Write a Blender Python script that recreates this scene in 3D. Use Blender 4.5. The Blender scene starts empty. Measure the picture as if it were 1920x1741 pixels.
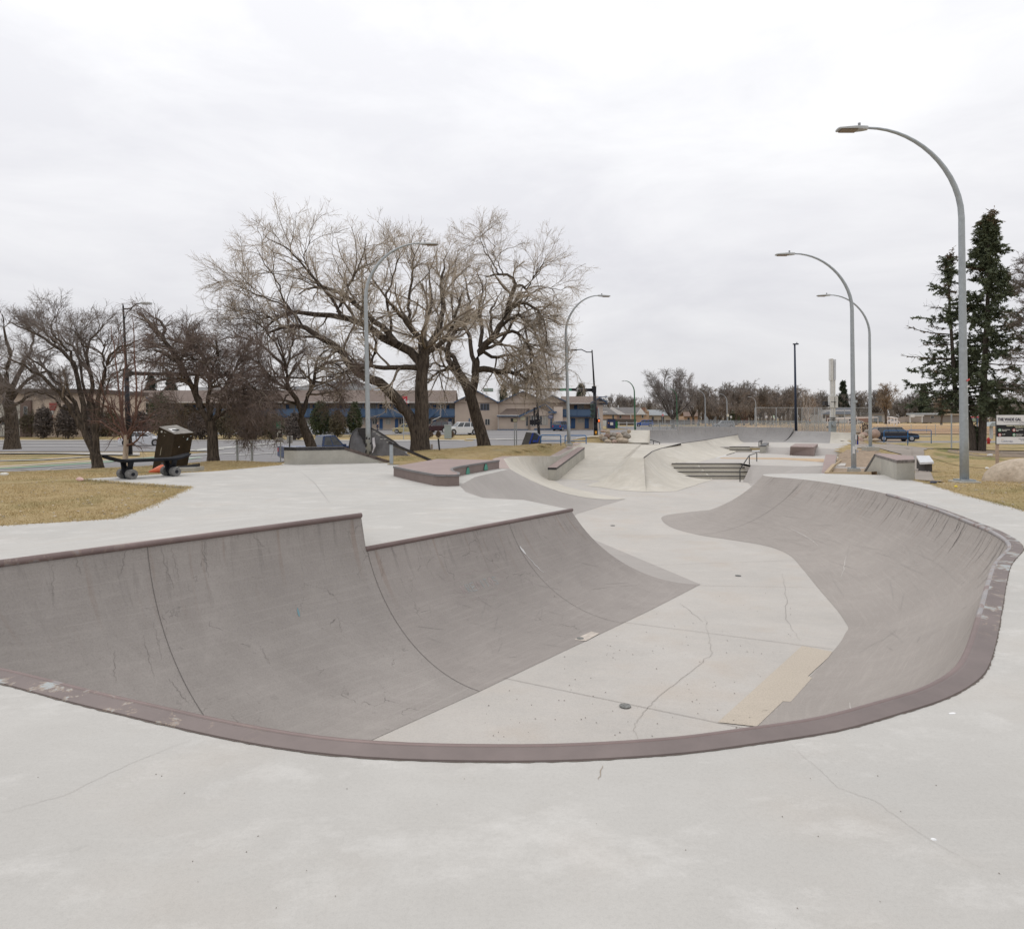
import bpy, bmesh, math, random
import numpy as np
from mathutils import Vector, Matrix
from mathutils.geometry import tessellate_polygon
R = math.radians
SC = bpy.context.scene
COL = SC.collection
# ------------------------------------------------------------------ camera
F = 1280.0; EYE = 1.65; HZ = 785.0; CX = 960.0
cam = bpy.data.objects.new('camera', bpy.data.cameras.new('camera')); COL.objects.link(cam)
cam.location = (0, 0, EYE); cam.rotation_euler = (R(90), 0, 0)
cam.data.sensor_width = 36; cam.data.lens = 36 * F / 1920
cam.data.shift_y = -(870.5 - HZ) / 1920
cam.data.clip_start = 0.05; cam.data.clip_end = 5000
SC.camera = cam
# ------------------------------------------------------------------ world, sun, exposure
SUN_EL, SUN_AZ = 55, -25
w = bpy.data.worlds.new('World'); SC.world = w; w.use_nodes = True
nt = w.node_tree; nt.nodes.clear()
def N(t, typ, **kw):
    n = t.nodes.new(typ)
    for k, v in kw.items():
        if k.startswith('i_'):
            key = k[2:]; key = int(key) if key.isdigit() else key.replace('_', ' ')
            n.inputs[key].default_value = v
        else: setattr(n, k, v)
    return n
sky = N(nt, 'ShaderNodeTexSky', sky_type='NISHITA', sun_disc=False)
sky.sun_elevation = R(SUN_EL); sky.sun_rotation = R(SUN_AZ)
tc = N(nt, 'ShaderNodeTexCoord')
mp = N(nt, 'ShaderNodeMapping'); mp.inputs['Scale'].default_value = (1.0, 1.0, 3.2); mp.inputs['Rotation'].default_value = (0, R(6), 0)
n1 = N(nt, 'ShaderNodeTexNoise', i_Scale=2.9, i_Detail=8.0, i_Roughness=0.58, i_Distortion=0.3)
sepx = N(nt, 'ShaderNodeSeparateXYZ')
L = nt.links.new
L(tc.outputs['Generated'], mp.inputs['Vector']); L(mp.outputs['Vector'], n1.inputs['Vector']); L(tc.outputs['Generated'], sepx.inputs[0])
elev = N(nt, 'ShaderNodeMapRange'); elev.inputs['From Min'].default_value = 0.0; elev.inputs['From Max'].default_value = 0.62
L(sepx.outputs['Z'], elev.inputs['Value'])
rmp = N(nt, 'ShaderNodeValToRGB')
e = rmp.color_ramp.elements
e[0].position = 0.0; e[0].color = (0.675, 0.67, 0.682, 1); e[1].position = 1.0; e[1].color = (1.04, 1.04, 1.05, 1)
x_ = e.new(0.35); x_.color = (0.785, 0.78, 0.80, 1)
x_ = e.new(0.7); x_.color = (0.93, 0.93, 0.945, 1)
L(elev.outputs[0], rmp.inputs['Fac'])
cr = N(nt, 'ShaderNodeValToRGB'); e = cr.color_ramp.elements
e[0].position = 0.36; e[0].color = (0.90, 0.90, 0.918, 1); e[1].position = 0.66; e[1].color = (1.05, 1.05, 1.045, 1)
L(n1.outputs['Fac'], cr.inputs['Fac'])
mul = N(nt, 'ShaderNodeMixRGB', blend_type='MULTIPLY'); mul.inputs['Fac'].default_value = 1
L(rmp.outputs[0], mul.inputs[1]); L(cr.outputs[0], mul.inputs[2])
up = N(nt, 'ShaderNodeVectorMath', operation='SCALE'); up.inputs['Scale'].default_value = 9.6
L(mul.outputs[0], up.inputs[0])
mx = N(nt, 'ShaderNodeMixRGB'); mx.inputs['Fac'].default_value = 0.96
L(sky.outputs[0], mx.inputs[1]); L(up.outputs[0], mx.inputs[2])
bg = N(nt, 'ShaderNodeBackground', i_Strength=0.1); ow = N(nt, 'ShaderNodeOutputWorld')
L(mx.outputs[0], bg.inputs['Color']); L(bg.outputs[0], ow.inputs[0])
sd = bpy.data.lights.new('sun', 'SUN'); sd.energy = 0.55; sd.angle = R(25); sd.color = (1.0, 0.97, 0.93)
so = bpy.data.objects.new('sun', sd); COL.objects.link(so)
_d = Vector((math.sin(R(SUN_AZ)) * math.cos(R(SUN_EL)), math.cos(R(SUN_AZ)) * math.cos(R(SUN_EL)), math.sin(R(SUN_EL))))
so.rotation_euler = _d.to_track_quat('Z', 'Y').to_euler(); so.location = (0, 0, 60)
SC.view_settings.view_transform = 'Standard'; SC.view_settings.look = 'None'; SC.view_settings.gamma = 1
SC.view_settings.exposure = 0.22
# ------------------------------------------------------------------ photo geometry -> world positions
def P(px, py, z):
    Y = (EYE - z) * F / (py - HZ); return ((px - CX) / F * Y, Y, z)
def Q(px, py, Y):
    return ((px - CX) / F * Y, Y, EYE - (py - HZ) / F * Y)
def P2(px, py, z): return P(px, py, z)[:2]
# ------------------------------------------------------------------ materials
MATS = {}
def new_mat(name):
    m = bpy.data.materials.new(name); m.use_nodes = True; t = m.node_tree
    return m, t, t.nodes['Principled BSDF']
def mat(name, col, rough=0.6, metal=0.0, var=0.12, scale=6.0, bump=0.0, emit=None, alpha=None, spec=0.4):
    if name in MATS: return MATS[name]
    m, t, b = new_mat(name); MATS[name] = m
    b.inputs['Roughness'].default_value = rough; b.inputs['Metallic'].default_value = metal
    b.inputs['Specular IOR Level'].default_value = spec
    c = N(t, 'ShaderNodeTexCoord'); n = N(t, 'ShaderNodeTexNoise', i_Scale=scale, i_Detail=5.0, i_Roughness=0.6)
    t.links.new(c.outputs['Object'], n.inputs['Vector'])
    r = N(t, 'ShaderNodeValToRGB'); e = r.color_ramp.elements
    e[0].position = 0.3; e[1].position = 0.7
    e[0].color = tuple(max(0, x * (1 - var)) for x in col) + (1,); e[1].color = tuple(min(1, x * (1 + var)) for x in col) + (1,)
    t.links.new(n.outputs['Fac'], r.inputs['Fac']); t.links.new(r.outputs[0], b.inputs['Base Color'])
    if bump:
        n2 = N(t, 'ShaderNodeTexNoise', i_Scale=scale * 4, i_Detail=4.0); t.links.new(c.outputs['Object'], n2.inputs['Vector'])
        bp = N(t, 'ShaderNodeBump', i_Strength=bump, i_Distance=0.02); t.links.new(n2.outputs['Fac'], bp.inputs['Height']); t.links.new(bp.outputs[0], b.inputs['Normal'])
    if emit:
        b.inputs['Emission Color'].default_value = tuple(col) + (1,); b.inputs['Emission Strength'].default_value = emit
    if alpha is not None: b.inputs['Alpha'].default_value = alpha
    return m
def ramp(t, pairs, src):
    r = N(t, 'ShaderNodeValToRGB'); e = r.color_ramp.elements
    while len(e) > 1: e.remove(e[0])
    e[0].position = pairs[0][0]; c = pairs[0][1]; e[0].color = c if isinstance(c, tuple) else (c, c, c, 1)
    for p, c in pairs[1:]:
        x = e.new(p); x.color = c if isinstance(c, tuple) else (c, c, c, 1)
    t.links.new(src, r.inputs['Fac']); return r.outputs[0]
def mixc(t, fac, a, b, mode='MIX'):
    m = N(t, 'ShaderNodeMixRGB', blend_type=mode)
    for i, v in ((0, fac), (1, a), (2, b)):
        if isinstance(v, (float, int)): m.inputs[i].default_value = v if i == 0 else (v, v, v, 1)
        elif isinstance(v, tuple): m.inputs[i].default_value = v if len(v) == 4 else v + (1,)
        else: t.links.new(v, m.inputs[i])
    return m.outputs[0]
def mth(t, op, a, b=None):
    m = N(t, 'ShaderNodeMath', operation=op)
    for i, v in ((0, a), (1, b)):
        if v is None: continue
        if isinstance(v, (float, int)): m.inputs[i].default_value = v
        else: t.links.new(v, m.inputs[i])
    return m.outputs[0]
def noise(t, vec, sc, det=5.0, rough=0.55, dist=0.0):
    n = N(t, 'ShaderNodeTexNoise', i_Scale=sc, i_Detail=det, i_Roughness=rough, i_Distortion=dist)
    t.links.new(vec, n.inputs['Vector']); return n.outputs['Fac']
def mapping(t, vec, scale, rot=(0, 0, 0), loc=(0, 0, 0)):
    m = N(t, 'ShaderNodeMapping'); m.inputs['Scale'].default_value = scale; m.inputs['Rotation'].default_value = rot; m.inputs['Location'].default_value = loc
    t.links.new(vec, m.inputs['Vector']); return m.outputs[0]
def concrete(name, base, tint=None, blotch=0.10, cracks=0.0, spots=0.5, trowel=0.5, stain=0.0, white=0.0, bump=0.15, uvstreak=False, warm=0.0, big=1.0, csc=1.6):
    """cast and trowelled concrete: soft blotches, trowel swirls, pits, hairline cracks, water stains below a lip (UV v = metres from lip)"""
    if name in MATS: return MATS[name]
    m, t, b = new_mat(name); MATS[name] = m
    b.inputs['Roughness'].default_value = 0.78; b.inputs['Specular IOR Level'].default_value = 0.3
    c = N(t, 'ShaderNodeTexCoord'); v = c.outputs['Object']
    f1 = noise(t, v, 0.55 * big, 7, 0.62, 0.3)
    f2 = noise(t, mapping(t, v, (1, 1.8, 1), (0, 0, 0.5)), 2.2 * big, 9, 0.68, 0.25)
    tint = tint or tuple(x * 0.9 for x in base)
    colr = mixc(t, ramp(t, [(0.3, 0.0), (0.72, 1.0)], f1), tuple(x * (1 - blotch) for x in base) + (1,), tuple(min(1, x * (1 + blotch * 0.7)) for x in base) + (1,))
    colr = mixc(t, mth(t, 'MULTIPLY', ramp(t, [(0.40, 0.0), (0.70, 1.0)], f2), trowel), colr, tuple(tint) + (1,))
    if warm:
        f5 = noise(t, v, 1.1, 4, 0.5); colr = mixc(t, mth(t, 'MULTIPLY', ramp(t, [(0.52, 0.0), (0.72, 1.0)], f5), warm), colr, (0.46, 0.36, 0.27, 1))
    if white:
        f6 = noise(t, mapping(t, v, (1, 1.6, 1), (0, 0, -0.6)), 1.3, 10, 0.74, 0.15)
        colr = mixc(t, mth(t, 'MULTIPLY', ramp(t, [(0.52, 0.0), (0.68, 1.0)], f6), white), colr, (0.72, 0.70, 0.67, 1))
    f3 = noise(t, v, 55, 3, 0.6); colr = mixc(t, mth(t, 'MULTIPLY', spots, 0.35), colr, ramp(t, [(0.25, 0.35), (0.55, 1.0)], f3), 'MULTIPLY')
    f3b = noise(t, v, 7.5, 2, 0.5); pit = ramp(t, [(0.735, 0.0), (0.76, 1.0)], f3b)
    colr = mixc(t, mth(t, 'MULTIPLY', pit, spots * 0.35), colr, tuple(x * 0.45 for x in base) + (1,))
    fg = noise(t, v, 190, 2, 0.7); colr = mixc(t, 0.30, colr, ramp(t, [(0.3, 0.72), (0.5, 1.0), (0.72, 1.12)], fg), 'MULTIPLY')
    arc_ = ramp(t, [(0.56, 0.0), (0.64, 1.0)], noise(t, mapping(t, v, (0.7, 9, 1), (0, 0, 0.9)), 1.4, 8, 0.75, 0.25)); colr = mixc(t, mth(t, 'MULTIPLY', arc_, 0.10), colr, tuple(min(1, x * 1.28) for x in base) + (1,))
    if cracks:
        dv = N(t, 'ShaderNodeVectorMath', operation='ADD'); nn = N(t, 'ShaderNodeTexNoise', i_Scale=3.0, i_Detail=5.0)
        t.links.new(v, nn.inputs['Vector'])
        sc_ = N(t, 'ShaderNodeVectorMath', operation='SCALE'); sc_.inputs['Scale'].default_value = 0.42
        t.links.new(nn.outputs['Color'], sc_.inputs[0]); t.links.new(v, dv.inputs[0]); t.links.new(sc_.outputs[0], dv.inputs[1])
        vo = N(t, 'ShaderNodeTexVoronoi', feature='DISTANCE_TO_EDGE', i_Scale=csc); t.links.new(dv.outputs[0], vo.inputs['Vector'])
        ln = ramp(t, [(0.0, 1.0), (0.006, 0.8), (0.013, 0.0)], vo.outputs['Distance'])
        msk = ramp(t, [(0.54, 0.0), (0.64, 1.0)], noise(t, v, 1.3, 6, 0.75))
        colr = mixc(t, mth(t, 'MULTIPLY', mth(t, 'MULTIPLY', ln, msk), cracks), colr, tuple(x * 0.4 for x in base) + (1,))
    if uvstreak:
        uv = c.outputs['UV']; su = N(t, 'ShaderNodeSeparateXYZ'); t.links.new(uv, su.inputs[0])
        fall = ramp(t, [(0.0, 1.0), (0.35, 0.75), (1.0, 0.0)], mth(t, 'MULTIPLY', su.outputs['Y'], 1.0 / 0.95))
        st = noise(t, mapping(t, uv, (13, 1.1, 1)), 1.0, 5, 0.65, 0.5)
        stf = ramp(t, [(0.55, 0.0), (0.66, 1.0)], st)
        colr = mixc(t, mth(t, 'MULTIPLY', mth(t, 'MULTIPLY', stf, fall), stain), colr, tuple(x * 0.42 for x in base) + (1,))
        rst = ramp(t, [(0.60, 0.0), (0.70, 1.0)], noise(t, mapping(t, uv, (9, 0.6, 1), (0, 0, 0), (7, 3, 0)), 1.0, 4, 0.5))
        colr = mixc(t, mth(t, 'MULTIPLY', mth(t, 'MULTIPLY', rst, fall), 0.35), colr, (0.20, 0.12, 0.075, 1))
        sw = ramp(t, [(0.50, 0.0), (0.75, 1.0)], noise(t, mapping(t, uv, (1.2, 16, 1), (0, 0, 0.45)), 1.0, 6, 0.7, 0.4))
        colr = mixc(t, mth(t, 'MULTIPLY', sw, 0.20), colr, tuple(min(1, x * 1.5) for x in base) + (1,))
        sw2 = ramp(t, [(0.62, 0.0), (0.72, 1.0)], noise(t, mapping(t, uv, (0.5, 30, 1), (0, 0, -0.3), (3, 1, 0)), 1.0, 4, 0.6, 0.3))
        colr = mixc(t, mth(t, 'MULTIPLY', sw2, 0.16), colr, tuple(min(1, x * 1.7) for x in base) + (1,))
    t.links.new(colr, b.inputs['Base Color'])
    bp = N(t, 'ShaderNodeBump', i_Strength=bump, i_Distance=0.01)
    t.links.new(mth(t, 'ADD', f3, mth(t, 'MULTIPLY', f2, 1.5)), bp.inputs['Height']); t.links.new(bp.outputs[0], b.inputs['Normal'])
    return m
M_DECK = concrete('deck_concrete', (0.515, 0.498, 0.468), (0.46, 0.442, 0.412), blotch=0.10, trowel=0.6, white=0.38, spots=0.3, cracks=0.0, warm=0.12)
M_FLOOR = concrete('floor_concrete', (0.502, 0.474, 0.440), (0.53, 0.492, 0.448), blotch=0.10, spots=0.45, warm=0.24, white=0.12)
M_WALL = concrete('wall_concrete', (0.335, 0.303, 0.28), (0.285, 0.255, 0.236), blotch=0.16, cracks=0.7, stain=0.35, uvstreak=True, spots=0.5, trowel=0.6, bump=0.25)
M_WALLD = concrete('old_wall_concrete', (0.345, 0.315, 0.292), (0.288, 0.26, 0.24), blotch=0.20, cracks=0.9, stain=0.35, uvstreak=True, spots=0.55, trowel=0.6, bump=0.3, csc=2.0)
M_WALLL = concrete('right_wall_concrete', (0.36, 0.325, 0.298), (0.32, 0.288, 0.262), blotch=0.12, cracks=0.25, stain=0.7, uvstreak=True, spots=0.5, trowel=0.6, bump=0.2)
M_BANKD = concrete('bank_concrete', (0.40, 0.37, 0.345), (0.36, 0.33, 0.305), blotch=0.1, cracks=0.1, spots=0.4)
M_BANKL = concrete('light_bank_concrete', (0.58, 0.54, 0.47), (0.47, 0.435, 0.37), blotch=0.14, spots=0.3, white=0.35, trowel=0.7)
M_LEDGE = concrete('ledge_concrete', (0.44, 0.42, 0.37), (0.34, 0.325, 0.28), blotch=0.2, cracks=0.1, spots=0.8, big=2.5)
M_GREYC = concrete('grey_wall_concrete', (0.33, 0.315, 0.305), (0.28, 0.267, 0.257), blotch=0.15, stain=0.6, uvstreak=True)
# ------------------------------------------------------------------ mesh builder
def frame(d):
    d = d.normalized(); u = Vector((0, 0, 1)) if abs(d.z) < 0.9 else Vector((1, 0, 0))
    a = d.cross(u).normalized(); return a, a.cross(d).normalized()
class MB:
    def __init__(s, M=None): s.v = []; s.f = []; s.uv = {}; s.M = M or Matrix.Identity(4)
    def add(s, vs, fs):
        n = len(s.v); s.v += [tuple(s.M @ Vector(p)) for p in vs]; s.f += [tuple(i + n for i in f) for f in fs]; return s
    def box(s, x0, y0, z0, x1, y1, z1, bev=0.0):
        if bev:
            b = bev; vs = []
            for z, q in ((z0, b), (z0 + b, 0), (z1 - b, 0), (z1, b)):
                vs += [(x0 + q + b, y0 + q, z), (x1 - q - b, y0 + q, z), (x1 - q, y0 + q + b, z), (x1 - q, y1 - q - b, z), (x1 - q - b, y1 - q, z), (x0 + q + b, y1 - q, z), (x0 + q, y1 - q - b, z), (x0 + q, y0 + q + b, z)]
            fs = [tuple(range(7, -1, -1)), tuple(range(24, 32))]
            for k in range(3):
                for i in range(8): j = (i + 1) % 8; fs.append((k * 8 + i, k * 8 + j, k * 8 + 8 + j, k * 8 + 8 + i))
            return s.add(vs, fs)
        return s.add([(x0, y0, z0), (x1, y0, z0), (x1, y1, z0), (x0, y1, z0), (x0, y0, z1), (x1, y0, z1), (x1, y1, z1), (x0, y1, z1)],
                     [(3, 2, 1, 0), (4, 5, 6, 7), (0, 1, 5, 4), (1, 2, 6, 5), (2, 3, 7, 6), (3, 0, 4, 7)])
    def tube(s, pts, rad, n=8, cap=True, sx=1.0):
        pts = [Vector(p) for p in pts]; k = len(pts); rads = rad if isinstance(rad, (list, tuple)) else [rad] * k
        vs = []; fs = []; pa = None
        for i in range(k):
            d = pts[min(i + 1, k - 1)] - pts[max(i - 1, 0)]
            a, b = frame(d)
            if pa is not None:
                dd = d.normalized(); a = (pa - dd * pa.dot(dd)); a = a.normalized() if a.length > 1e-6 else frame(d)[0]; b = a.cross(dd)
            pa = a
            for j in range(n):
                an = 2 * math.pi * j / n; vs.append(pts[i] + a * math.cos(an) * rads[i] * sx + b * math.sin(an) * rads[i])
        for i in range(k - 1):
            for j in range(n): q = (j + 1) % n; fs.append((i * n + j, i * n + q, (i + 1) * n + q, (i + 1) * n + j))
        if cap: fs.append(tuple(range(n - 1, -1, -1))); fs.append(tuple(range((k - 1) * n, k * n)))
        return s.add(vs, fs)
    def cyl(s, a, b, r, n=12, r2=None): return s.tube([a, b], [r, r if r2 is None else r2], n)
    def prism(s, poly, z0, z1):
        """vertical extrusion of an outline [(x,y)]; z0,z1 numbers or per-point lists"""
        n = len(poly); a = z0 if isinstance(z0, (list, tuple)) else [z0] * n; b = z1 if isinstance(z1, (list, tuple)) else [z1] * n
        return s.add([(p[0], p[1], a[i]) for i, p in enumerate(poly)] + [(p[0], p[1], b[i]) for i, p in enumerate(poly)],
                     [tuple(range(n - 1, -1, -1)), tuple(range(n, 2 * n))] + [(i, (i + 1) % n, (i + 1) % n + n, i + n) for i in range(n)])
    def extr(s, poly, vec):
        """any planar 3-D outline extruded along vec"""
        n = len(poly); v = Vector(vec); ps = [Vector(p) for p in poly]
        return s.add(ps + [p + v for p in ps], [tuple(range(n - 1, -1, -1)), tuple(range(n, 2 * n))] + [(i, (i + 1) % n, (i + 1) % n + n, i + n) for i in range(n)])
    def grid(s, rows):
        n = len(rows[0]); vs = [p for r in rows for p in r]; fs = []
        for i in range(len(rows) - 1):
            for j in range(n - 1): fs.append((i * n + j, i * n + j + 1, (i + 1) * n + j + 1, (i + 1) * n + j))
        return s.add(vs, fs)
    def ball(s, c, r, n=10, m=7, jit=0.0, seed=0, sq=(1, 1, 1)):
        rg = random.Random(seed); vs = []; fs = []; c = Vector(c)
        off = [rg.uniform(-1, 1) for _ in range(6)]
        for i in range(m + 1):
            th = math.pi * i / m
            for j in range(n):
                ph = 2 * math.pi * j / n
                d = Vector((math.sin(th) * math.cos(ph), math.sin(th) * math.sin(ph), math.cos(th)))
                k = 1 + jit * (math.sin(3 * d.x + off[0] * 5) * .4 + math.sin(4 * d.y + off[1] * 5) * .4 + math.sin(3.5 * d.z + off[2] * 6) * .4 + math.sin(7 * d.x * d.y + off[3] * 5) * .3)
                vs.append(c + Vector((d.x * sq[0], d.y * sq[1], d.z * sq[2])) * r * k)
        for i in range(m):
            for j in range(n): q = (j + 1) % n; fs.append((i * n + j, (i + 1) * n + j, (i + 1) * n + q, i * n + q))
        return s.add(vs, fs)
    def build(s, name, material, parent=None, loc=None, smooth=False, uvs=None, recalc=True, **tags):
        me = bpy.data.meshes.new(name)
        o = bpy.data.objects.new(name, me)
        off = Vector((0, 0, 0))
        if parent is not None:
            r = parent
            while r.parent is not None: r = r.parent
            off = Vector(r.location)
        elif loc is not None: off = Vector(loc); o.location = off
        me.from_pydata([(p[0] - off.x, p[1] - off.y, p[2] - off.z) for p in s.v], [], s.f)
        if uvs:
            ul = me.uv_layers.new(name='UVMap')
            for l in me.loops: ul.data[l.index].uv = uvs[l.vertex_index]
        me.materials.append(material)
        if smooth: me.polygons.foreach_set('use_smooth', [True] * len(me.polygons))
        if recalc:
            bm = bmesh.new(); bm.from_mesh(me); bmesh.ops.recalc_face_normals(bm, faces=bm.faces); bm.to_mesh(me); bm.free()
        me.update(); COL.objects.link(o)
        if parent is not None: o.parent = parent
        for k, v in tags.items(): o[k] = v
        return o
def thing(name, label, cat, loc, group=None):
    o = bpy.data.objects.new(name, None); COL.objects.link(o); o.location = loc
    o['label'] = label; o['category'] = cat
    if group: o['group'] = group
    o.empty_display_size = 0.2
    return o
def copy_tree(o, loc=None, rz=None, scale=None, label=None, group=None, parent=None):
    c = o.copy(); COL.objects.link(c)
    if parent is not None: c.parent = parent
    if loc is not None: c.location = loc
    if rz is not None: c.rotation_euler = (0, 0, rz)
    if scale is not None: c.scale = (scale,) * 3 if isinstance(scale, (int, float)) else scale
    if label: c['label'] = label
    if group: c['group'] = group
    for ch in [x for x in KIDS.get(o.name, [])] if False else list(o.children): copy_tree(ch, parent=c)
    return c
def cr_spline(pts, n):
    """Catmull-Rom through pts, n samples; uniform in chord length"""
    p = np.array(pts, float); d = np.r_[0, np.cumsum(np.linalg.norm(np.diff(p, axis=0), axis=1) ** 0.5)]
    ts = np.linspace(0, d[-1], n); out = []
    ext = np.vstack([2 * p[0] - p[1], p, 2 * p[-1] - p[-2]])
    for t in ts:
        i = min(np.searchsorted(d, t, side='right') - 1, len(p) - 2); u = (t - d[i]) / max(d[i + 1] - d[i], 1e-9)
        a, b, c, e = ext[i], ext[i + 1], ext[i + 2], ext[i + 3]
        out.append(0.5 * ((2 * b) + (c - a) * u + (2 * a - 5 * b + 4 * c - e) * u * u + (3 * b - a - 3 * c + e) * u ** 3))
    return np.array(out)
# ================================================================== SKATE PARK
ZF = -1.35; Z2 = -0.65; Z3 = -0.30
hole = [(9.0, -7.5), (-12.5, -7.5), (-12.5, 9.0), (-8.1, 10.1), (-6.1, 11.0), (-6.5, 13.8), (-7.2, 16.8), (-11, 18.6), (-9.3, 21.0), (-8.0, 24.5), (-6.6, 26.4), (-4.7, 25.6), (-3.9, 23.8), (-.5, 23.1), (-1.35, 25), (-1.55, 28), (-1.2, 31.3), (0, 34.6), (1.3, 38.8), (3.4, 46.9), (8.2, 46.9), (8.8, 49), (11.5, 54.8), (14.2, 56.8), (23.5, 57.8), (27.3, 54.8), (23.6, 47.6), (20.4, 43), (19.4, 40.3), (16, 33.5), (13.4, 29), (11.5, 21.5), (10.6, 19.8), (10.4, 18.2), (9.3, 14.7), (8.6, 12), (8.2, 9.5), (8.3, 5)]
def structure(o): o['kind'] = 'structure'; return o
def pair_spline(keys, n, zf=ZF):
    """keys: [(top xyz, floor xy)] sampled together"""
    k = np.array([list(a) + list(b) for a, b in keys], float)
    top = k[:, :3]; d = np.r_[0, np.cumsum(np.maximum(np.linalg.norm(np.diff(top, axis=0), axis=1), 0.05) ** 0.6)]
    ts = np.linspace(0, d[-1], n); ext = np.vstack([2 * k[0] - k[1], k, 2 * k[-1] - k[-2]]); out = []
    for t in ts:
        i = min(np.searchsorted(d, t, side='right') - 1, len(k) - 2); u = (t - d[i]) / (d[i + 1] - d[i])
        a, b, c, e = ext[i], ext[i + 1], ext[i + 2], ext[i + 3]
        h = d[i + 1] - d[i]; h0 = (d[i] - d[i - 1]) if i > 0 else h; h1 = (d[i + 2] - d[i + 1]) if i + 2 < len(d) else h
        m0 = 0.5 * ((c - b) + (b - a) * h / h0) if i > 0 else (c - b); m1 = 0.5 * ((c - b) + (e - c) * h / h1) if i + 2 < len(d) else (c - b)
        out.append((2 * u ** 3 - 3 * u * u + 1) * b + (u ** 3 - 2 * u * u + u) * m0 + (-2 * u ** 3 + 3 * u * u) * c + (u ** 3 - u * u) * m1)
    return np.array(out)
def prof(top, fl, zf, n=22, kind='arc'):
    """profile from the lip down to the floor: part of a circle tangent to the floor"""
    top = np.array(top, float); fl = np.array(fl, float); Lh = np.linalg.norm(top[:2] - fl[:2]); H = top[2] - zf; pts = []
    if kind == 'arc':
        Lh_ = max(Lh, H * 1.001); Rr = (Lh_ ** 2 + H ** 2) / (2 * H); th = math.asin(min(1, Lh_ / Rr))
        for i in range(n + 1):
            a = th * (1 - i / n); u = Rr * math.sin(a) / Lh_; z = zf + Rr * (1 - math.cos(a))
            pts.append((fl[0] + (top[0] - fl[0]) * u, fl[1] + (top[1] - fl[1]) * u, z))
    else:
        for i in range(n + 1):
            u = 1 - i / n; z = zf + H * (u * u * (1.6 - 0.6 * u) if kind == 'soft' else u)
            pts.append((fl[0] + (top[0] - fl[0]) * u, fl[1] + (top[1] - fl[1]) * u, z))
    return pts
def wall_loft(name, keys, n, material, zf=ZF, nprof=22, kind='arc', lift=0.0, sampled=None):
    k = sampled if sampled is not None else pair_spline(keys, n, zf)
    mb = MB(); uvs = []; rows = []; s = 0
    for i, r in enumerate(k):
        z0 = zf[i] if isinstance(zf, (list, np.ndarray)) else zf
        pr = prof(r[:3], r[3:5], z0, nprof, kind)
        if i: s += np.linalg.norm(k[i, :3] - k[i - 1, :3])
        vv = 0; last = None
        for p in pr:
            if last is not None: vv += math.dist(p, last)
            last = p; uvs.append((s, vv))
        rows.append([(p[0], p[1], p[2] + lift) for p in pr])
    mb.grid(rows)
    o = mb.build(name, material, smooth=True, uvs=uvs, recalc=False)
    me = o.data
    if sum(p.normal.z for p in me.polygons) < 0: me.flip_normals()
    return structure(o), k
def sheet(name, poly, z, material, thick=0.0):
    """flat (or per-vertex height) polygon, triangulated"""
    q = [(p[0], p[1], p[2] if len(p) > 2 else z) for p in poly]; n = len(q)
    if sum(q[i][0] * q[(i + 1) % n][1] - q[(i + 1) % n][0] * q[i][1] for i in range(n)) < 0: q = q[::-1]
    tr = tessellate_polygon([[Vector((a[0], a[1], 0)) for a in q]]); fs = []
    for t_ in tr:
        a, b, c = (q[k] for k in t_)
        fs.append(tuple(t_) if (b[0] - a[0]) * (c[1] - a[1]) - (b[1] - a[1]) * (c[0] - a[0]) > 0 else tuple(t_)[::-1])
    vs = list(q)
    if thick: vs += [(a[0], a[1], a[2] - thick) for a in q]; fs += [(i + n, (i + 1) % n + n, (i + 1) % n, i) for i in range(n)]
    me = bpy.data.meshes.new(name); me.from_pydata(vs, [], fs); me.materials.append(material); me.update()
    o = bpy.data.objects.new(name, me); COL.objects.link(o); return o
BS = Vector((-1.86, 8.69)); BE = Vector((1.07, 12.39)); bd = (BE - BS).normalized(); bn = Vector((bd.y, -bd.x))
LB = 1.90; HB = 1.35; RB = (LB ** 2 + HB ** 2) / (2 * HB)
ZA = 0.42; LA = math.sqrt(RB ** 2 - (RB - HB - ZA) ** 2)
AE = BS - bn * (LA - LB)
A0 = Vector(P2(0, 1055, ZA)); A1 = Vector(P2(330, 1010.5, ZA)); FC = (-1.95, 5.55)
def onA(t): return AE + (A0 - AE) * t
adir = (A0 - AE).normalized()
# --- tall left section
ak = []
for t, fl in ((0.0, None), (0.2, None), (0.4, None), (0.6, None), (0.78, FC), (1.0, FC), (1.1, FC)):
    p = onA(t); f_ = (p + bn * LA) if fl is None else Vector(fl); ak.append(((p.x, p.y, ZA), (f_.x, f_.y)))
ak += [((-4.8, 5.25, 0.2), FC), ((-4.75, 4.98, 0.05), FC), ((-4.45, 4.85, 0.0), FC)]
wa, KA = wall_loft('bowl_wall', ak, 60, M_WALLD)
# --- lower left section with its hip corner
bk = []
for t in (0, 0.25, 0.5, 0.75, 1.0):
    p = BS.lerp(BE, t); f_ = p + bn * LB
    if t == 1.0: f_ = Vector((3.42, 12.39))
    if t == 0.75: f_ = BS.lerp(BE, 0.84) + bn * LB + bd * 0.25
    bk.append(((p.x, p.y, 0), (f_.x, f_.y)))
kb = np.array([list(a) + list(b) for a, b in bk]); tb = np.linspace(0, 1, 40)
KB = np.array([[np.interp(t, np.linspace(0, 1, 5), kb[:, j]) for j in range(5)] for t in tb])
wb, KB = wall_loft('bowl_wall', None, 0, M_WALL, sampled=KB)
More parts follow.
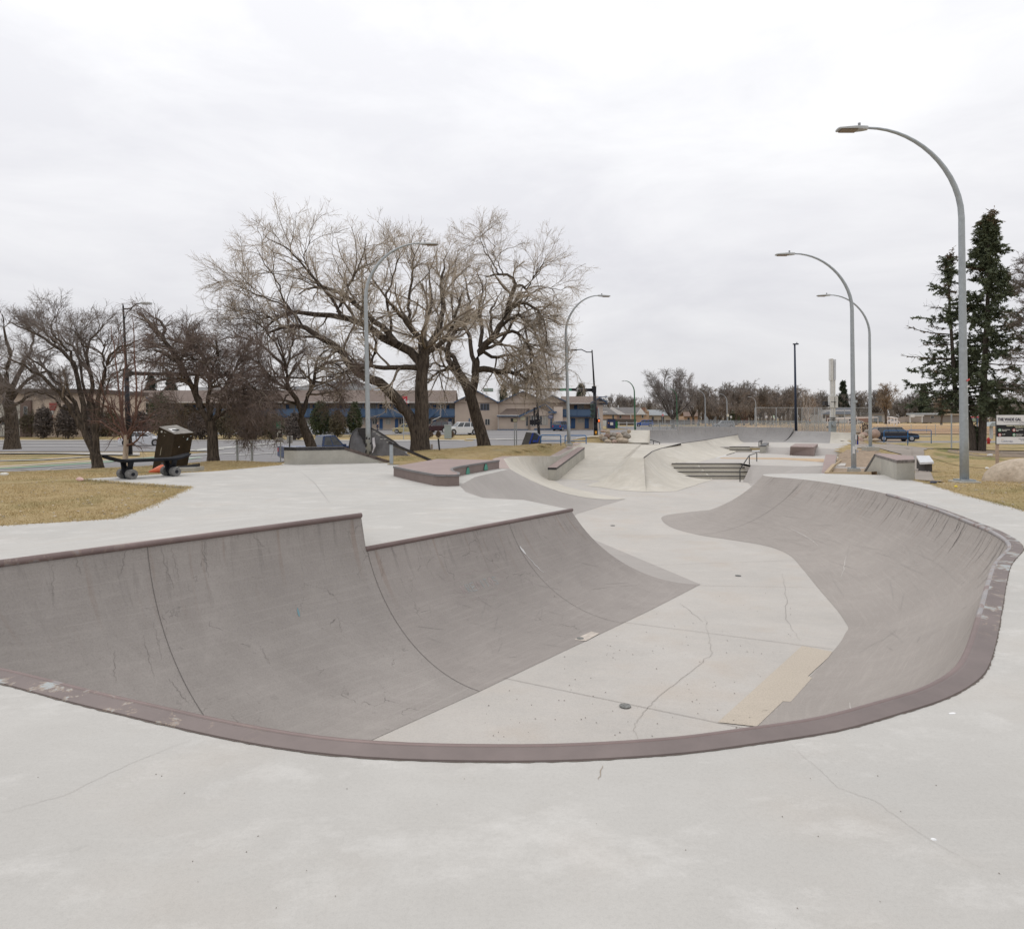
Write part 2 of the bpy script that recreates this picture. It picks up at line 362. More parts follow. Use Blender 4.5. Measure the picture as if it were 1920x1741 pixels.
# --- bank behind the hip
hk = [((1.07, 12.39, 0), (3.42, 12.39)), ((0.75, 13.0, 0), (2.75, 14.6)), ((0.24, 13.9, 0), (2.06, 16.9)), ((-0.6, 14.25, 0), (1.85, 18.4)), ((-1.05, 15.4, 0), (1.7, 19.4)), ((-1.3, 16.9, 0), (1.75, 20.3)), ((-1.05, 19.4, 0), (2.05, 21.6)), ((-0.07, 22.5, 0), (4.26, 25.6))]
kh = np.array([list(a) + list(b) for a, b in hk]); th_ = np.linspace(0, 7, 50)
KH = np.array([[np.interp(t, np.arange(8), kh[:, j]) for j in range(5)] for t in th_])
wh, KH = wall_loft('concrete_bank', None, 0, M_BANKD, sampled=KH, kind='arc')
# --- near, right and far right wall
nk = [((-4.45, 4.85, 0), FC), ((*P2(0, 1257, 0), 0), (-1.85, 5.5)), ((*P2(230, 1313, 0), 0), (-1.35, 5.6)), ((*P2(600, 1386, 0), 0), (-0.7, 5.6)),
      ((*P2(960, 1402, 0), 0), (0, 5.55)), ((*P2(1240, 1390, 0), 0), (0.7, 5.6)), ((*P2(1402, 1370, 0), 0), (1.2, 5.78)), ((*P2(1533, 1350, 0), 0), (1.6, 6.0)), ((*P2(1636, 1323, 0), 0), (1.95, 6.25)),
      ((*P2(1730, 1294, 0), 0), (2.2, 6.45)), ((*P2(1789, 1261, 0), 0), (2.4, 6.68)), ((*P2(1814, 1225, 0), 0), (2.55, 6.88)), ((*P2(1840, 1144, 0), 0), (3.0, 7.43)), ((*P2(1854, 1093, 0), 0), (3.55, 8.05)), ((*P2(1867, 1057, 0), 0), (4.17, 8.85)),
      ((*P2(1884, 1038, 0), 0), (4.5, 9.3)), ((*P2(1893, 1028, 0), 0), (4.66, 9.55)), ((*P2(1888, 1014, 0), 0), (4.8, 9.75)), ((*P2(1858, 995, 0), 0), (4.9, 10.0)), ((*P2(1822, 980, 0), 0), (5.10, 10.7)), ((*P2(1767, 958, 0), 0), (5.43, 12.1)),
      ((*P2(1712, 940, 0), 0), (5.8, 13.6)), ((*P2(1664, 926, 0), 0), (6.12, 15.1)), ((*P2(1621, 916.5, 0), 0), (6.03, 16.1)), ((*P2(1548, 904, 0), 0), (5.4, 17.0)), ((*P2(1505, 898.5, 0), 0), (4.8, 17.75)),
      ((*P2(1471, 895.5, 0), 0), (4.42, 18.9)), ((*P2(1450, 894, 0), 0), (4.42, 20.0)), ((7.35, 19.95, 0), (4.75, 21.2)), ((7.55, 20.35, 0), (5.81, 22.07)), ((8.3, 20.55, 0), (7.6, 23.0)), ((9.6, 20.5, 0), (9.6, 23.2)), ((11.0, 20.0, 0), (12.0, 22.6))]
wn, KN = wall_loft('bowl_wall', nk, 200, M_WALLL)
# --- floor and upper levels
sheet('bowl_floor', [(-3.5, 4.6), (13.5, 4.6), (13.5, 33.2), (9.35, 34.4), (-1.5, 36), (-3.5, 24)], ZF - 0.004, M_FLOOR)['kind'] = 'structure'
FLZ = ZF
# --- deck (one sheet, outline follows every lip)
lipA = [(r[0], r[1]) for r in KA]; lipB = [(r[0], r[1]) for r in KB]; lipH = [(r[0], r[1]) for r in KH]; lipN = [(r[0], r[1]) for r in KN]
outline = lipH[::-1] + lipB[::-1][1:] + lipA[:] + lipN[1:] + [P2(1680, 899, 0), P2(1715, 900, 0), P2(1752, 909, 0), P2(1815, 929, 0), P2(1920, 956, 0), (8.6, 10.0), (8.7, 5), (9.5, -8), (-13, -8), (-13, 9.3),
           P2(0, 985, 0), P2(100, 979, 0), P2(215, 972, 0), P2(262, 956, 0), P2(300, 940, 0), P2(357, 913, 0), P2(250, 906, 0), P2(150, 898.5, 0), P2(189, 895.5, 0), P2(290, 889, 0), P2(400, 883, 0), P2(470, 877, 0), P2(530, 871, 0), (-8.5, 25.2), (-6.6, 27.0), (-4.5, 26.0), (-3.9, 24.2), (-0.5, 23.6)]
structure(sheet('concrete_deck', outline, 0.0, M_DECK, 0.16))
# --- raised deck behind the tall section
g0 = Vector((-3.84, 12.3)); back = [g0 + adir * t for t in (0, 2.0, 4.0, 6.5)]
rd = [(AE.x, AE.y, ZA)] + [(onA(t).x, onA(t).y, ZA) for t in (0.4, 0.8, 1.1)] + [(-4.8, 5.25, 0.2), (-4.75, 4.98, 0.05), (-5.6, 4.2, 0.004)] + [(b.x, b.y, 0.004) for b in back[::-1]]
mb = MB(); mb.add(rd, [(0, 1, 9, 10), (1, 2, 8, 9), (2, 3, 7, 8), (3, 4, 7), (4, 5, 6, 7)])
mb.add([(AE.x, AE.y, ZA), (g0.x, g0.y, 0.004), (AE.x, AE.y, -0.2)], [(0, 1, 2)])
mb.add([tuple(AE) + (ZA,), tuple(AE) + (-0.2,), (BS.x, BS.y, -0.2), (BS.x, BS.y, 0.0)], [(0, 1, 2, 3)])
structure(mb.build('raised_deck', M_DECK))
# --- copings and steel edge
def steel(name, paint, patch, amount):
    m, t, b = new_mat(name); MATS[name] = m
    b.inputs['Roughness'].default_value = 0.5; b.inputs['Metallic'].default_value = 0.25
    c = N(t, 'ShaderNodeTexCoord'); v = c.outputs['Object']
    f = noise(t, v, 4.5, 8, 0.72, 0.5); sx_ = N(t, 'ShaderNodeSeparateXYZ'); t.links.new(v, sx_.inputs[0]); reg = mth(t, 'ADD', mth(t, 'MULTIPLY', noise(t, v, 0.45, 2, 0.5), 0.35), mth(t, 'MULTIPLY', mth(t, 'ABSOLUTE', mth(t, 'SUBTRACT', sx_.outputs['X'], 0.9)), 0.125))
    col = ramp(t, [(0.3, tuple(x * .85 for x in paint) + (1,)), (0.7, tuple(x * 1.12 for x in paint) + (1,))], noise(t, v, 3, 6, 0.6))
    k = mth(t, 'MULTIPLY', ramp(t, [(0.555, 0.0), (0.585, 1.0)], f), ramp(t, [(0.5, 0.0), (0.55, 1.0)], reg))
    col = mixc(t, mth(t, 'MULTIPLY', k, amount), col, patch + (1,))
    k2 = mth(t, 'MULTIPLY', ramp(t, [(0.535, 0.0), (0.555, 1.0), (0.585, 0.0)], f), ramp(t, [(0.46, 0.0), (0.52, 1.0)], reg))
    col = mixc(t, mth(t, 'MULTIPLY', k2, 0.6 * amount), col, (0.42, 0.33, 0.24, 1))
    t.links.new(col, b.inputs['Base Color']); return m
M_PLATE = steel('painted_steel', (0.175, 0.138, 0.128), (0.36, 0.38, 0.38), 1.0)
M_PIPE = steel('coping_steel', (0.205, 0.150, 0.140), (0.32, 0.31, 0.31), 0.5)
M_PIPEG = steel('worn_steel', (0.33, 0.31, 0.31), (0.22, 0.15, 0.14), 0.8)
cr_ = thing('steel_coping', 'maroon painted steel coping and edge plate round the near and right bowl lip', 'coping', (0, 3.42, 0))
n_ = len(KN); seg = KN[:int(n_ * 0.80)]
pts = [Vector((r[0], r[1], 0)) for r in KN]
iend = min(range(n_), key=lambda i: (KN[i][0] - P2(1664, 926, 0)[0]) ** 2 + (KN[i][1] - P2(1664, 926, 0)[1]) ** 2)
rows = []; icor = min(range(n_), key=lambda i: (KN[i][0] - P2(1893, 1028, 0)[0]) ** 2 + (KN[i][1] - P2(1893, 1028, 0)[1]) ** 2)
for i in range(iend + 1):
    d = (pts[min(i + 1, iend)] - pts[max(i - 1, 0)]).normalized(); nrm = Vector((d.y, -d.x, 0)); ww = 0.140 if i <= icor else 0.140 - 0.08 * min(1, (i - icor) / (iend - icor))
    p = pts[i]; o_ = p + nrm * ww
    rows.append([(p.x + nrm.x * .01, p.y + nrm.y * .01, 0.012), (p.x + nrm.x * .03, p.y + nrm.y * .03, 0.016), (o_.x, o_.y, 0.009), (o_.x + nrm.x * .003, o_.y + nrm.y * .003, -0.004)])
MB().grid(rows).build('edge_plate', M_PLATE, cr_, smooth=False)
EDGEL = [Vector(r[3]) for r in rows]
MB().tube([(p.x, p.y, -0.012) for p in pts[:icor - 8]], 0.030, 10).build('coping_pipe', M_PIPE, cr_, smooth=True)
MB().tube([(p.x, p.y, -0.012) for p in pts[icor - 26:iend + 1]], 0.0302, 10).build('coping_pipe', M_PIPEG, cr_, smooth=True)
def coping(a, b, label, r=0.033):
    q = MB().tube([a, ((a[0] + b[0]) / 2, (a[1] + b[1]) / 2, (a[2] + b[2]) / 2), b], r, 12)
    o = q.build('coping_pipe', M_PIPE, smooth=True, loc=a); o['label'] = label; o['category'] = 'coping'
coping((AE.x, AE.y, ZA - .005), (onA(1.12).x, onA(1.12).y, ZA - .005), 'rusty brown pipe coping on the tall left quarter pipe lip')
coping((BS.x, BS.y, -.005), (BE.x + .02, BE.y + .03, -.005), 'brown pipe coping along the lower middle quarter pipe lip')
# --- left banks and ridge
lk = [((-0.07, 22.5, 0), (4.26, 25.6)), ((-0.35, 28, 0), (3.2, 27.8)), ((0.0, 31, -0.05), (2.3, 30.5)), ((1.2, 34, -0.2), (1.9, 34.2)), ((2.6, 38, -0.42), (3.3, 38)), ((4.7, 46, 0.05), (4.6, 42))]
kl = np.array([list(a) + list(b) for a, b in lk]); KL = np.array([[np.interp(t, np.arange(6), kl[:, j]) for j in range(5)] for t in np.linspace(0, 5, 36)])
zl = [float(np.interp(t, [0, 1, 2, 3, 4, 5], [ZF, ZF, ZF, ZF, -1.05, -0.76])) + 0.006 for t in np.linspace(0, 5, 36)]
wall_loft('concrete_bank', None, 0, M_BANKL, zf=zl, sampled=KL, kind='arc', nprof=12)
mb = MB(); mb.grid([[(r[0], r[1], r[2] + .006) for r in KL], [(r[0] - .45, r[1] + .1, r[2] + .004) for r in KL]]); structure(mb.build('bank_top', concrete('pink_pad', (.42, .34, .31), blotch=.1)))
mb = MB()
C0 = P(1181, 857.5, -.10); C1 = P(1207, 858, -.10); C2 = P(1223, 846, -.05); C3 = P(1237, 841, 0.0); C4 = P(1277, 831, .1); C5 = P(1323, 824.6, .2); C6 = P(1385, 814, .34)
CB = P(1202, 835, 0.02)
# valley: floor -> fold -> deck top
mb.grid([[P(1017, 897, ZF), P(1119, 900, ZF), P(1129, 903, ZF), P(1175, 903, ZF - .02)], [P(1096, 858, -.75), P(1163, 861, -.75), P(1166, 861, -.745), P(1215, 862, -.77)], [P(1087, 829.5, .05), P(1202, 832, .05), P(1204, 832.5, .03), P(1240, 833, -.05)]])
structure(mb.build('concrete_bank', M_BANKL, smooth=False))
# ridge left face and top
mb = MB()
fl_left = [P(1212, 922, ZF), P(1162, 919, ZF), P(1123, 913, ZF), P(1100, 911, ZF), P(1112, 905, ZF), P(1129, 902, ZF), P(1163, 861, -.745)]
tops = [C1, C0, C0, C0, C0, ((C0[0] * .8 + CB[0] * .2), (C0[1] * .8 + CB[1] * .2), (C0[2] * .8 + CB[2] * .2)), CB]
rows = []
for a, b in zip(tops, fl_left): rows.append(prof(a, b[:2], b[2] + .004, 12, 'soft'))
mb.grid(rows); mb.add([C0, C1, C2, C3, C4, P(1277, 833.5, .05), CB], [tuple(range(7))])
structure(mb.build('concrete_ridge', M_BANKL, smooth=True))
rk = [(C1, P(1212, 922, ZF)), (C1, P(1267, 921, ZF)), (C2, P(1308, 908, ZF)), (C3, P(1338, 898.5, ZF)), (C4, P(1350, 856, Z2)), (C5, P(1379, 847.5, Z2)), (C6, P(1400, 827, Z3))]
kr = np.array([list(a) + list(b) for a, b in rk]); sm = np.linspace(0, 6, 72)
KR = np.array([[np.interp(t, np.arange(7), kr[:, j]) for j in range(6)] for t in sm])
# the stair cut: foot jumps from floor level to terrace level between 3.0 and 3.15
zr = []
for i, t in enumerate(sm):
    zz = ZF if t < 3.0 else (Z2 if t < 5.0 else np.interp(t, [5, 5.25], [Z2, Z3]))
    if 3.0 <= t: 
        q = P(1304 + (1350 - 1304) * min(1, (t - 3)), 868 + (856 - 868) * min(1, t - 3), Z2)
        if t < 4: KR[i, 3:5] = q[:2]
    zr.append(float(zz) + 0.004)
wall_loft('concrete_ridge', None, 0, M_BANKL, zf=zr, sampled=KR[:, :5], kind='arc', nprof=14)
ridge_edge = MB().tube([C1, C2, C3, C4, C5, C6], 0.022, 8).build('coping_pipe', MATS.get('blk') or mat('dark_rail', (0.06, 0.055, 0.055), 0.5, 0.4), smooth=True, loc=C1)
ridge_edge['label'] = 'thin dark coping along the crest of the pale concrete ridge'; ridge_edge['category'] = 'coping'
# --- terraces
pt = lambda a: (a[0], a[1])
structure(sheet('upper_terrace', [P(1287, 868, Z2), P(1350, 857, Z2), P(1379, 848.5, Z2), (15.9, 47.2), (17.4, 46.6), (20.8, 43.2), (19.8, 40.3), (16.4, 33.6), (14, 33.0), (11.9, 34.0), (11.9, 35.5)], Z2, M_FLOOR, 0.1))
structure(sheet('upper_terrace', [(15.6, 48.2), (16.9, 48.2), (17.5, 47.6), (21.0, 44.0), (24.5, 47.8), (28.5, 54), (27, 55.5), (22, 58), (11.0, 55.0), (9.8, 51), (8.2, 49.5), (8.0, 46), (11, 45), (13, 47)], Z3, M_FLOOR, 0.1))
mb = MB(); mb.grid([[(17.4, 47.62, Z3 + .004), (21.0, 44.02, Z3 + .004)], [(16.5, 45.6, Z2 + .004), (20.6, 42.0, Z2 + .004)]])
structure(mb.build('concrete_bank', M_BANKD))
mb = MB(); mb.grid([[(11.9, 34.0, Z2 + .004), (14.0, 33.0, Z2 + .004), (17, 32.4, Z2 + .004)], [P(1393, 903, ZF), P(1410, 906, ZF), (11.5, 30.6, ZF)], [P(1393, 903, ZF - .01), (10.0, 29, ZF - .01), (13, 27.5, ZF - .01)]])
mb.add([(11.9, 34.0, Z2 + .004), (11.9, 34.0, ZF), P(1393, 903, ZF)], [(0, 1, 2)])
structure(mb.build('concrete_bank', M_BANKD))
structure(sheet('park_base', hole, -1.62, M_FLOOR))
mb = MB(); mb.prism([(11.9, 34.02), (12.7, 34.02), (12.7, 35.9), (8.6, 35.9), (8.6, 35.5), (11.9, 35.5)], -1.4, Z2 - .006); mb.prism([(15.2, 46.2), (17.5, 46.2), (17.7, 48.4), (15.2, 48.4)], -1.4, Z2 + .002); structure(mb.build('terrace_core', M_BANKD))
# tan stripe on the terrace
tanm = mat('tan_stain', (0.50, 0.36, 0.23), 0.8, var=0.15, scale=3)
structure(sheet('tan_stripe', [P(1350, 857.8, Z2 + .006), P(1470, 858, Z2 + .006), P(1545, 860, Z2 + .006), P(1578, 858, Z2 + .006), P(1572, 868, Z2 + .006), P(1540, 866, Z2 + .006), P(1470, 861, Z2 + .006), P(1352, 859.6, Z2 + .006)], 0, tanm))
# floor patch
patchm = concrete('patch_concrete', (0.53, 0.465, 0.385), (0.49, 0.43, 0.355), blotch=0.08, spots=1.0)
zq = ZF + .004
structure(sheet('floor_patch', [P(x, y, zq) for x, y in ((1504, 1210), (1561, 1221), (1553, 1232), (1515, 1266.5), (1523, 1270), (1482.5, 1315), (1468, 1314), (1419, 1361), (1346, 1353))], 0, patchm))
structure(sheet('floor_patch', [P(x, y, zq + .002) for x, y in ((1075, 1180), (1090, 1178.5), (1124, 1187), (1098, 1201), (1080, 1199), (1064, 1189))], 0, mat('pale_patch', (0.55, 0.49, 0.43), 0.8, var=.2, scale=12)))
structure(sheet('deck_edge_strip', [P(x, y, .004) for x, y in ((1471, 895), (1440, 893.5), (1430, 896), (1434, 898.5))], 0, M_DECK)) if False else None
# --- far quarter pipe
fk = [((11.1, 55.4, .74), (11.0, 54.1)), ((13.85, 57.0, .74), (14.0, 55.7))]
def straight(keys, n=8):
    a = np.array([list(x) + list(y) for x, y in keys]); k = len(a)
    return np.array([[np.interp(t, np.arange(k), a[:, j]) for j in range(5)] for t in np.linspace(0, k - 1, n)])
wall_loft('far_quarter_pipe', None, 0, M_GREYC, zf=Z3, sampled=straight(fk), nprof=10)
wall_loft('far_quarter_pipe', None, 0, M_GREYC, zf=Z3, sampled=straight([((13.85, 57.02, 1.0), (14.0, 55.7)), ((24.2, 58.6, .9), (22.4, 57.0))]), nprof=10)
wall_loft('far_quarter_pipe', None, 0, M_GREYC, zf=Z3, sampled=straight([((24.2, 58.5, .6), (22.4, 57.0)), ((26.2, 56.1, .6), (25.3, 54.4))]), nprof=10)
wall_loft('far_quarter_pipe', None, 0, M_BANKL, zf=Z3, sampled=straight([((26.2, 56.1, .58), (25.3, 54.4)), ((27.9, 56.0, .52), (26.9, 54.0))]), nprof=10)
mb = MB()
for a, b in (((11.1, 55.42, .735), (13.85, 57.02, .735)), ((13.85, 57.04, .995), (24.2, 58.62, .895)), ((24.2, 58.52, .595), (26.2, 56.12, .595))):
    mb.extr([a, b, (b[0] + .15, b[1] + .9, b[2]), (a[0] + .15, a[1] + .9, a[2])], (0, 0, -1.3))
structure(mb.build('far_wall_top', M_GREYC))
wall_loft('pale_ramp', None, 0, M_BANKL, zf=0.03, sampled=straight([((8.35, 49.0, .85), (7.75, 46.0)), ((9.9, 49.1, .83), (9.2, 46.0))]), nprof=10, kind='soft')
mb = MB(); mb.extr([(9.9, 49.1, .83), (9.2, 46, .03), (9.2, 46, -.4), (9.9, 49.1, -.4)], (0.02, 0, 0)); mb.extr([(8.35, 49.02, .85), (9.9, 49.12, .83), (10, 50.5, .8), (8.5, 50.5, .8)], (0, 0, -1))
structure(mb.build('pale_ramp_side', M_BANKL))
# ================================================================== TERRAIN
def Tfar(y): return float(np.interp(y, [0, 45, 58, 80, 105, 135, 240, 600, 3000], [-.9, -1.15, -1.25, -1.2, -.85, -.55, 0.0, 0.6, 3.0]))
CP = []
def cp(x, y, z): CP.append((x, y, z))
for p in ((-13, 9, -.05), (-7.9, 10.6, -.03), (-6.6, 11.3, -.03), (-7.0, 13.6, -.03), (-7.8, 16.5, -.04), (-10, 14.5, -.06), (-11.8, 18.7, -.04), (-11.5, 19.2, -.04), (-9.4, 21.8, -.05), (-8.4, 25, -.06), (-20, 12, -.1), (-30, 10, -.2), (-13, 0, -.05), (-13, -8, -.05), (-14, 15, -.08),
          (-18, 20, -.18), (-18, 24, -.32), (-13.5, 24, -.25), (-12.5, 28, -.45), (-19.5, 32, -.72), (-28, 28, -.6), (-24.5, 35, -1.2), (-18, 36, -1.1), (-18, 40, -1.2), (-13, 30.5, -.24), (-13, 33, -.5), (-12, 38, -1.15), (-7, 29.5, -.05), (-8, 32, -.4), (-8, 38, -1.1), (-5, 27, 0), (-3.5, 25, 0.02),
          (-1, 24.5, -.02), (-2, 28, .02), (-5, 33, .0), (-3, 36, .0), (-5, 37, -.08), (-1.5, 36, .13), (-1.6, 40, 0.0), (-.6, 29, -.03), (-.2, 31.5, -.1), (1, 34.5, -.2), (0, 38, .1), (1.3, 41.5, .1), (3, 42, .12), (3.5, 42.5, .05), (2.4, 38.5, -.3), (4.4, 46.5, .1), (5.8, 47.4, .45), (6.5, 48.2, .5), (5.0, 46.2, .04), (6.2, 46.15, .05), (7.2, 46.15, .05), (8.0, 46.6, .08), (7.6, 48.5, .3), (2, 46, -.3), (-5, 42, -.8), (0, 47, -.9), (5, 52, -.6), (10, 56, -.6), (14, 60, -.8), (20, 61, -.8), (26, 60, -.8),
          (9.3, 12.4, -.04), (8.8, 10, -.04), (8.8, 5, -.05), (9.6, -8, -.05), (9.9, 14.7, -.03), (10.9, 18.6, -.03), (11.85, 17.9, -.02), (12.6, 15, -.03), (14.4, 19, -.1), (17, 14, -.1), (14, 10, -.08), (11.0, 20.3, -.25), (11.7, 21.5, -.45), (12.6, 24, -.62), (13.2, 28, -.7), (14.4, 28.8, -.69), (16, 33, -.72), (17.8, 35, -.70), (19, 40.9, -.4), (20.5, 41.5, -.36), (21.5, 40.9, -.24), (24.5, 47, -.2), (28, 53, -.2), (28.5, 57, -.3), (25, 44, -.1), (24, 47.5, -.3),
          (16, 22, -.3), (16.3, 27.5, -.47), (18, 25, -.5), (18, 30, -.67), (20, 28, -.66), (22, 35, -.7), (28, 40, -.68), (33.5, 49, -.68), (25, 48, -.5), (30, 55, -.8), (36, 60, -.95), (23, 52, .0), (26, 51, .05), (22, 17, -.15), (30, 20, -.2), (32, 30, -.5)): cp(*p)
for x in np.linspace(-90, 90, 19):
    for y in (62, 72, 82, 92): cp(x, y, Tfar(y))
for x in (-60, -45, -34): 
    for y in (0, 15, 30, 38, 46, 54): cp(x, y, float(np.interp(y, [0, 15, 30, 38], [-.3, -.3, -.8, -1.2])))
for x in (45, 60, 80):
    for y in (0, 15, 30, 46): cp(x, y, float(np.interp(y, [0, 15, 30, 46], [-.3, -.3, -.6, -.9])))
for x in (-25, -15, -8): cp(x, 48, -1.22)
for x in (-60, 0, 60): cp(x, -20, -.2)
CPA = np.array(CP); _c = 1.0
_K = np.sqrt(((CPA[:, None, :2] - CPA[None, :, :2]) ** 2).sum(-1) + _c); _n = len(CPA)
_A = np.block([[_K + np.eye(_n) * -0.02, np.ones((_n, 1))], [np.ones((1, _n)), np.zeros((1, 1))]])
_W = np.linalg.solve(_A, np.r_[CPA[:, 2], 0])
def terr(xy):
    xy = np.atleast_2d(np.array(xy, float)); out = np.empty(len(xy))
    for i in range(0, len(xy), 4000):
        q = xy[i:i + 4000]; k = np.sqrt(((q[:, None] - CPA[None, :, :2]) ** 2).sum(-1) + _c)
        z = k @ _W[:-1] + _W[-1]
        tf = np.interp(q[:, 1], [0, 45, 58, 80, 105, 135, 240, 600, 3000], [-.9, -1.15, -1.25, -1.2, -.85, -.55, 0.0, 0.6, 3.0])
        wgt = np.clip((q[:, 1] - 60) / 14, 0, 1); wx = np.clip((np.abs(q[:, 0]) - 45) / 25, 0, 1) * 1.0
        out[i:i + 4000] = (z * (1 - wgt) + tf * wgt) * (1 - wx) + tf * wx
    return out
def TZ(x, y): return float(terr([(x, y)])[0])
def inpoly(x, y, poly):
    c = np.zeros(len(x), bool); n = len(poly)
    for i in range(n):
        x0, y0 = poly[i]; x1, y1 = poly[i - 1]
        m = ((y0 > y) != (y1 > y)) & (x < (x1 - x0) * (y - y0) / ((y1 - y0) + 1e-12) + x0); c ^= m
    return c
xs = np.r_[np.geomspace(-1500, -46, 22), np.arange(-45, 45.01, 0.5), np.geomspace(46, 1500, 22)]
ys = np.r_[np.linspace(-400, -10, 10), np.arange(-9, 62.01, 0.5), np.linspace(63, 120, 40), np.geomspace(124, 3000, 24)]
GX, GY = np.meshgrid(xs, ys); zz = terr(np.c_[GX.ravel(), GY.ravel()])
rng = np.random.default_rng(4)
zz += (rng.random(len(zz)) - .5) * 0.012 * (np.abs(GX.ravel()) < 46)
nx = len(xs); ny = len(ys)
I, J = np.meshgrid(np.arange(nx - 1), np.arange(ny - 1)); cxs = (xs[I] + xs[I + 1]) / 2; cys = (ys[J] + ys[J + 1]) / 2
keep = ~inpoly(cxs.ravel(), cys.ravel(), hole)
a = (J * nx + I).ravel()[keep]; faces = np.c_[a, a + 1, a + nx + 1, a + nx]
me = bpy.data.meshes.new('grass_ground'); me.from_pydata(np.c_[GX.ravel(), GY.ravel(), zz].tolist(), [], faces.tolist())
def grass_mat(name, green=0.35):
    m, t, b = new_mat(name); MATS[name] = m; b.inputs['Roughness'].default_value = 0.9; b.inputs['Specular IOR Level'].default_value = 0.15
    v = N(t, 'ShaderNodeTexCoord').outputs['Object']
    a = ramp(t, [(0.3, (.30, .22, .105, 1)), (0.5, (.40, .30, .155, 1)), (0.7, (.49, .38, .21, 1))], noise(t, v, 3.2, 8, 0.7))
    g = ramp(t, [(0.48, 0.0), (0.64, 1.0)], noise(t, v, 0.35, 5, 0.6, .5))
    a = mixc(t, mth(t, 'MULTIPLY', g, green), a, (.15, .165, .05, 1))
    a = mixc(t, mth(t, 'MULTIPLY', ramp(t, [(0.55, 0.0), (0.66, 1.0)], noise(t, v, 0.9, 6, 0.65)), 0.45), a, (.36, .29, .215, 1))
    a = mixc(t, 0.8, a, ramp(t, [(0.3, 0.55), (0.62, 1.12)], noise(t, v, 26, 4, 0.75)), 'MULTIPLY')
    t.links.new(a, b.inputs['Base Color'])
    bp = N(t, 'ShaderNodeBump', i_Strength=0.6, i_Distance=0.05); t.links.new(noise(t, v, 18, 5, 0.7), bp.inputs['Height']); t.links.new(bp.outputs[0], b.inputs['Normal']); return m
M_GRASS = grass_mat('winter_grass')
me.materials.append(M_GRASS); me.polygons.foreach_set('use_smooth', [True] * len(me.polygons)); me.update()
go = bpy.data.objects.new('ground', me); COL.objects.link(go); structure(go)

def verge(top, off, wid, m_=9):
    """grass shoulder that runs from a concrete lip out onto the ground"""
    rows = []
    for k in range(m_ + 1):
        u = k / m_; q = np.array([(r[0] + off[0] * (.0 + wid * u), r[1] + off[1] * (.0 + wid * u)) for r in top]); z = terr(q); e_ = min(1, u * 1.6)
        rows.append([(x, y, (r[2] - .012) * (1 - e_) + (zz_ + .03 - .06 * max(0, u - .8) / .2) * e_) for (x, y), zz_, r in zip(q, z, top)])
    mb = MB(); mb.grid(rows); o = mb.build('grass_verge', M_GRASS, smooth=True, recalc=False)
    if sum(p.normal.z for p in o.data.polygons) < 0: o.data.flip_normals()
    structure(o)
verge([(r[0] - .42, r[1] + .09, r[2] + .004) for r in KL], (-.97, .24), 2.2)
verge([(4.3 + .25 * k, 46.0, .045) for k in range(17)], (0, 1), 1.8)
# ================================================================== ground cover sheets, roads
def hit(px, py, y0=10.0):
    """where the sight line of a photo point meets the terrain"""
    Y = np.geomspace(y0, 400, 700); X = (px - CX) / F * Y; Z = EYE - (py - HZ) / F * Y
    t = terr(np.c_[X, Y]); i = np.argmax(Z < t)
    if Z[i] >= t[i]: i = len(Y) - 1
    if i == 0: return (X[0], Y[0])
    a = (Z[i - 1] - t[i - 1]) / ((Z[i - 1] - t[i - 1]) - (Z[i] - t[i]) + 1e-9); y = Y[i - 1] + a * (Y[i] - Y[i - 1])
    return ((px - CX) / F * y, y)
def drape(name, la, lb, material, n=40, m=8, up=0.03, stuff=False):
    def rs(l, n):
        l = np.array(l, float); d = np.r_[0, np.cumsum(np.linalg.norm(np.diff(l, axis=0), axis=1))]; t = np.linspace(0, d[-1], n)
        return np.c_[np.interp(t, d, l[:, 0]), np.interp(t, d, l[:, 1])]
    A = rs(la, n); B = rs(lb, n); rows = []
    for k in range(m + 1):
        q = A + (B - A) * k / m; z = terr(q) + up; rows.append([(x, y, zz_) for (x, y), zz_ in zip(q, z)])
    mb = MB(); mb.grid(rows); o = mb.build(name, material, smooth=True, recalc=False)
    if sum(p.normal.z for p in o.data.polygons) < 0: o.data.flip_normals()
    return structure(o)
def asphalt(name, base):
    m, t, b = new_mat(name); MATS[name] = m; b.inputs['Roughness'].default_value = 0.85; b.inputs['Specular IOR Level'].default_value = 0.25
    v = N(t, 'ShaderNodeTexCoord').outputs['Object']
    c = ramp(t, [(0.3, tuple(x * .85 for x in base) + (1,)), (0.7, tuple(x * 1.15 for x in base) + (1,))], noise(t, mapping(t, v, (0.25, 1.2, 1)), 0.8, 6, 0.6))
    c = mixc(t, 0.5, c, ramp(t, [(0.3, .6), (.6, 1.1)], noise(t, v, 60, 2, .6)), 'MULTIPLY')
    t.links.new(c, b.inputs['Base Color']); return m
M_ASPH = asphalt('asphalt', (0.235, 0.225, 0.225)); M_PATH = asphalt('path_asphalt', (0.31, 0.27, 0.235)); M_CONW = mat('sidewalk', (0.40, 0.375, 0.345), .85, scale=1.0)
M_DIRT = mat('dirt', (0.30, 0.225, 0.16), .95, var=.35, scale=5, bump=.8); M_LINE = mat('road_paint', (0.48, 0.47, 0.44), .7, var=.15, scale=8)
M_GREEN = grass_mat('green_grass', 0.9); M_GRT = mat('bike_lane_green', (0.24, 0.36, 0.25), .8)
drape('road', [(-160, 59.5), (160, 59.5)], [(-160, 84.5), (160, 84.5)], M_ASPH, 160, 12, .05)
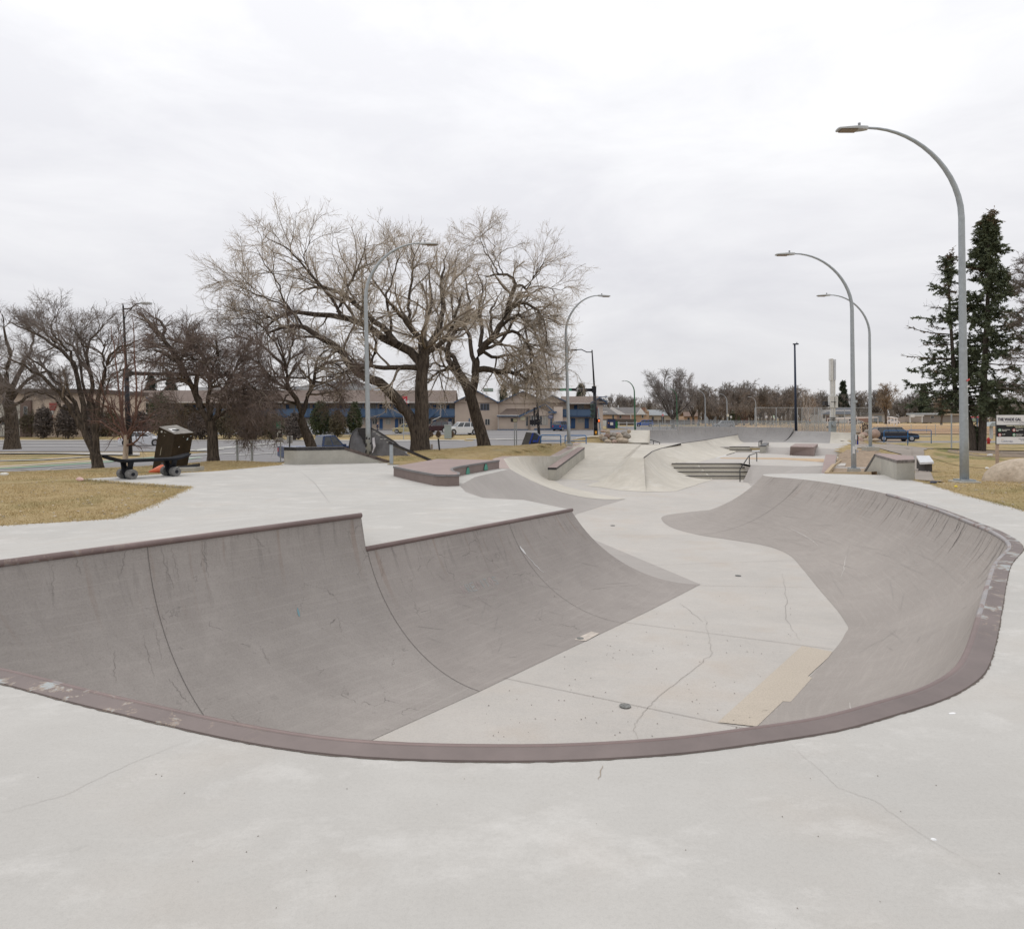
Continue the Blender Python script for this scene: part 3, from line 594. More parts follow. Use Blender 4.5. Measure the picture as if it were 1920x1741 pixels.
drape('street', [(-33.5, 33.5), (-22, 38.2), (-14, 39.8), (-8, 41), (-3, 44.5), (2, 49.5), (6, 54), (12, 58.8)], [(-31.5, 35.0), (-29.7, 39.6), (-27.7, 45), (-26.5, 52), (-25.5, 59.6), (-10, 59.6), (0, 59.6), (12, 59.6)], M_ASPH, 60, 24, .06)
drape('parking_lot', [(-52, 107), (26, 104)], [(-52, 136), (26, 136)], M_ASPH, 50, 6, .04)
drape('driveway', [(-5, 84.4), (34, 84.4)], [(-4, 107), (26, 107)], M_ASPH, 30, 10, .03)
drape('sidewalk', [(-160, 84.8), (-6, 84.8)], [(-160, 87.2), (-6, 87.2)], M_CONW, 80, 3, .07)
drape('sidewalk', [(-6, 88.5), (26, 91.5)], [(-6, 90.5), (26, 93.5)], M_CONW, 30, 3, .06)
drape('sidewalk', [hit(0, 878), hit(90, 872), hit(170, 867), (-27.2, 47)], [hit(0, 876.5), hit(90, 870.5), hit(170, 865.5), (-27.6, 47.3)], M_CONW, 20, 2, .09)
drape('bike_lane', [(-31.0, 35.3), (-29.0, 40.1), (-26.9, 45.4), (-25.6, 52)], [(-29.9, 35.6), (-27.9, 40.4), (-25.9, 45.7), (-24.8, 52)], M_GRT, 20, 3, .085)
drape('sidewalk', [hit(-40, 866.5), hit(80, 863.5), hit(172, 857)], [hit(-40, 865), hit(80, 862), hit(180, 855.5)], M_CONW, 20, 2, .05)
drape('sidewalk', [hit(-40, 851.6), hit(100, 851.8), hit(180, 854), hit(262, 855)], [hit(-40, 850), hit(100, 849.5), hit(190, 849.5), hit(262, 849.5)], M_CONW, 20, 2, .09)
drape('green_grass_patch', [hit(-40, 864), hit(60, 862.5), hit(160, 857)], [hit(-40, 853.5), hit(100, 852.6), hit(165, 855.5)], M_GREEN, 20, 4, .035)
drape('road_line', [hit(0, 886), hit(100, 879.5), hit(176, 873.5)], [hit(0, 885.4), hit(100, 878.9), hit(176, 873)], M_LINE, 20, 1, .1)
for a, b, wd in (((330, 848), (530, 831), 1.6), ((370, 846.5), (420, 843), 1.4), ((350, 856), (440, 851), 1.3), ((360, 843), (540, 838), .7), ((380, 860.5), (330, 861), .9), ((440, 856), (520, 850.5), .8), ((700, 829), (860, 826), .7), ((930, 825), (1060, 822), .8), ((1080, 824), (1130, 821), .8), ((0, 838.5), (220, 838), .6), ((0, 832), (220, 832), .6)):
    drape('road_line', [hit(a[0], a[1] + wd / 2), hit(b[0], b[1] + wd / 2)], [hit(a[0], a[1] - wd / 2), hit(b[0], b[1] - wd / 2)], M_LINE, 24, 1, .1)
drape('bike_lane', [hit(356, 863), hit(378, 860)], [hit(352, 860.5), hit(374, 858.5)], M_GRT, 8, 2, .095)
M_FIELD = mat('dry_field', (0.56, 0.365, 0.175), .95, var=.14, scale=.3); M_FIELD2 = mat('infield', (0.44, 0.285, 0.16), .95, var=.10, scale=.2)
drape('street', [(23.5, 93), (34, 93)], [(23.5, 175), (60, 175)], M_ASPH, 20, 20, .05); drape('playing_field', [(40, 112), (120, 100), (260, 100)], [(62, 232), (120, 232), (260, 232)], M_FIELD, 60, 30, .05)
drape('ball_diamond', [(44, 112), (70, 108), (130, 108)], [(50, 140), (80, 142), (130, 142)], M_FIELD2, 40, 8, .12)
drape('path', [hit(1600, 840), hit(1650, 841.5), hit(1665, 846), hit(1690, 852), hit(1712, 880), hit(1722, 902)], [hit(1602, 833.5), hit(1645, 833.5), hit(1700, 836), hit(1733, 846), hit(1733, 858), hit(1768, 905)], M_PATH, 50, 10, .035)
drape('path', [hit(1640, 834.5), hit(1729, 829.5), hit(1786, 830.5)], [hit(1640, 838), hit(1735, 845), hit(1784, 834.5)], M_PATH, 50, 10, .03)
M_MIXG = grass_mat('mixed_grass', .95); drape('grass_field', [(27, 57.5), (60, 57.5), (130, 57.5)], [(31, 78.5), (60, 79), (130, 80)], M_MIXG, 60, 16, .10)
drape('mixed_grass', [hit(1745, 858), hit(1790, 872), hit(1840, 878), (26, 27), (34, 27)], [hit(1790, 832), (33, 57.6), (40, 57.6), (48, 57.6), (60, 57.6)], M_MIXG, 40, 24, .02)
drape('tree_litter', [hit(1775, 848), hit(1840, 856), (34.5, 41)], [hit(1790, 838), hit(1840, 836), (44, 53)], mat('bare_soil', (.24, .185, .135), .95, var=.4, scale=2.5), 30, 10, .035)
drape('dirt_slope', [(11.1, 21.0), (13.1, 28.0), (15.7, 33.2), (19.2, 40.0), (20.9, 42.6)], [(12.3, 21), (14.6, 26), hit(1640, 856), hit(1655, 849), hit(1625, 843)], M_DIRT, 40, 12, .025)
drape('dirt_slope', [hit(1600, 835), hit(1660, 832), hit(1730, 831)], [hit(1600, 822), hit(1660, 820), hit(1728, 829)], M_DIRT, 30, 8, .025)
mb = MB(); cu = [(10.9, 20.7, 0), (13.0, 28.4, -.62), (15.55, 33.2, -.62), (19.6, 40.3, -.62), (20.6, 42.3, -.6), (23.7, 47.4, -.27), (26.6, 53.2, -.27)]
rows = [[(a[0] + dx, a[1] - dx * .4, a[2] + dz) for a in cu] for dx, dz in ((0, -.1), (0, .05), (.14, .06), (.14, -.3))]
mb.grid(rows); structure(mb.build('kerb', mat('kerb_tan', (.42, .32, .2), .8)))
# ================================================================== PARK FURNITURE
M_BLK = mat('black_steel', (0.045, 0.043, 0.045), .45, .5, var=.3, scale=9); M_RUST = mat('rusty_cap', (0.11, 0.085, 0.075), .55, .4, var=.5, scale=7)
M_GALV = mat('galvanised', (0.36, 0.39, 0.41), .45, .35, var=.10, scale=9); M_PINK = concrete('pink_concrete', (0.35, 0.27, 0.25), (0.29, .225, .21), blotch=.12, spots=.5)
M_BRICK = concrete('brown_concrete', (0.235, 0.185, 0.168), (0.19, .15, .135), blotch=.2, spots=.9, big=2)
M_TREADW = concrete('stair_concrete', (0.52, 0.485, 0.42), blotch=.15)
# stairs
def stairs(x0, x1, y1, z1, n, run, rise, label):
    t = thing('stairs', label, 'stairs', ((x0 + x1) / 2, y1 - n * run, z1 - n * rise), 'concrete stair sets')
    for k in range(n):
        yb = y1 - k * run; zt = z1 - k * rise - (0.004 if k == 0 else 0)
        mb = MB(); mb.box(x0, yb - run + .002 if k < n - 1 else yb - .03, z1 - n * rise - .1, x1, yb - .0 , zt - rise if k < n - 1 else zt - rise + .006)
        mb.build('step', M_TREADW, t)
        MB().box(x0, yb - .012, zt - rise + .0, x1, yb + .1, zt - .042).build('riser', M_TREADW, t)
        MB().box(x0, yb - .03, zt - .042, x1, yb + .05, zt + .003).build('nosing', M_BLK, t)
stairs(8.3, 11.9, 35.45, Z2, 4, .5, .175, 'four concrete steps with black metal nosings beside the curved pale ridge')
stairs(15.2, 16.75, 48.1, Z3, 2, .45, .175, 'two far concrete steps with dark nosings by the upper terrace')
p1 = P(1387.5, 903, ZF); p2 = P(1405, 870.5, Z2); p3 = P(1419, 865, Z2)
def rail2(label, posts, m=None, r=.026):
    t = thing('handrail', label, 'handrail', posts[0][:3])
    MB().tube([(a, b, h) for a, b, c, h in posts], r, 8).build('bar', m or M_BLK, t, smooth=True)
    for a, b, c, h in posts: MB().cyl((a, b, c - .05), (a, b, h), r, 8).build('post', m or M_BLK, t, smooth=True)
rail2('black steel handrail running down beside the four steps', [(*p1, p1[2] + .60), (*p2, p2[2] + .46), (*p3, p3[2] + .47)])
rail2('low black rail on top of the short ledge by the far steps', [(16.75, 46.3, -.2, .10), (17.35, 47.6, -.2, .12), (17.9, 48.9, -.2, .14)], r=.03)
rail2('dark handrail sloping down behind the pale deck, by the pale ramp', [(9.87, 50, Z3, .17), (10.4, 50.2, Z3, .05), (10.9, 50.4, Z3, -.1)])
# ledges
def ledge(label, body, cap=None, name='grind_ledge', m=M_LEDGE, mc=M_RUST, grp=None):
    t = thing(name, label, 'ledge', tuple(body['base'][0]), grp)
    b = MB(); lo = body['base']; hi = body['top']; n = len(lo)
    b.add(list(lo) + list(hi), [tuple(range(n - 1, -1, -1)), tuple(range(n, 2 * n))] + [(i, (i + 1) % n, (i + 1) % n + n, i + n) for i in range(n)])
    b.build('concrete_body', m, t)
    if cap: cap(t)
    return t
def capprism(poly, h, dz=0.004, out=.012):
    c = Vector((sum(p[0] for p in poly) / len(poly), sum(p[1] for p in poly) / len(poly), 0))
    q = [(p[0] + (p[0] - c.x) / max(.01, math.hypot(p[0] - c.x, p[1] - c.y)) * out, p[1] + (p[1] - c.y) / max(.01, math.hypot(p[0] - c.x, p[1] - c.y)) * out, p[2]) for p in poly]
    mb = MB(); n = len(q)
    mb.add([(a[0], a[1], a[2] - h) for a in q] + [(a[0], a[1], a[2] + dz) for a in q], [tuple(range(n - 1, -1, -1)), tuple(range(n, 2 * n))] + [(i, (i + 1) % n, (i + 1) % n + n, i + n) for i in range(n)])
    return mb
# left grind ledge
fl, mi, en = Vector((-7.73, 24.56, 0)), Vector((-6.17, 25.16, 0)), Vector((-4.5, 25.8, 0)); pd = Vector((-.36, .93, 0)) * .5
H = Vector((0, 0, .61))
t = thing('grind_ledge', 'long pale concrete ledge with dark steel edge, sloping down at its right end', 'ledge', fl)
el = Vector((-8.27, 24.82, 0)); mb = MB(); mb.prism([fl[:2], mi[:2], (mi + pd)[:2], (el + pd * .7)[:2], el[:2]], -.06, .61)
mb.add([mi - H * .1, en - H * .1, en + H * .04, mi + H] + [v + pd for v in (mi - H * .1, en - H * .1, en + H * .04, mi + H)], [(0, 1, 2, 3), (7, 6, 5, 4), (3, 2, 6, 7), (1, 5, 6, 2)]); mb.build('concrete_body', M_LEDGE, t)
MB().prism([(fl + Vector((-.01, -.014, 0)))[:2], (fl + pd * .6)[:2], (el + pd * .7)[:2], (el + Vector((-.02, -.01, 0)))[:2]], .51, .617).build('steel_edge', M_BLK, t)
ux = (mi - fl).normalized(); o1 = Vector((ux.y, -ux.x, 0)) * .015
for a, b, m_ in ((fl - ux * .02, mi, M_BLK), (mi, en, M_RUST)):
    h0 = H; h1 = H if b is mi else H * .04
    A = a + h0; B = b + h1
    MB().add([A + o1 + Vector((0, 0, -.10)), B + o1 + Vector((0, 0, -.10)), B + o1 + Vector((0, 0, .008)), A + o1 + Vector((0, 0, .008)), A + pd + Vector((0, 0, .008)), B + pd + Vector((0, 0, .008))], [(0, 1, 2, 3), (3, 2, 5, 4)]).add([A + o1 + Vector((0, 0, -.10)), A + o1 + Vector((0, 0, .008)), A + pd + Vector((0, 0, .008)), A + pd + Vector((0, 0, -.10))], [(0, 1, 2, 3)]).build('steel_edge', m_, t)
# flat bar rail by the funbox
t = thing('flat_rail', 'black flat bar rail on a grey post, sloping down behind the low box', 'rail', (-4.36, 24.7, 0))
MB().box(-4.42, 24.64, -.02, -4.30, 24.76, .80).build('post', M_GALV, t)
MB().box(-3.2, 25.9, -.02, -3.12, 25.98, .12).build('post', M_BLK, t)
a, b = Vector((-4.42, 24.62, .83)), Vector((-2.98, 26.1, .05)); side = Vector((.7, -.7, 0)) * .07
MB().add([a - side, a + side, b + side, b - side] + [v - Vector((0, 0, .09)) for v in (a - side, a + side, b + side, b - side)], [(0, 1, 2, 3), (7, 6, 5, 4), (0, 4, 5, 1), (1, 5, 6, 2), (2, 6, 7, 3), (3, 7, 4, 0)]).build('flat_bar', M_BLK, t)
# funbox
zt = .28
top = [P(738, 874, zt), P(776, 882, zt), P(816, 889.3, zt), P(838, 890, zt), P(861, 889.3, zt), P(861, 885.5, zt), P(852, 883.3, zt), P(847.5, 880.5, zt), P(848, 877.6, zt), P(855, 875.2, zt), P(868, 872.7, zt), P(900, 867.6, zt), P(936, 862.3, zt), P(820, 860, zt)]
t = thing('manual_pad', 'low brown concrete box with curved notch and small green arches in its sides', 'skate box', top[4][:2] + (0,))
MB().prism([p[:2] for p in top], -.05, zt - .05).build('concrete_body', M_BRICK, t)
cen = Vector((sum(p[0] for p in top) / len(top), sum(p[1] for p in top) / len(top)))
MB().prism([p[:2] for p in top], zt - .048, zt).build('top_slab', M_PINK, t)
mb = MB(); k_ = len(top)
for i in list(range(0, 12)):
    a, b = Vector(top[i]), Vector(top[i + 1]); d = (b - a).normalized(); nrm = Vector((d.y, -d.x, 0)); e_ = .003 + .001 * (i % 3)
    mb.add([a + nrm * .02 - Vector((0, 0, .045)), b + nrm * .02 - Vector((0, 0, .045)), b + nrm * .02 + Vector((0, 0, e_)), a + nrm * .02 + Vector((0, 0, e_)), b - nrm * .05 + Vector((0, 0, e_)), a - nrm * .05 + Vector((0, 0, e_))], [(0, 1, 2, 3), (3, 2, 4, 5)])
mb.build('steel_edge', mat('edge_steel', (.20, .19, .19), .5, .4), t)
def arch(c, d, w_, h_):
    d = Vector(d).normalized(); nrm = Vector((d.y, -d.x, 0)); c = Vector(c)
    for (s, o_, m_, nm) in ((1.12, .006, M_BLK, 'arch_rim'), (1.0, .010, mat('green_paint', (.07, .27, .20), .6), 'arch')):
        ps = [c + d * (math.cos(a_) * w_ / 2 * s) + Vector((0, 0, math.sin(a_) * h_ * s)) + nrm * o_ for a_ in np.linspace(0, math.pi, 13)]
        MB().extr(ps, -nrm * .004).build(nm, m_, t)
A_, B_ = Vector(top[0]), Vector(top[2]); q = A_.lerp(B_, .49); arch((q.x, q.y, .01), B_ - A_, .20, .19)
A_, B_ = Vector(top[10]), Vector(top[12]); q = A_.lerp(B_, .12); arch((q.x, q.y, .01), B_ - A_, .26, .20); q = A_.lerp(B_, .60); arch((q.x, q.y, .03), B_ - A_, .28, .20)
# down ledge on the left bank
a, b = Vector((1.74, 33.2, 0)), Vector((4.05, 42.0, 0)); s = Vector((.42, -.08, 0))
base = [(a.x, a.y, ZF - .05), (a.x + s.x, a.y + s.y, ZF - .05), (b.x + s.x, b.y, -.9), (b.x, b.y, -.9)]; tp = [(a.x, a.y, ZF + .60), (a.x + s.x, a.y + s.y, ZF + .60), (b.x + s.x, b.y, -.13), (b.x, b.y, -.13)]
ledge('sloping concrete ledge with brown top and dark edges on the pale left bank', dict(base=base, top=tp), lambda t: (capprism([(p[0], p[1], p[2] + .03) for p in tp], .10, .0).build('steel_edge', M_BLK, t), capprism([(p[0], p[1], p[2] + .034) for p in tp], .01, .003, -.03).build('top_slab', M_PINK, t)))
# box on the upper bank
tp = [P(1482, 837, -.09), P(1526, 838, -.09), P(1533.5, 832, -.09), P(1491, 831.8, -.09)]; base = [P(1480.5, 853, Z2 - .0), P(1526, 855, Z2), (tp[2][0], tp[2][1], -.5), (tp[3][0], tp[3][1], -.5)]
ledge('reddish brown concrete box set into the upper grey bank', dict(base=base, top=tp), lambda t: capprism([(p[0], p[1], p[2] + .01) for p in tp], .05, 0.0, .01).build('top_slab', M_PINK, t), 'concrete_box', concrete('red_concrete', (.30, .235, .215), (.25, .19, .175), blotch=.2))
# hubba ledge on the lower bank
tp = [P(1539, 888, -.82), P(1562, 889, -.82), P(1569, 853, -.32), P(1548, 852, -.32)]; base = [(p[0], p[1], p[2] - .5) for p in tp]
ledge('steep pink topped ledge with grey steel edges running down the grey bank', dict(base=base, top=tp), lambda t: (capprism([(p[0], p[1], p[2] + .01) for p in tp], .06, 0, .02).build('steel_edge', M_GALV, t), capprism([(p[0], p[1], p[2] + .018) for p in tp], .01, .0, -.10).build('top_slab', M_PINK, t)), m=M_LEDGE)
# short ledge under the low rail
x0, y0 = 16.55, 45.6
ledge('short pale concrete ledge carrying a low black rail', dict(base=[(x0, y0, Z2), (x0 + .4, y0, Z2), (x0 + 2.2, y0 + 4.2, -.35), (x0 + 1.8, y0 + 4.2, -.35)], top=[(x0, y0, -.16), (x0 + .4, y0, -.16), (x0 + 2.2, y0 + 4.2, -.10), (x0 + 1.8, y0 + 4.2, -.10)]),
      lambda t: capprism([(x0, y0, -.15), (x0 + .4, y0, -.15), (x0 + 2.2, y0 + 4.2, -.09), (x0 + 1.8, y0 + 4.2, -.09)], .05).build('steel_edge', M_BLK, t))
# right hubba block
tA = P(1681, 863, .53); tB = P(1715, 862, .53); tC = P(1715, 855.5, .53); tD = P(1652, 849.5, .53); tE = P(1640, 851.5, .53); lo = (12.55, 24.4, -.33); lo2 = (12.95, 24.3, -.33)
t = thing('concrete_block_ledge', 'pale concrete block ledge with steel rimmed top on the right deck, sloping down behind', 'ledge', tA[:2] + (0,))
MB().prism([tA[:2], tB[:2], tC[:2], tD[:2], tE[:2]], -.3, .53 - .001).add([(*tE[:2], .52), (*tD[:2], .52), lo2, lo, (*tE[:2], -.6), (*tD[:2], -.6), (lo2[0], lo2[1], -.8), (lo[0], lo[1], -.8)], [(0, 1, 2, 3), (0, 3, 7, 4), (1, 5, 6, 2), (3, 2, 6, 7)]).build('concrete_body', M_LEDGE, t)
capprism([tA, tB, tC, tD, tE], .07, .006, .015).build('steel_rim', mat('rim_steel', (.17, .15, .14), .5, .3, var=.5, scale=8), t)
capprism([tA, tB, tC, tD, tE], -.004, .009, -.035).build('top_slab', M_PINK, t)
MB().add([(tE[0] - .02, tE[1] - .02, .54), (tD[0], tD[1], .54), (lo2[0], lo2[1], lo2[2] + .03), (lo[0] - .02, lo[1], lo[2] + .03), (tE[0] - .02, tE[1] - .02, .45), (lo[0] - .02, lo[1], lo[2] - .07)], [(0, 1, 2, 3), (0, 3, 5, 4)]).build('steel_edge', M_BLK, t)
# --- giant skateboard bench
d = Vector((.6, .8, 0)); s = Vector((.8, -.6, 0)); T1 = Vector((-10.63, 18.85, 0)); T2 = T1 + d * 1.2
t = thing('skateboard_bench', 'black bench shaped like a giant skateboard on thick grey wheels', 'bench', T1)
mb = MB(); rows = []; rows2 = []
for k in range(25):
    u = k / 24; x = -.62 + u * 2.4; wd = .29 * math.sin(math.pi * min(1, max(0.0, (u * 2.4 + .02) / .6)) / 2) ** .5 * math.sin(math.pi * min(1, (2.42 - u * 2.4) / .6) / 2) ** .5
    z = .49 + .16 * max(0, (-x - .1) / .52) ** 1.3 + .13 * max(0, (x - 1.3) / .48) ** 1.3
    rows.append([tuple(T1 + d * x + s * (j / 4 * wd) + Vector((0, 0, z + .035 * abs(j / 4) ** 2))) for j in range(-4, 5)])
mb.grid(rows); mb.grid([[(p[0], p[1], p[2] - .05) for p in r] for r in rows])
mb.grid([[r[0], (r[0][0], r[0][1], r[0][2] - .05)] for r in rows]); mb.grid([[r[-1], (r[-1][0], r[-1][1], r[-1][2] - .05)] for r in rows])
M_SKB = mat('black_board', (.016, .017, .021), .8, .0, var=.4, scale=6, spec=.15); mb.build('deck', M_SKB, t, smooth=True)
for T in (T1, T2):
    for sg in (-1, 1):
        MB().tube([T + s * (.02 * sg) + Vector((0, 0, .13)), T + s * (.10 * sg) + Vector((0, 0, .22)), T + s * (.20 * sg) + Vector((0, 0, .36)), T + s * (.24 * sg) + Vector((0, 0, .48))], [.075, .07, .05, .055], 8, sx=1.5).build('truck_arm', M_SKB, t, smooth=True)
        c = T + s * (.26 * sg) + Vector((0, 0, .135)); wm = MB(); wm.tube([c - s * .10, c - s * .09, c + s * .09, c + s * .10], [.115, .135, .135, .115], 18)
        wl = wm.build('wheel', mat('worn_grey_wheel', (.16, .155, .15), .8, var=.35, scale=14), t, smooth=False); MB().tube([c + s * .085 * 1, c + s * .108], [.05, .05], 12).build('hub', M_SKB, wl)
        MB().tube([c - s * .085 * 1, c - s * .108], [.05, .05], 12).build('hub', M_SKB, wl)
    MB().box(T.x - .06, T.y - .06, -.01, T.x + .06, T.y + .06, .2).build('truck_base', M_SKB, t)
# --- brown bin box, its slab, cone
t = thing('bin_box', 'dark brown steel bin box leaning to the right with stickers and a grey sloping lid', 'bin box', Q(318, 880, 22.9))
b = [Q(285.6, 880, 23.7), Q(316, 883, 22.8), Q(351, 876, 23.5), Q(320, 874, 24.5)]; tt = [Q(297.8, 800.5, 23.7), Q(328, 814, 22.8), Q(362.7, 811, 23.5), Q(331, 797, 24.5)]
M_BROWN = mat('brown_paint', (.034, .024, .014), .85, var=.3, scale=4, spec=.12)
MB().add(b + tt, [(0, 1, 5, 4), (1, 2, 6, 5), (2, 3, 7, 6), (3, 0, 4, 7)]).build('bin_body', M_BROWN, t)
up_ = [(p[0] * 1.0, p[1], p[2] + .012) for p in tt]; MB().extr([(p[0], p[1], p[2] - .005) for p in tt], (0, 0, .02)).build('lid', mat('grey_lid', (.20, .185, .165), .6, .1, var=.3, scale=5), t)
def on(a, b_, c_, d_, u, v, o=(0, 0, 0)): 
    A, B, C_, D = map(Vector, (a, b_, c_, d_)); return (A.lerp(B, u)).lerp(D.lerp(C_, u), v) + Vector(o)
for (u, v, w_, h_, col, fc) in ((.17, .90, .10, .05, (.55, .55, .52), 0), (.36, .93, .14, .02, (.25, .24, .2), 0), (.40, .85, .05, .02, (.4, .4, .38), 0), (.68, .80, .07, .07, (.42, .5, .52), 1), (.85, .90, .06, .02, (.4, .5, .6), 1), (.3, .62, .06, .03, (.6, .6, .6), 1), (.45, .90, .04, .02, (.3, .4, .3), 1), (.33, .36, .05, .22, (.20, .17, .12), 0)):
    fa = (b[0], b[1], tt[1], tt[0]) if fc == 0 else (b[1], b[2], tt[2], tt[1])
    n_ = (Vector(fa[1]) - Vector(fa[0])).cross(Vector(fa[3]) - Vector(fa[0])).normalized() * .006
    MB().extr([on(*fa, u, v, n_), on(*fa, u + w_, v + .01, n_), on(*fa, u + w_, v + h_, n_), on(*fa, u + .01, v + h_ * .8, n_)], n_ * .2).build('sticker', mat('sticker%d%d' % (u * 100, v * 100), col, .6), t)
c_ = on(*tt, .62, .35, (0, 0, .02)); MB().box(c_.x - .06, c_.y - .09, c_.z - .01, c_.x + .1, c_.y + .09, c_.z + .03).build('lid_slot', M_BLK, t)
MB().extr([on(*tt, .35, .2, (0, 0, .017)), on(*tt, .75, .1, (0, 0, .017)), on(*tt, .7, .5, (0, 0, .017)), on(*tt, .4, .55, (0, 0, .017))], (0, 0, .003)).build('sticker', mat('white_smear', (.62, .61, .6), .6), t)
t = thing('bin_slab', 'small concrete slab with a black steel frame under the leaning bin box', 'slab', Q(345, 881, 22.6))
o = Q(342, 881, 22.6); MB().box(o[0] - .35, o[1] - .3, -.15, o[0] + .5, o[1] + .5, .05).build('slab', M_LEDGE, t); MB().extr([(o[0] - .1, o[1] - .1, .052), (o[0] + .42, o[1] + .1, .052), (o[0] + .42, o[1] + .12, .16), (o[0] - .1, o[1] - .08, .08)], (0, .25, 0)).build('frame', M_BLK, t)
c0 = Vector((-9.55, 17.95, 0)); c0 = Vector(Q(279.5, 885.5, 21.6)); c1 = Vector(Q(306, 878, 21.9)); t = thing('traffic_cone', 'orange traffic cone lying on its side behind the skateboard bench', 'traffic cone', c0)
MB().tube([c0 + Vector((0, 0, .02)), c1], [.025, .15], 16).build('cone', mat('cone_orange', (.66, .16, .08), .45), t, smooth=True); dd = (c1 - c0).normalized()
MB().tube([c1 - dd * .02, c1 + dd * .03], [.19, .19], 4).build('foot', M_BLK, t)
# --- tipped quarter ramp
Mr = mat('grey_ramp', (.150, .148, .155), .6, .1, var=.3, scale=3.0); t = thing('ramp_module', 'old dark grey skate ramp section lying tipped on the grass behind the ledge', 'ramp', Q(700, 858, 31))
L_ = [Q(654.5, 848, 30.2), Q(655, 834, 30.2), Q(657.3, 821, 30.3), Q(661.5, 811, 30.5), Q(668, 803.6, 30.8)]
R_ = [Q(690, 851, 31.2), Q(688, 840, 31.4), Q(684, 827, 31.6), Q(677, 814, 31.8), Q(670.5, 804.5, 31.6)]
mid = [tuple((np.array(a) * .5 + np.array(b) * .5 + np.array([.15, .25, 0]))) for a, b in zip(L_, R_)]
mb = MB(); mb.grid([L_, mid, R_]); mb.grid([[(p[0] - .03, p[1] + .05, p[2]) for p in r] for r in (L_, mid, R_)]); mb.build('curved_face', Mr, t, smooth=True, recalc=False)
MB().extr([Q(669, 803.6, 31.0), Q(698, 803, 31.3), Q(694, 850, 31.5), Q(688, 840, 31.5), Q(682, 822, 31.6)], (0, .12, 0)).build('dark_deck', mat('ramp_dark', (.06, .06, .065), .6), t)
MB().extr([Q(697, 803, 30.9), Q(703, 806, 30.8), Q(711, 810.6, 30.7), Q(724, 819, 30.5), Q(739, 828, 30.2), Q(750, 837, 30.0), Q(757, 844, 29.9), Q(762, 851, 29.8), Q(769, 854.5, 29.7), Q(768, 857, 29.7), Q(709, 860, 30.6), Q(692, 857, 31)], (.03, .06, 0)).build('side_panel', Mr, t)
MB().tube([L_[0], L_[1], L_[2], L_[3], L_[4], Q(697, 802.6, 30.9), Q(711, 810, 30.7), Q(739, 827.4, 30.2), Q(757, 843.4, 29.9)], .03, 6).build('steel_rim', M_BLK, t, smooth=True)
MB().extr([Q(698, 821, 30.55), Q(702, 819.6, 30.55), Q(703, 828, 30.5), Q(704.3, 836, 30.5), Q(701, 842, 30.5), Q(699, 849, 30.6), Q(697.6, 848, 30.6), Q(700, 838, 30.55), Q(698.6, 831, 30.55)], (0, .01, 0)).build('paint_mark', mat('white_paint_mark', (.66, .65, .70), .6), t)
for px, py in ((668, 809), (669, 812), (701.5, 809), (707.5, 813), (711, 816), (715, 823), (722, 823), (727, 829), (675, 838), (664, 838)): MB().box(*(lambda c: (c[0] - .055, c[1], c[2] - .012, c[0] + .055, c[1] + .012, c[2] + .02))(Q(px, py, 30.3 if px > 690 else 30.1))).build('bolt_plate', mat('chip', (.42, .42, .4), .6), t) if px > 690 else None
# --- white bench
t = thing('park_bench', 'white topped backless bench with dark legs beside the path', 'bench', Q(1738, 884.5, 27.3))
f = [Q(1725, 870.5, 27), Q(1751, 869.3, 27)]; g = [Q(1718, 857.3, 31.6), Q(1742.5, 857, 31.6)]
MB().extr([f[0], f[1], g[1], g[0]], (0, 0, .08)).build('seat', mat('white_bench', (.60, .61, .63), .5), t)
zb = f[0][2]
for yy, px in ((27.6, 1738), (30.6, 1733)):
    c = Q(px, 870, yy); MB().box(c[0] - .14, yy - .12, -.6, c[0] + .14, yy + .35, zb - .001).build('leg', mat('dark_leg', (.07, .065, .065), .7), t)
# --- drain covers, litter
for i, (px, py, r_) in enumerate(((1172, 1323.5, .060), (1384, 1079, .055), (1149, 985, .065), (1088, 1197, .05))):
    c = P(px, py, ZF); lb = ('round dark drain cover near the front of the bowl floor', 'small round drain cover in the middle of the bowl floor', 'farthest small drain cover on the bowl floor', 'worn bolt hole in the pale patch at the foot of the wall')[i]
    o = MB().cyl((c[0], c[1], ZF + .001), (c[0], c[1], ZF + .009), r_, 24).build('drain_cover', mat('drain_iron', (.17, .17, .16), .6, .2, var=.6, scale=60), loc=c); o['label'] = lb; o['category'] = 'drain cover'
def litter(px, py, z, sx, sy, h, lab, col=(.75, .75, .75), ang=0, seed=1):
    c = P(px, py, z) if z is not None else (*hit(px, py), 0)
    if z is None: c = (c[0], c[1], TZ(c[0], c[1]) + .03)
    o = MB(Matrix.Translation(Vector(c)) @ Matrix.Rotation(ang, 4, 'Z')).ball((0, 0, h * .3), 1, 9, 5, .22, seed, (sx, sy, h)).build('litter', mat('litter_%d%d' % (px, py), col, .7), loc=c); o['label'] = lab; o['category'] = 'litter'
litter(1751, 1573, 0, .012, .008, .004, 'small round white scrap on the near deck, right of centre', (.8, .8, .8))
litter(1786, 1337, 0, .025, .010, .003, 'white paper scrap on the deck by the right curve of the steel edge', (.85, .85, .85), .2, 3)
litter(150, 899, .02, .16, .05, .05, 'red and white paper cup lying at the slab corner', (.70, .48, .45), -.4, 5)
litter(9, 891.5, None, .14, .06, .06, 'white scrap on the grass at the far left edge', (.8, .8, .78), .2, 6)
litter(1856, 854, None, .20, .07, .06, 'white paper lying on grass left of the sign post', (.75, .75, .78), .2, 7)
litter(1851, 879, None, .10, .06, .05, 'white crumpled scrap on grass left of the big boulder', (.8, .8, .8), .1, 8)
litter(1792, 914.5, None, .035, .03, .03, 'small yellow scrap on the grass edge of the right deck', (.75, .6, .08), .1, 9)
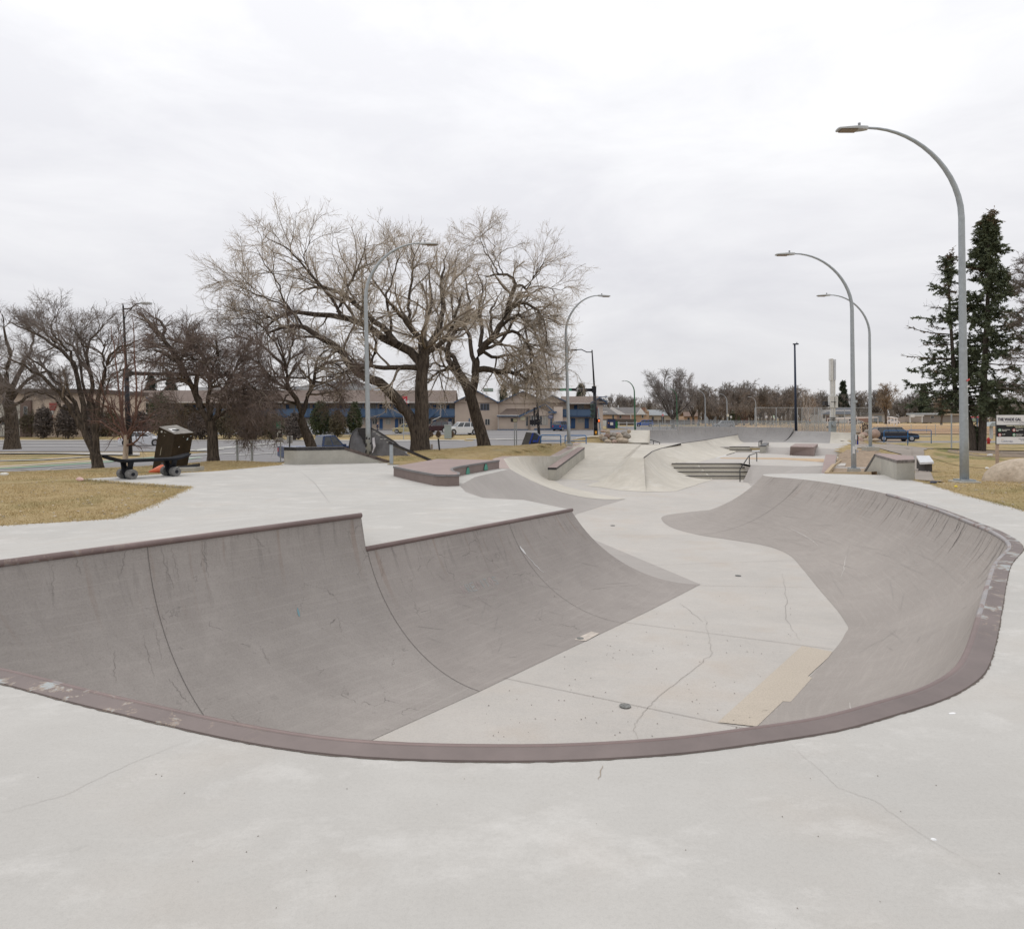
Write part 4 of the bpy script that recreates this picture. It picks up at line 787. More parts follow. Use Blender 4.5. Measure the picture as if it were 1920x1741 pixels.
litter(1750, 907, None, .12, .06, .03, 'small dark blue cloth at the edge of the right deck', (.03, .035, .07), .5, 10)
# --- joints and cracks
M_JOINT = mat('joint', (.15, .138, .128), .9); M_CRK = mat('crack', (.22, .20, .185), .9); M_SCR = mat('scratch', (.50, .47, .44), .8)
def ribbon(mb, pts, w_, nrm=Vector((0, 0, 1)), taper=True):
    pts = [Vector(p) for p in pts]; L0 = []; R0 = []
    for i, p in enumerate(pts):
        d = (pts[min(i + 1, len(pts) - 1)] - pts[max(i - 1, 0)]).normalized(); n_ = nrm[i] if isinstance(nrm, list) else nrm; s_ = d.cross(n_).normalized()
        k = w_ * (0.35 + .65 * math.sin(math.pi * min(1, max(0, i / (len(pts) - 1)))) if taper else 1) / 2; L0.append(p + s_ * k); R0.append(p - s_ * k)
    mb.grid([L0, R0])
def jag(a, b, n, amp, rg): return [Vector(a).lerp(Vector(b), i / n) + Vector((rg.uniform(-amp, amp), rg.uniform(-amp, amp), 0)) * (0 if i in (0, n) else 1) for i in range(n + 1)]
def surf(K, s, t, zf=ZF, lift=.004):
    """point on a wall loft: s 0-1 along, t 0-1 from lip to floor"""
    x = s * (len(K) - 1); i = int(min(x, len(K) - 2)); u = x - i; r = K[i] * (1 - u) + K[i + 1] * u; pr = prof(r[:3], r[3:5], zf, 22)
    y = t * 22; j = int(min(y, 21)); v = y - j; p = Vector(pr[j]).lerp(Vector(pr[j + 1]), v); d = Vector(pr[j + 1]) - Vector(pr[j]); al = Vector(K[i + 1][:3]) - Vector(K[i][:3])
    n_ = d.cross(al).normalized(); n_ = -n_ if n_.z < 0 else n_
    return p + n_ * lift, n_
rg = random.Random(5)
def wline(K, s0, s1, t0, t1, w_, jit=0.0, n=30, m=M_JOINT, nm='joint_line', taper=False):
    ps = []; ns = []
    for i in range(n + 1):
        u = i / n; p, n_ = surf(K, s0 + (s1 - s0) * u + rg.uniform(-jit, jit) * .5, t0 + (t1 - t0) * u); ps.append(p); ns.append(n_)
    mb = MB(); ribbon(mb, ps, w_, ns, taper); structure(mb.build(nm, m, recalc=False))
def s_at(K, x, y): return min(range(len(K)), key=lambda i: (K[i][0] - x) ** 2 + (K[i][1] - y) ** 2) / (len(K) - 1)
def tdist(K, px, py, z=0.0): q = P(px, py, z); return s_at(K, q[0], q[1])
wline(KA, tdist(KA, 281, 1017, ZA), tdist(KA, 281, 1017, ZA), 0.0, 1, .0055)
wline(KB, 0.003, .003, 0, 1, .0065); wline(KB, tdist(KB, 954, 979), tdist(KB, 954, 979), 0.01, 1, .005)
wline(KN, tdist(KN, 1500, 899), tdist(KN, 1500, 899), 0, 1, .007)
# fine hairline cracks on the walls
for K, m_, cnt, smin, smax in ((KA, M_CRK, 18, .0, .62), (KB, M_CRK, 8, .05, .95)):
    for _ in range(cnt):
        s0 = rg.uniform(smin, smax); t0 = rg.choice([0.01, rg.uniform(.05, .75)]); wline(K, s0, s0 + rg.uniform(-.03, .03), t0, t0 + rg.uniform(.04, .16), rg.uniform(.002, .004), .005, 14, m_, 'hairline_crack', True)
for _ in range(20):
    s0 = rg.uniform(tdist(KN, 1884, 1020), tdist(KN, 1664, 926)); wline(KN, s0, s0 + rg.uniform(-.004, .004), 0.005, rg.uniform(.08, .30), rg.uniform(.004, .012), .0010, 9, mat('dark_stain', (.13, .12, .115), .9), 'water_stain', True)
def scr(a, b, w_=.012, jit=.003, n=16, m=M_SCR, nm='scratch_mark'): wline(KN, a[0], b[0], a[1], b[1], w_, jit, n, m, nm, True)
sN = lambda px, py: tdist(KN, px, py)
scr((sN(1840, 1144) - .045, .55), (sN(1840, 1144) + .005, .72), .018, .002); scr((.70, .70), (.76, .55), .016, .002); scr((.66, .62), (.62, .80), .014, .003); scr((.58, .35), (.60, .50), .006, .001)
for _ in range(46):
    s0 = rg.uniform(.42, .86); t0 = rg.uniform(.3, .9); scr((s0, t0), (s0 + rg.uniform(.01, .05), t0 + rg.uniform(-.12, .12)), rg.uniform(.003, .007), .0, 8, mat('faint_scuff', (.34, .315, .295), .85), 'scuff_mark')
for _ in range(40):
    s0 = rg.uniform(.05, .85); t0 = rg.uniform(.3, .85); wline(KB, s0, s0 + rg.uniform(.02, .08), t0, t0 + rg.uniform(-.1, .1), rg.uniform(.002, .005), 0, 8, mat('faint_scuff2', (.27, .25, .235), .85), 'scuff_mark', True)
wline(KB, tdist(KB, 954, 979) + .005, tdist(KB, 954, 979) + .012, .17, .23, .045, .002, 8, mat('white_blotch', (.62, .61, .6), .8), 'paint_splash', True)
wline(KB, tdist(KB, 954, 979) + .012, tdist(KB, 954, 979) + .03, .23, .38, .012, .004, 12, mat('white_blotch', (.62, .61, .6), .8), 'paint_splash', True)
wline(KA, .20, .203, .33, .365, .022, .001, 6, mat('blue_blotch', (.17, .30, .34), .8), 'paint_splash', True)
# chalk drawing on the lower wall
chm = mat('chalk', (.31, .325, .32), .9); chp = mat('pink_chalk', (.36, .30, .29), .9)
sc0 = tdist(KB, 800, 1003)
def uvl(pts, w_, m, nm='chalk_line'):
    ps = []; ns = []
    for u, v in pts:
        p, n_ = surf(KB, sc0 + u * .215, .26 + v * .16, lift=.003); ps.append(p); ns.append(n_)
    mb = MB(); ribbon(mb, ps, w_, ns, False); structure(mb.build(nm, m, recalc=False))
glyph = {'K': [[(0, 0), (0, 1)], [(1, 0), (0, .5), (1, 1)]], 'R': [[(0, 1), (0, 0), (.8, .1), (.7, .45), (0, .5), (.9, 1)]], 'E': [[(1, 0), (0, 0), (0, 1), (1, 1)], [(0, .5), (.8, .5)]], 'M': [[(0, 1), (.1, 0), (.5, .6), (.9, 0), (1, 1)]], 'I': [[(.5, 0), (.5, 1)]], 'T': [[(0, 0), (1, 0)], [(.5, 0), (.5, 1)]], 'O': [[(.5, 0), (0, .5), (.5, 1), (1, .5), (.5, 0)]], 'S': [[(1, .1), (.2, 0), (.1, .4), (.9, .6), (.8, 1), (0, .9)]]}
for i, ch in enumerate('KREMITOS'):
    for ln in glyph[ch]: uvl([(.12 + i * .095 + x * .07, .35 + y * .32) for x, y in ln], .014, chm if i % 3 else chp)
sp = []; 
for k in range(26):
    a_ = 2 * math.pi * k / 25; r_ = 1.0 if k % 2 else .78; sp.append((.5 + .56 * r_ * math.cos(a_), .5 + .62 * r_ * math.sin(a_)))
uvl(sp, .005, chp)
mb = MB(); ps_ = []
for a, b in zip(EDGEL[4:], EDGEL[5:]):
    for k in range(4): q = a.lerp(b, k / 4); ps_.append(Vector((q.x + rg.uniform(-.004, .004), q.y + rg.uniform(-.004, .004), .0025)))
ribbon(mb, ps_, .009, taper=False); structure(mb.build('joint_line', mat('edge_gap', (.16, .13, .11), .9), recalc=False))
# floor joints and cracks
mb = MB(); zz2 = ZF + .003
F_ = lambda x, y: P(x, y, zz2)
for a, b in (((945, 1270), (1420, 1369)), ((1165, 1165), (1561, 1216)), ((1310, 1097), (1533, 1101)), ((1190, 1060), (1490, 1050)), ((1120, 1003), (1290, 1003))): ribbon(mb, [F_(*a), F_((a[0] + b[0]) / 2, (a[1] + b[1]) / 2), F_(*b)], .006, taper=False)
structure(mb.build('joint_line', mat('floor_joint', (.27, .24, .22), .9), recalc=False))
def crackpx(pts, w_, m, z=zz2, nm='crack', amp=.02):
    out = []
    for a, b in zip(pts, pts[1:]): out += jag(P(*a, z), P(*b, z), 7, amp, rg)[:-1]
    out.append(Vector(P(*pts[-1], z))); mb = MB(); ribbon(mb, out, w_, taper=True); structure(mb.build(nm, m, recalc=False))
crackpx([(1321, 1155), (1330, 1195), (1335, 1225), (1290, 1262), (1240, 1300), (1205, 1335), (1188, 1365), (1200, 1391)], .0055, mat('floor_crack', (.34, .315, .285), .9))
crackpx([(1467, 1075), (1475, 1120), (1473, 1160), (1500, 1200)], .004, M_CRK); crackpx([(1274, 1130), (1318, 1165)], .005, M_CRK)
crackpx([(1485, 1398), (1535, 1440), (1570, 1475), (1640, 1500), (1740, 1570), (1840, 1625)], .0015, mat('deck_crack', (.38, .355, .33), .9), .003, 'crack', .006)
crackpx([(1130, 1434), (1122, 1460)], .004, mat('deck_crack2', (.32, .26, .2), .9), .003, 'crack', .008)
crackpx([(360, 1385), (240, 1432), (120, 1490), (0, 1522)], .0018, mat('deck_crack', (.30, .28, .26), .9), .003, 'crack', .006)
crackpx([(565, 885), (590, 905), (618, 942)], .012, mat('deck_joint', (.36, .345, .33), .9), .003, 'crack', .002)
# specks
mb = MB()
for _ in range(150):
    x = rg.uniform(-4.5, 6); y = rg.uniform(1.6, 3.2) if rg.random() < .6 else rg.uniform(8, 16); 
    if y > 4 and x > -3: continue
    r_ = rg.uniform(.0008, .0022) * (1 + y * .12); mb.prism([(x + r_ * math.cos(a_) * rg.uniform(.6, 1.3), y + r_ * math.sin(a_)) for a_ in (0, 1.2, 2.4, 3.6, 4.9)], .0015, .003)
o = mb.build('grit', mat('grit', (.24, .21, .18), .9)); o['kind'] = 'stuff'; o['label'] = 'dark grit and crumbs scattered on the near deck'; o['category'] = 'grit'
mb = MB()
for _ in range(160):
    c = F_(rg.uniform(900, 1500), rg.uniform(1110, 1390)); r_ = rg.uniform(.002, .008)
    mb.prism([(c[0] + r_ * math.cos(a_) * rg.uniform(.6, 1.3), c[1] + r_ * math.sin(a_)) for a_ in (0, 1.2, 2.4, 3.6, 4.9)], ZF + .001, ZF + .004)
o = mb.build('grit', mat('floor_grit', (.20, .17, .15), .9)); o['kind'] = 'stuff'; o['label'] = 'dark crumbs and stains dotted over the bowl floor'; o['category'] = 'grit'
# ================================================================== TREES
def bark(name, a, b, sc=3.0, bump=.9):
    m, t, bs = new_mat(name); MATS[name] = m; bs.inputs['Roughness'].default_value = .9; bs.inputs['Specular IOR Level'].default_value = .15
    v = N(t, 'ShaderNodeTexCoord').outputs['Object']; f = noise(t, mapping(t, v, (5, 5, .8)), sc, 6, .65, .8)
    t.links.new(ramp(t, [(.36, a + (1,)), (.62, b + (1,))], f), bs.inputs['Base Color'])
    bp = N(t, 'ShaderNodeBump', i_Strength=bump, i_Distance=.06); t.links.new(f, bp.inputs['Height']); t.links.new(bp.outputs[0], bs.inputs['Normal']); return m
BK_D = bark('dark_bark', (.030, .024, .019), (.125, .10, .08)); BK_L = bark('limb_bark', (.05, .042, .036), (.13, .108, .09), 4)
BK_T = bark('branch_bark', (.11, .092, .075), (.27, .225, .18), 4, .3)
TW_TAN = mat('tan_twigs', (.50, .43, .35), .85, var=.3, scale=.7); TW_BRN = mat('brown_twigs', (.19, .145, .125), .85, var=.3, scale=.6); TW_GRY = mat('grey_twigs', (.20, .17, .155), .85, var=.3, scale=.5)
TW_RED = mat('red_twigs', (.13, .075, .062), .8, var=.3, scale=2); BK_BIR = bark('birch_bark', (.32, .25, .19), (.50, .42, .34), 2, .2); TW_FAR = mat('far_twigs', (.235, .205, .185), .9, var=.35, scale=.15)
TW_FAR2 = mat('far_twigs_warm', (.25, .215, .185), .9, var=.3, scale=.15)
def tubes_np(P_, R_, n):
    """P_ (B,K,3) polylines, R_ (B,K) radii -> verts, faces"""
    B, K, _ = P_.shape
    T = np.gradient(P_, axis=1); T /= np.linalg.norm(T, axis=2, keepdims=True) + 1e-9
    up = np.where(np.abs(T[..., 2:3]) > .9, np.array([1., 0, 0]), np.array([0, 0, 1.])); A = np.cross(T, up); A /= np.linalg.norm(A, axis=2, keepdims=True) + 1e-9
    Bn = np.cross(A, T); an = np.arange(n) * 2 * np.pi / n
    V = P_[:, :, None] + R_[:, :, None, None] * (A[:, :, None] * np.cos(an)[None, None, :, None] + Bn[:, :, None] * np.sin(an)[None, None, :, None])
    base = (np.arange(B)[:, None, None] * K + np.arange(K - 1)[None, :, None]) * n + np.arange(n)[None, None, :]
    nxt = (np.arange(B)[:, None, None] * K + np.arange(K - 1)[None, :, None]) * n + (np.arange(n)[None, None, :] + 1) % n
    F_ = np.stack([base, nxt, nxt + n, base + n], -1).reshape(-1, 4)
    return V.reshape(-1, 3), F_
def mesh_np(name, VF, material, parent, smooth=True):
    vs = []; fs = []; o_ = 0
    for V, F_ in VF: vs.append(V); fs.append(F_ + o_); o_ += len(V)
    V = np.vstack(vs); F_ = np.vstack(fs); off = np.array(parent.location); V = V - off
    me = bpy.data.meshes.new(name); me.vertices.add(len(V)); me.vertices.foreach_set('co', V.astype(np.float32).ravel())
    me.loops.add(F_.size); me.loops.foreach_set('vertex_index', F_.astype(np.int32).ravel()); me.polygons.add(len(F_))
    me.polygons.foreach_set('loop_start', (np.arange(len(F_)) * F_.shape[1]).astype(np.int32)); me.update(calc_edges=True); me.validate()
    if smooth: me.polygons.foreach_set('use_smooth', [True] * len(me.polygons))
    me.materials.append(material); o = bpy.data.objects.new(name, me); COL.objects.link(o); o.parent = parent; return o
def spawn(par, rad, nper, ln, ang, trop, wig, rg, K=5, t0=.15, rmul=.6, rend=.35, upb=0.0, rmin=.003, taperlen=.5):
    """children along parent polylines. trop: (x,y,z) pull added over the length"""
    B, Kp, _ = par.shape; n = B * nper
    idx = np.repeat(np.arange(B), nper); t = rg.uniform(t0, .98, n) * (Kp - 1); i = np.minimum(t.astype(int), Kp - 2); u = (t - i)[:, None]
    p0 = par[idx, i] * (1 - u) + par[idx, i + 1] * u; r0 = rad[idx, i] * (1 - u[:, 0]) + rad[idx, i + 1] * u[:, 0]
    T = par[idx, i + 1] - par[idx, i]; T /= np.linalg.norm(T, axis=1, keepdims=True) + 1e-9
    rnd = rg.normal(size=(n, 3)); perp = rnd - (rnd * T).sum(1, keepdims=True) * T; perp[:, 2] += upb; perp /= np.linalg.norm(perp, axis=1, keepdims=True) + 1e-9
    a = np.radians(rg.normal(ang, ang * .25, n))[:, None]; D = T * np.cos(a) + perp * np.sin(a)
    L_ = rg.uniform(ln[0], ln[1], n) * (1 - taperlen * (t / (Kp - 1) - t0)); step = (L_ / (K - 1))[:, None]
    out = [p0]; tr = np.array(trop)[None]
    for k in range(K - 1):
        D = D + tr * ((k + 1) / K) + rg.normal(size=(n, 3)) * wig; D /= np.linalg.norm(D, axis=1, keepdims=True); out.append(out[-1] + D * step)
    P_ = np.stack(out, 1); rr = np.maximum(np.minimum(r0 * rmul, L_ * .03), rmin)[:, None] * np.linspace(1, rend, K)[None]; return P_, np.maximum(rr, rmin * .7)
def limb_world(pts, Y, dy, n=14, wob=.0, rg=None):
    """photo outline points of a limb -> 3-D path; dy = depth drift of its tip from the trunk"""
    q = [(Q(x, y, Y + dy * (i / max(1, len(pts) - 1)) ** 1.3)) for i, (x, y) in enumerate(pts)]
    s = cr_spline(q, n)
    if wob and rg is not None: s[1:-1] += rg.normal(size=(n - 2, 3)) * wob
    return s
def squash(pts, y0, k, x0=None, kx=1): return [((x0 + (x - x0) * kx) if x0 is not None and (x - x0) * (1 if x0 > 800 else -1) > 0 else x, y if y > y0 else y0 - (y0 - y) * k) for x, y in pts]
def bare_tree(name, label, base, Y, trunks, limbs, seed, tw, levels, bk=BK_D, group=None, cat='tree', rs=1.0, extra=None, sq=None):
    """trunks: [(px path, r0, r1)], limbs: [(px path, r0, r1, depth)]; levels: list of spawn dicts"""
    rg = np.random.default_rng(seed); t = thing(name, label, cat, base, group)
    VF = []
    for pts, r0, r1 in trunks:
        s = limb_world(pts, Y, 0, 16, 0, None); s[0, 2] -= .25; rr = np.interp(np.linspace(0, 1, 16), [0, .1, .35, 1], [r0 * 1.25, r0, r0 * .8 + r1 * .2, r1]); VF.append(tubes_np(s[None], rr[None] * rs, 14))
    S = []; RR = []
    for pts, r0, r1, dy in limbs:
        if sq: pts = squash(pts, *sq); dy = dy if dy > 0 else dy * .35
        s = limb_world(pts, Y, dy, 14, .04, rg); S.append(s); RR.append(np.linspace(1, 0, 14) ** .8 * (r0 - r1) * rs + r1 * rs)
    S = np.array(S); RR = np.array(RR); VF.append(tubes_np(S, RR, 9)); mesh_np('trunk', VF, bk, t)
    par, rad = S, RR; br = []; tws = []
    for li, lv in enumerate(levels):
        par, rad = spawn(par, rad, rg=rg, **lv)
        (br if li == 0 else tws).append(tubes_np(par, rad, 5 if li == 0 else 3))
    if extra:
        par, rad = S[extra[0]], RR[extra[0]]
        for li, lv in enumerate(extra[1]): par, rad = spawn(par, rad, rg=rg, **lv); tws.append(tubes_np(par, rad, 3))
    mesh_np('branches', br, BK_T, t) if tw is not TW_GRY else tws.extend(br); mesh_np('twigs', tws, tw, t); return t
BIG = [dict(nper=10, ln=(1.6, 3.8), ang=52, trop=(0, 0, .04), wig=.18, K=7, t0=.22, upb=.25, rmin=.018), dict(nper=8, ln=(.8, 1.9), ang=42, trop=(0, 0, .05), wig=.16, K=5, t0=.15, upb=.25, rmin=.010), dict(nper=7, ln=(.35, .9), ang=40, trop=(0, 0, .03), wig=.14, K=4, t0=.1, rmin=.0065)]
FILL = [dict(nper=9, ln=(1.0, 2.2), ang=60, trop=(0, 0, -.10), wig=.25, K=6, t0=.3, rmin=.010), dict(nper=8, ln=(.5, 1.2), ang=45, trop=(0, 0, -.05), wig=.2, K=5, rmin=.007), dict(nper=5, ln=(.25, .6), ang=40, trop=(0, 0, 0), wig=.15, K=4, rmin=.005)]
CLUMP = [dict(nper=13, ln=(1.1, 2.6), ang=55, trop=(.03, 0, -.22), wig=.22, K=7, t0=.25, rmin=.010), dict(nper=9, ln=(.5, 1.3), ang=42, trop=(0, 0, -.16), wig=.18, K=5, rmin=.007), dict(nper=6, ln=(.25, .6), ang=40, trop=(0, 0, -.05), wig=.15, K=4, rmin=.005)]
bare_tree('cottonwood_tree', 'huge bare cottonwood with a thick double trunk and sprawling limbs', (*Q(785, 846, 37)[:2], TZ(*Q(785, 846, 37)[:2])), 37,
    [([(791, 848), (790, 800), (791, 760), (790, 715), (796, 668)], .40, .27), ([(781, 847), (780, 812), (768, 780), (756, 765)], .32, .25), ([(788, 850), (786, 820), (783, 795)], .44, .36)],
    [([(759, 770), (742, 748), (730, 732), (708, 716), (684, 705), (662, 690), (648, 674), (636, 650), (608, 635), (580, 618), (563, 610), (520, 612), (480, 625)], .30, .05, -3),
     ([(790, 700), (785, 676), (765, 655), (730, 640), (700, 622), (684, 610), (639, 595), (593, 589), (538, 583), (500, 600), (470, 620)], .26, .04, 2), ([(745, 646), (720, 618), (700, 601), (680, 580), (663, 565), (639, 543), (608, 528), (585, 530), (555, 545)], .17, .03, 4),
     ([(640, 595), (625, 560), (600, 525), (575, 492), (550, 461), (530, 445), (511, 434), (490, 422), (471, 410)], .085, .012, -1), ([(632, 585), (645, 555), (654, 528), (666, 500), (672, 483), (680, 460), (684, 435), (688, 408)], .08, .010, -2), ([(600, 530), (585, 500), (570, 470), (575, 440), (590, 410)], .05, .008, 1),
     ([(563, 610), (530, 570), (510, 530), (495, 500), (470, 470), (455, 440)], .06, .010, -2), ([(540, 583), (500, 560), (460, 545), (420, 530), (385, 510)], .055, .010, -3), ([(520, 612), (480, 590), (440, 580), (400, 575)], .05, .010, 0),
     ([(792, 700), (797, 660), (795, 644), (775, 620), (755, 595), (740, 575), (725, 560)], .24, .04, -4), ([(770, 610), (768, 585), (766, 560), (770, 520), (773, 492), (776, 462), (770, 430)], .10, .010, -1), ([(740, 580), (720, 545), (700, 515), (690, 480), (680, 440)], .07, .010, 3),
     ([(796, 675), (812, 640), (825, 610), (830, 570), (826, 530), (832, 490), (838, 455)], .20, .015, 4), ([(793, 690), (760, 690), (730, 690), (700, 686), (670, 692), (640, 700), (610, 702)], .16, .02, -4), ([(800, 660), (830, 640), (850, 610), (860, 570), (870, 530)], .15, .012, 1),
     ([(795, 680), (790, 640), (800, 600), (810, 560), (806, 510), (800, 470)], .15, .012, 5), ([(730, 640), (735, 600), (725, 560), (735, 510), (745, 470), (752, 440)], .09, .010, 3), ([(684, 700), (700, 670), (705, 640), (690, 600), (685, 560)], .09, .012, -3), ([(684, 610), (670, 570), (655, 540), (640, 500), (625, 460)], .08, .010, 5)], 11, TW_TAN, BIG, rs=1.05, sq=(590, .84, 580, .80), extra=([0, 1, 2, 8, 13, 7], FILL))
BIG2 = [dict(nper=10, ln=(1.6, 3.6), ang=55, trop=(.02, 0, -.06), wig=.20, K=7, t0=.2, upb=.05, rmin=.018), dict(nper=8, ln=(.8, 1.9), ang=42, trop=(0, 0, -.03), wig=.16, K=5, t0=.15, upb=.1, rmin=.010), dict(nper=7, ln=(.35, .9), ang=40, trop=(0, 0, 0), wig=.14, K=4, t0=.1, rmin=.0065)]
bare_tree('cottonwood_tree', 'big bare cottonwood with a leaning trunk, right of the double trunk', (*Q(908, 838, 43)[:2], TZ(*Q(908, 838, 43)[:2])), 43,
    [([(909, 840), (903, 815), (894, 785), (886, 755), (876, 725), (860, 700), (843, 682)], .36, .25), ([(882, 745), (890, 715), (892, 690)], .26, .2)],
    [([(891, 700), (894, 670), (905, 650), (923, 636), (944, 600), (959, 549), (968, 525), (974, 513), (970, 496), (960, 486), (935, 483), (910, 492)], .24, .03, -2), ([(968, 515), (985, 512), (1002, 522), (1005, 540), (995, 560), (1010, 575)], .08, .02, -2), ([(950, 580), (975, 562), (1000, 558), (1030, 575), (1050, 610), (1056, 650)], .12, .015, -3),
     ([(860, 690), (845, 665), (822, 648), (800, 640), (780, 630), (770, 640)], .15, .03, 3), ([(848, 685), (838, 655), (850, 625), (868, 600), (880, 575), (895, 583)], .18, .03, 4), ([(935, 483), (929, 470), (918, 445), (908, 420), (900, 395), (899, 388)], .05, .008, -1), ([(945, 490), (935, 460), (925, 430), (932, 400)], .04, .008, 1), ([(1002, 522), (1020, 490), (1035, 470), (1053, 448)], .05, .008, -1), ([(1005, 535), (1040, 520), (1070, 522), (1100, 526)], .045, .008, 0), ([(850, 600), (846, 560), (848, 520), (855, 480)], .07, .010, 2),
     ([(893, 695), (913, 692), (935, 697), (953, 695), (970, 700), (985, 702), (1000, 712)], .20, .06, -3), ([(905, 655), (940, 640), (977, 583), (998, 613), (1008, 650), (1020, 700), (1030, 730)], .10, .015, -4), ([(923, 636), (960, 620), (990, 630), (1015, 660), (1030, 700), (1040, 745)], .12, .015, -1), ([(930, 620), (970, 590), (1000, 600), (1035, 640), (1055, 690), (1060, 740)], .10, .012, 2), ([(900, 655), (925, 670), (960, 665), (1000, 680), (1030, 715), (1045, 750)], .11, .015, 3),
     ([(890, 680), (880, 640), (870, 600), (880, 560), (875, 510), (865, 470)], .14, .012, 5), ([(900, 650), (905, 610), (898, 570), (905, 520), (893, 470)], .13, .012, 3), ([(925, 635), (920, 590), (930, 550), (940, 520)], .10, .012, 6), ([(960, 665), (1010, 690), (1060, 700), (1085, 700), (1105, 688), (1120, 680)], .045, .010, -2), ([(845, 690), (820, 700), (800, 720), (780, 730)], .09, .012, -3), ([(858, 700), (850, 680), (835, 690), (815, 680), (800, 690)], .10, .02, -4)], 12, TW_TAN,
    BIG2, rs=1.08, sq=(600, .74, 950, .72), extra=([10, 11, 12, 13, 14, 2, 3, 4], CLUMP))
# dense drooping twig clump low on the right of the second tree
MIDL = [dict(nper=14, ln=(1.1, 2.5), ang=48, trop=(0, 0, .03), wig=.18, K=6, t0=.2, upb=.2, rmin=.014), dict(nper=9, ln=(.6, 1.4), ang=42, trop=(0, 0, -.02), wig=.16, K=5, t0=.15, rmin=.009), dict(nper=7, ln=(.3, .7), ang=40, trop=(0, 0, 0), wig=.14, K=4, t0=.1, rmin=.006)]
bare_tree('elm_tree', 'bare tree with mottled trunk behind the long pale ledge', (*Q(583, 850, 36)[:2], TZ(*Q(583, 850, 36)[:2])), 36,
    [([(588, 850), (580, 826), (571, 804), (564, 784)], .28, .20)],
    [([(566, 786), (560, 760), (545, 735), (541, 729), (536, 705), (535, 690), (528, 660), (520, 630)], .15, .02, -2), ([(564, 782), (578, 740), (588, 715), (590, 690), (602, 665), (615, 655)], .13, .02, 2), ([(541, 730), (515, 715), (490, 690), (470, 670), (440, 660)], .09, .015, -3), ([(536, 695), (545, 660), (552, 625), (548, 600)], .07, .012, 1), ([(560, 760), (530, 750), (500, 748), (470, 755), (445, 770)], .08, .012, -2), ([(535, 690), (505, 660), (475, 640), (440, 630), (410, 640)], .08, .012, 3),
     ([(590, 690), (620, 680), (650, 700), (665, 730)], .07, .012, -2), ([(588, 715), (615, 720), (640, 740), (650, 765)], .06, .010, 2), ([(536, 680), (500, 620), (470, 600), (430, 595)], .06, .010, 1), ([(541, 740), (510, 770), (490, 790)], .05, .008, -1)], 13, TW_BRN, MIDL)
DR = [dict(nper=14, ln=(1.0, 2.3), ang=50, trop=(.03, 0, -.16), wig=.2, K=6, t0=.3, upb=.1, rmin=.014), dict(nper=10, ln=(.6, 1.4), ang=40, trop=(0, 0, -.16), wig=.16, K=5, t0=.15, rmin=.009), dict(nper=8, ln=(.3, .75), ang=40, trop=(0, 0, -.05), wig=.14, K=4, t0=.1, rmin=.0065)]
bare_tree('elm_tree', 'pollarded bare tree with drooping brown twigs, right of the leaning bin box', (*Q(400, 862, 31.5)[:2], TZ(*Q(400, 862, 31.5)[:2])), 31.5,
    [([(400, 864), (399, 840), (398, 812), (394, 790)], .26, .20)],
    [([(396, 800), (380, 765), (365, 735), (359, 724), (345, 700), (337, 684), (325, 670), (305, 658), (290, 652)], .15, .05, -1), ([(380, 765), (362, 735), (345, 695), (330, 665), (315, 640), (308, 622), (310, 605), (303, 590), (292, 580)], .13, .05, 2), ([(337, 690), (343, 665), (344, 656)], .08, .06, 0), ([(368, 740), (372, 700), (380, 670), (372, 655), (360, 640), (353, 622)], .10, .06, 1), ([(396, 795), (392, 750), (396, 700), (408, 660), (405, 630)], .11, .04, -1),
     ([(396, 800), (415, 760), (440, 735), (470, 725), (490, 740), (500, 765)], .10, .02, -2), ([(396, 795), (425, 740), (455, 700), (490, 690), (515, 715)], .10, .02, 2), ([(394, 790), (400, 750), (430, 715), (450, 680), (480, 665)], .09, .02, 0), ([(396, 790), (385, 755), (395, 730), (420, 720), (440, 740)], .08, .02, -3), ([(394, 785), (370, 770), (350, 760), (335, 775)], .07, .02, -2), ([(398, 790), (430, 770), (455, 775), (475, 800)], .07, .02, 1)], 14, TW_BRN, DR, sq=(680, .84))
LFT = [dict(nper=11, ln=(.8, 2.0), ang=45, trop=(0, 0, .06), wig=.2, K=6, t0=.3, upb=.3, rmin=.012), dict(nper=8, ln=(.5, 1.1), ang=42, trop=(0, 0, .05), wig=.18, K=5, t0=.15, upb=.2, rmin=.008), dict(nper=7, ln=(.25, .6), ang=40, trop=(0, 0, .04), wig=.15, K=4, t0=.1, rmin=.0055)]
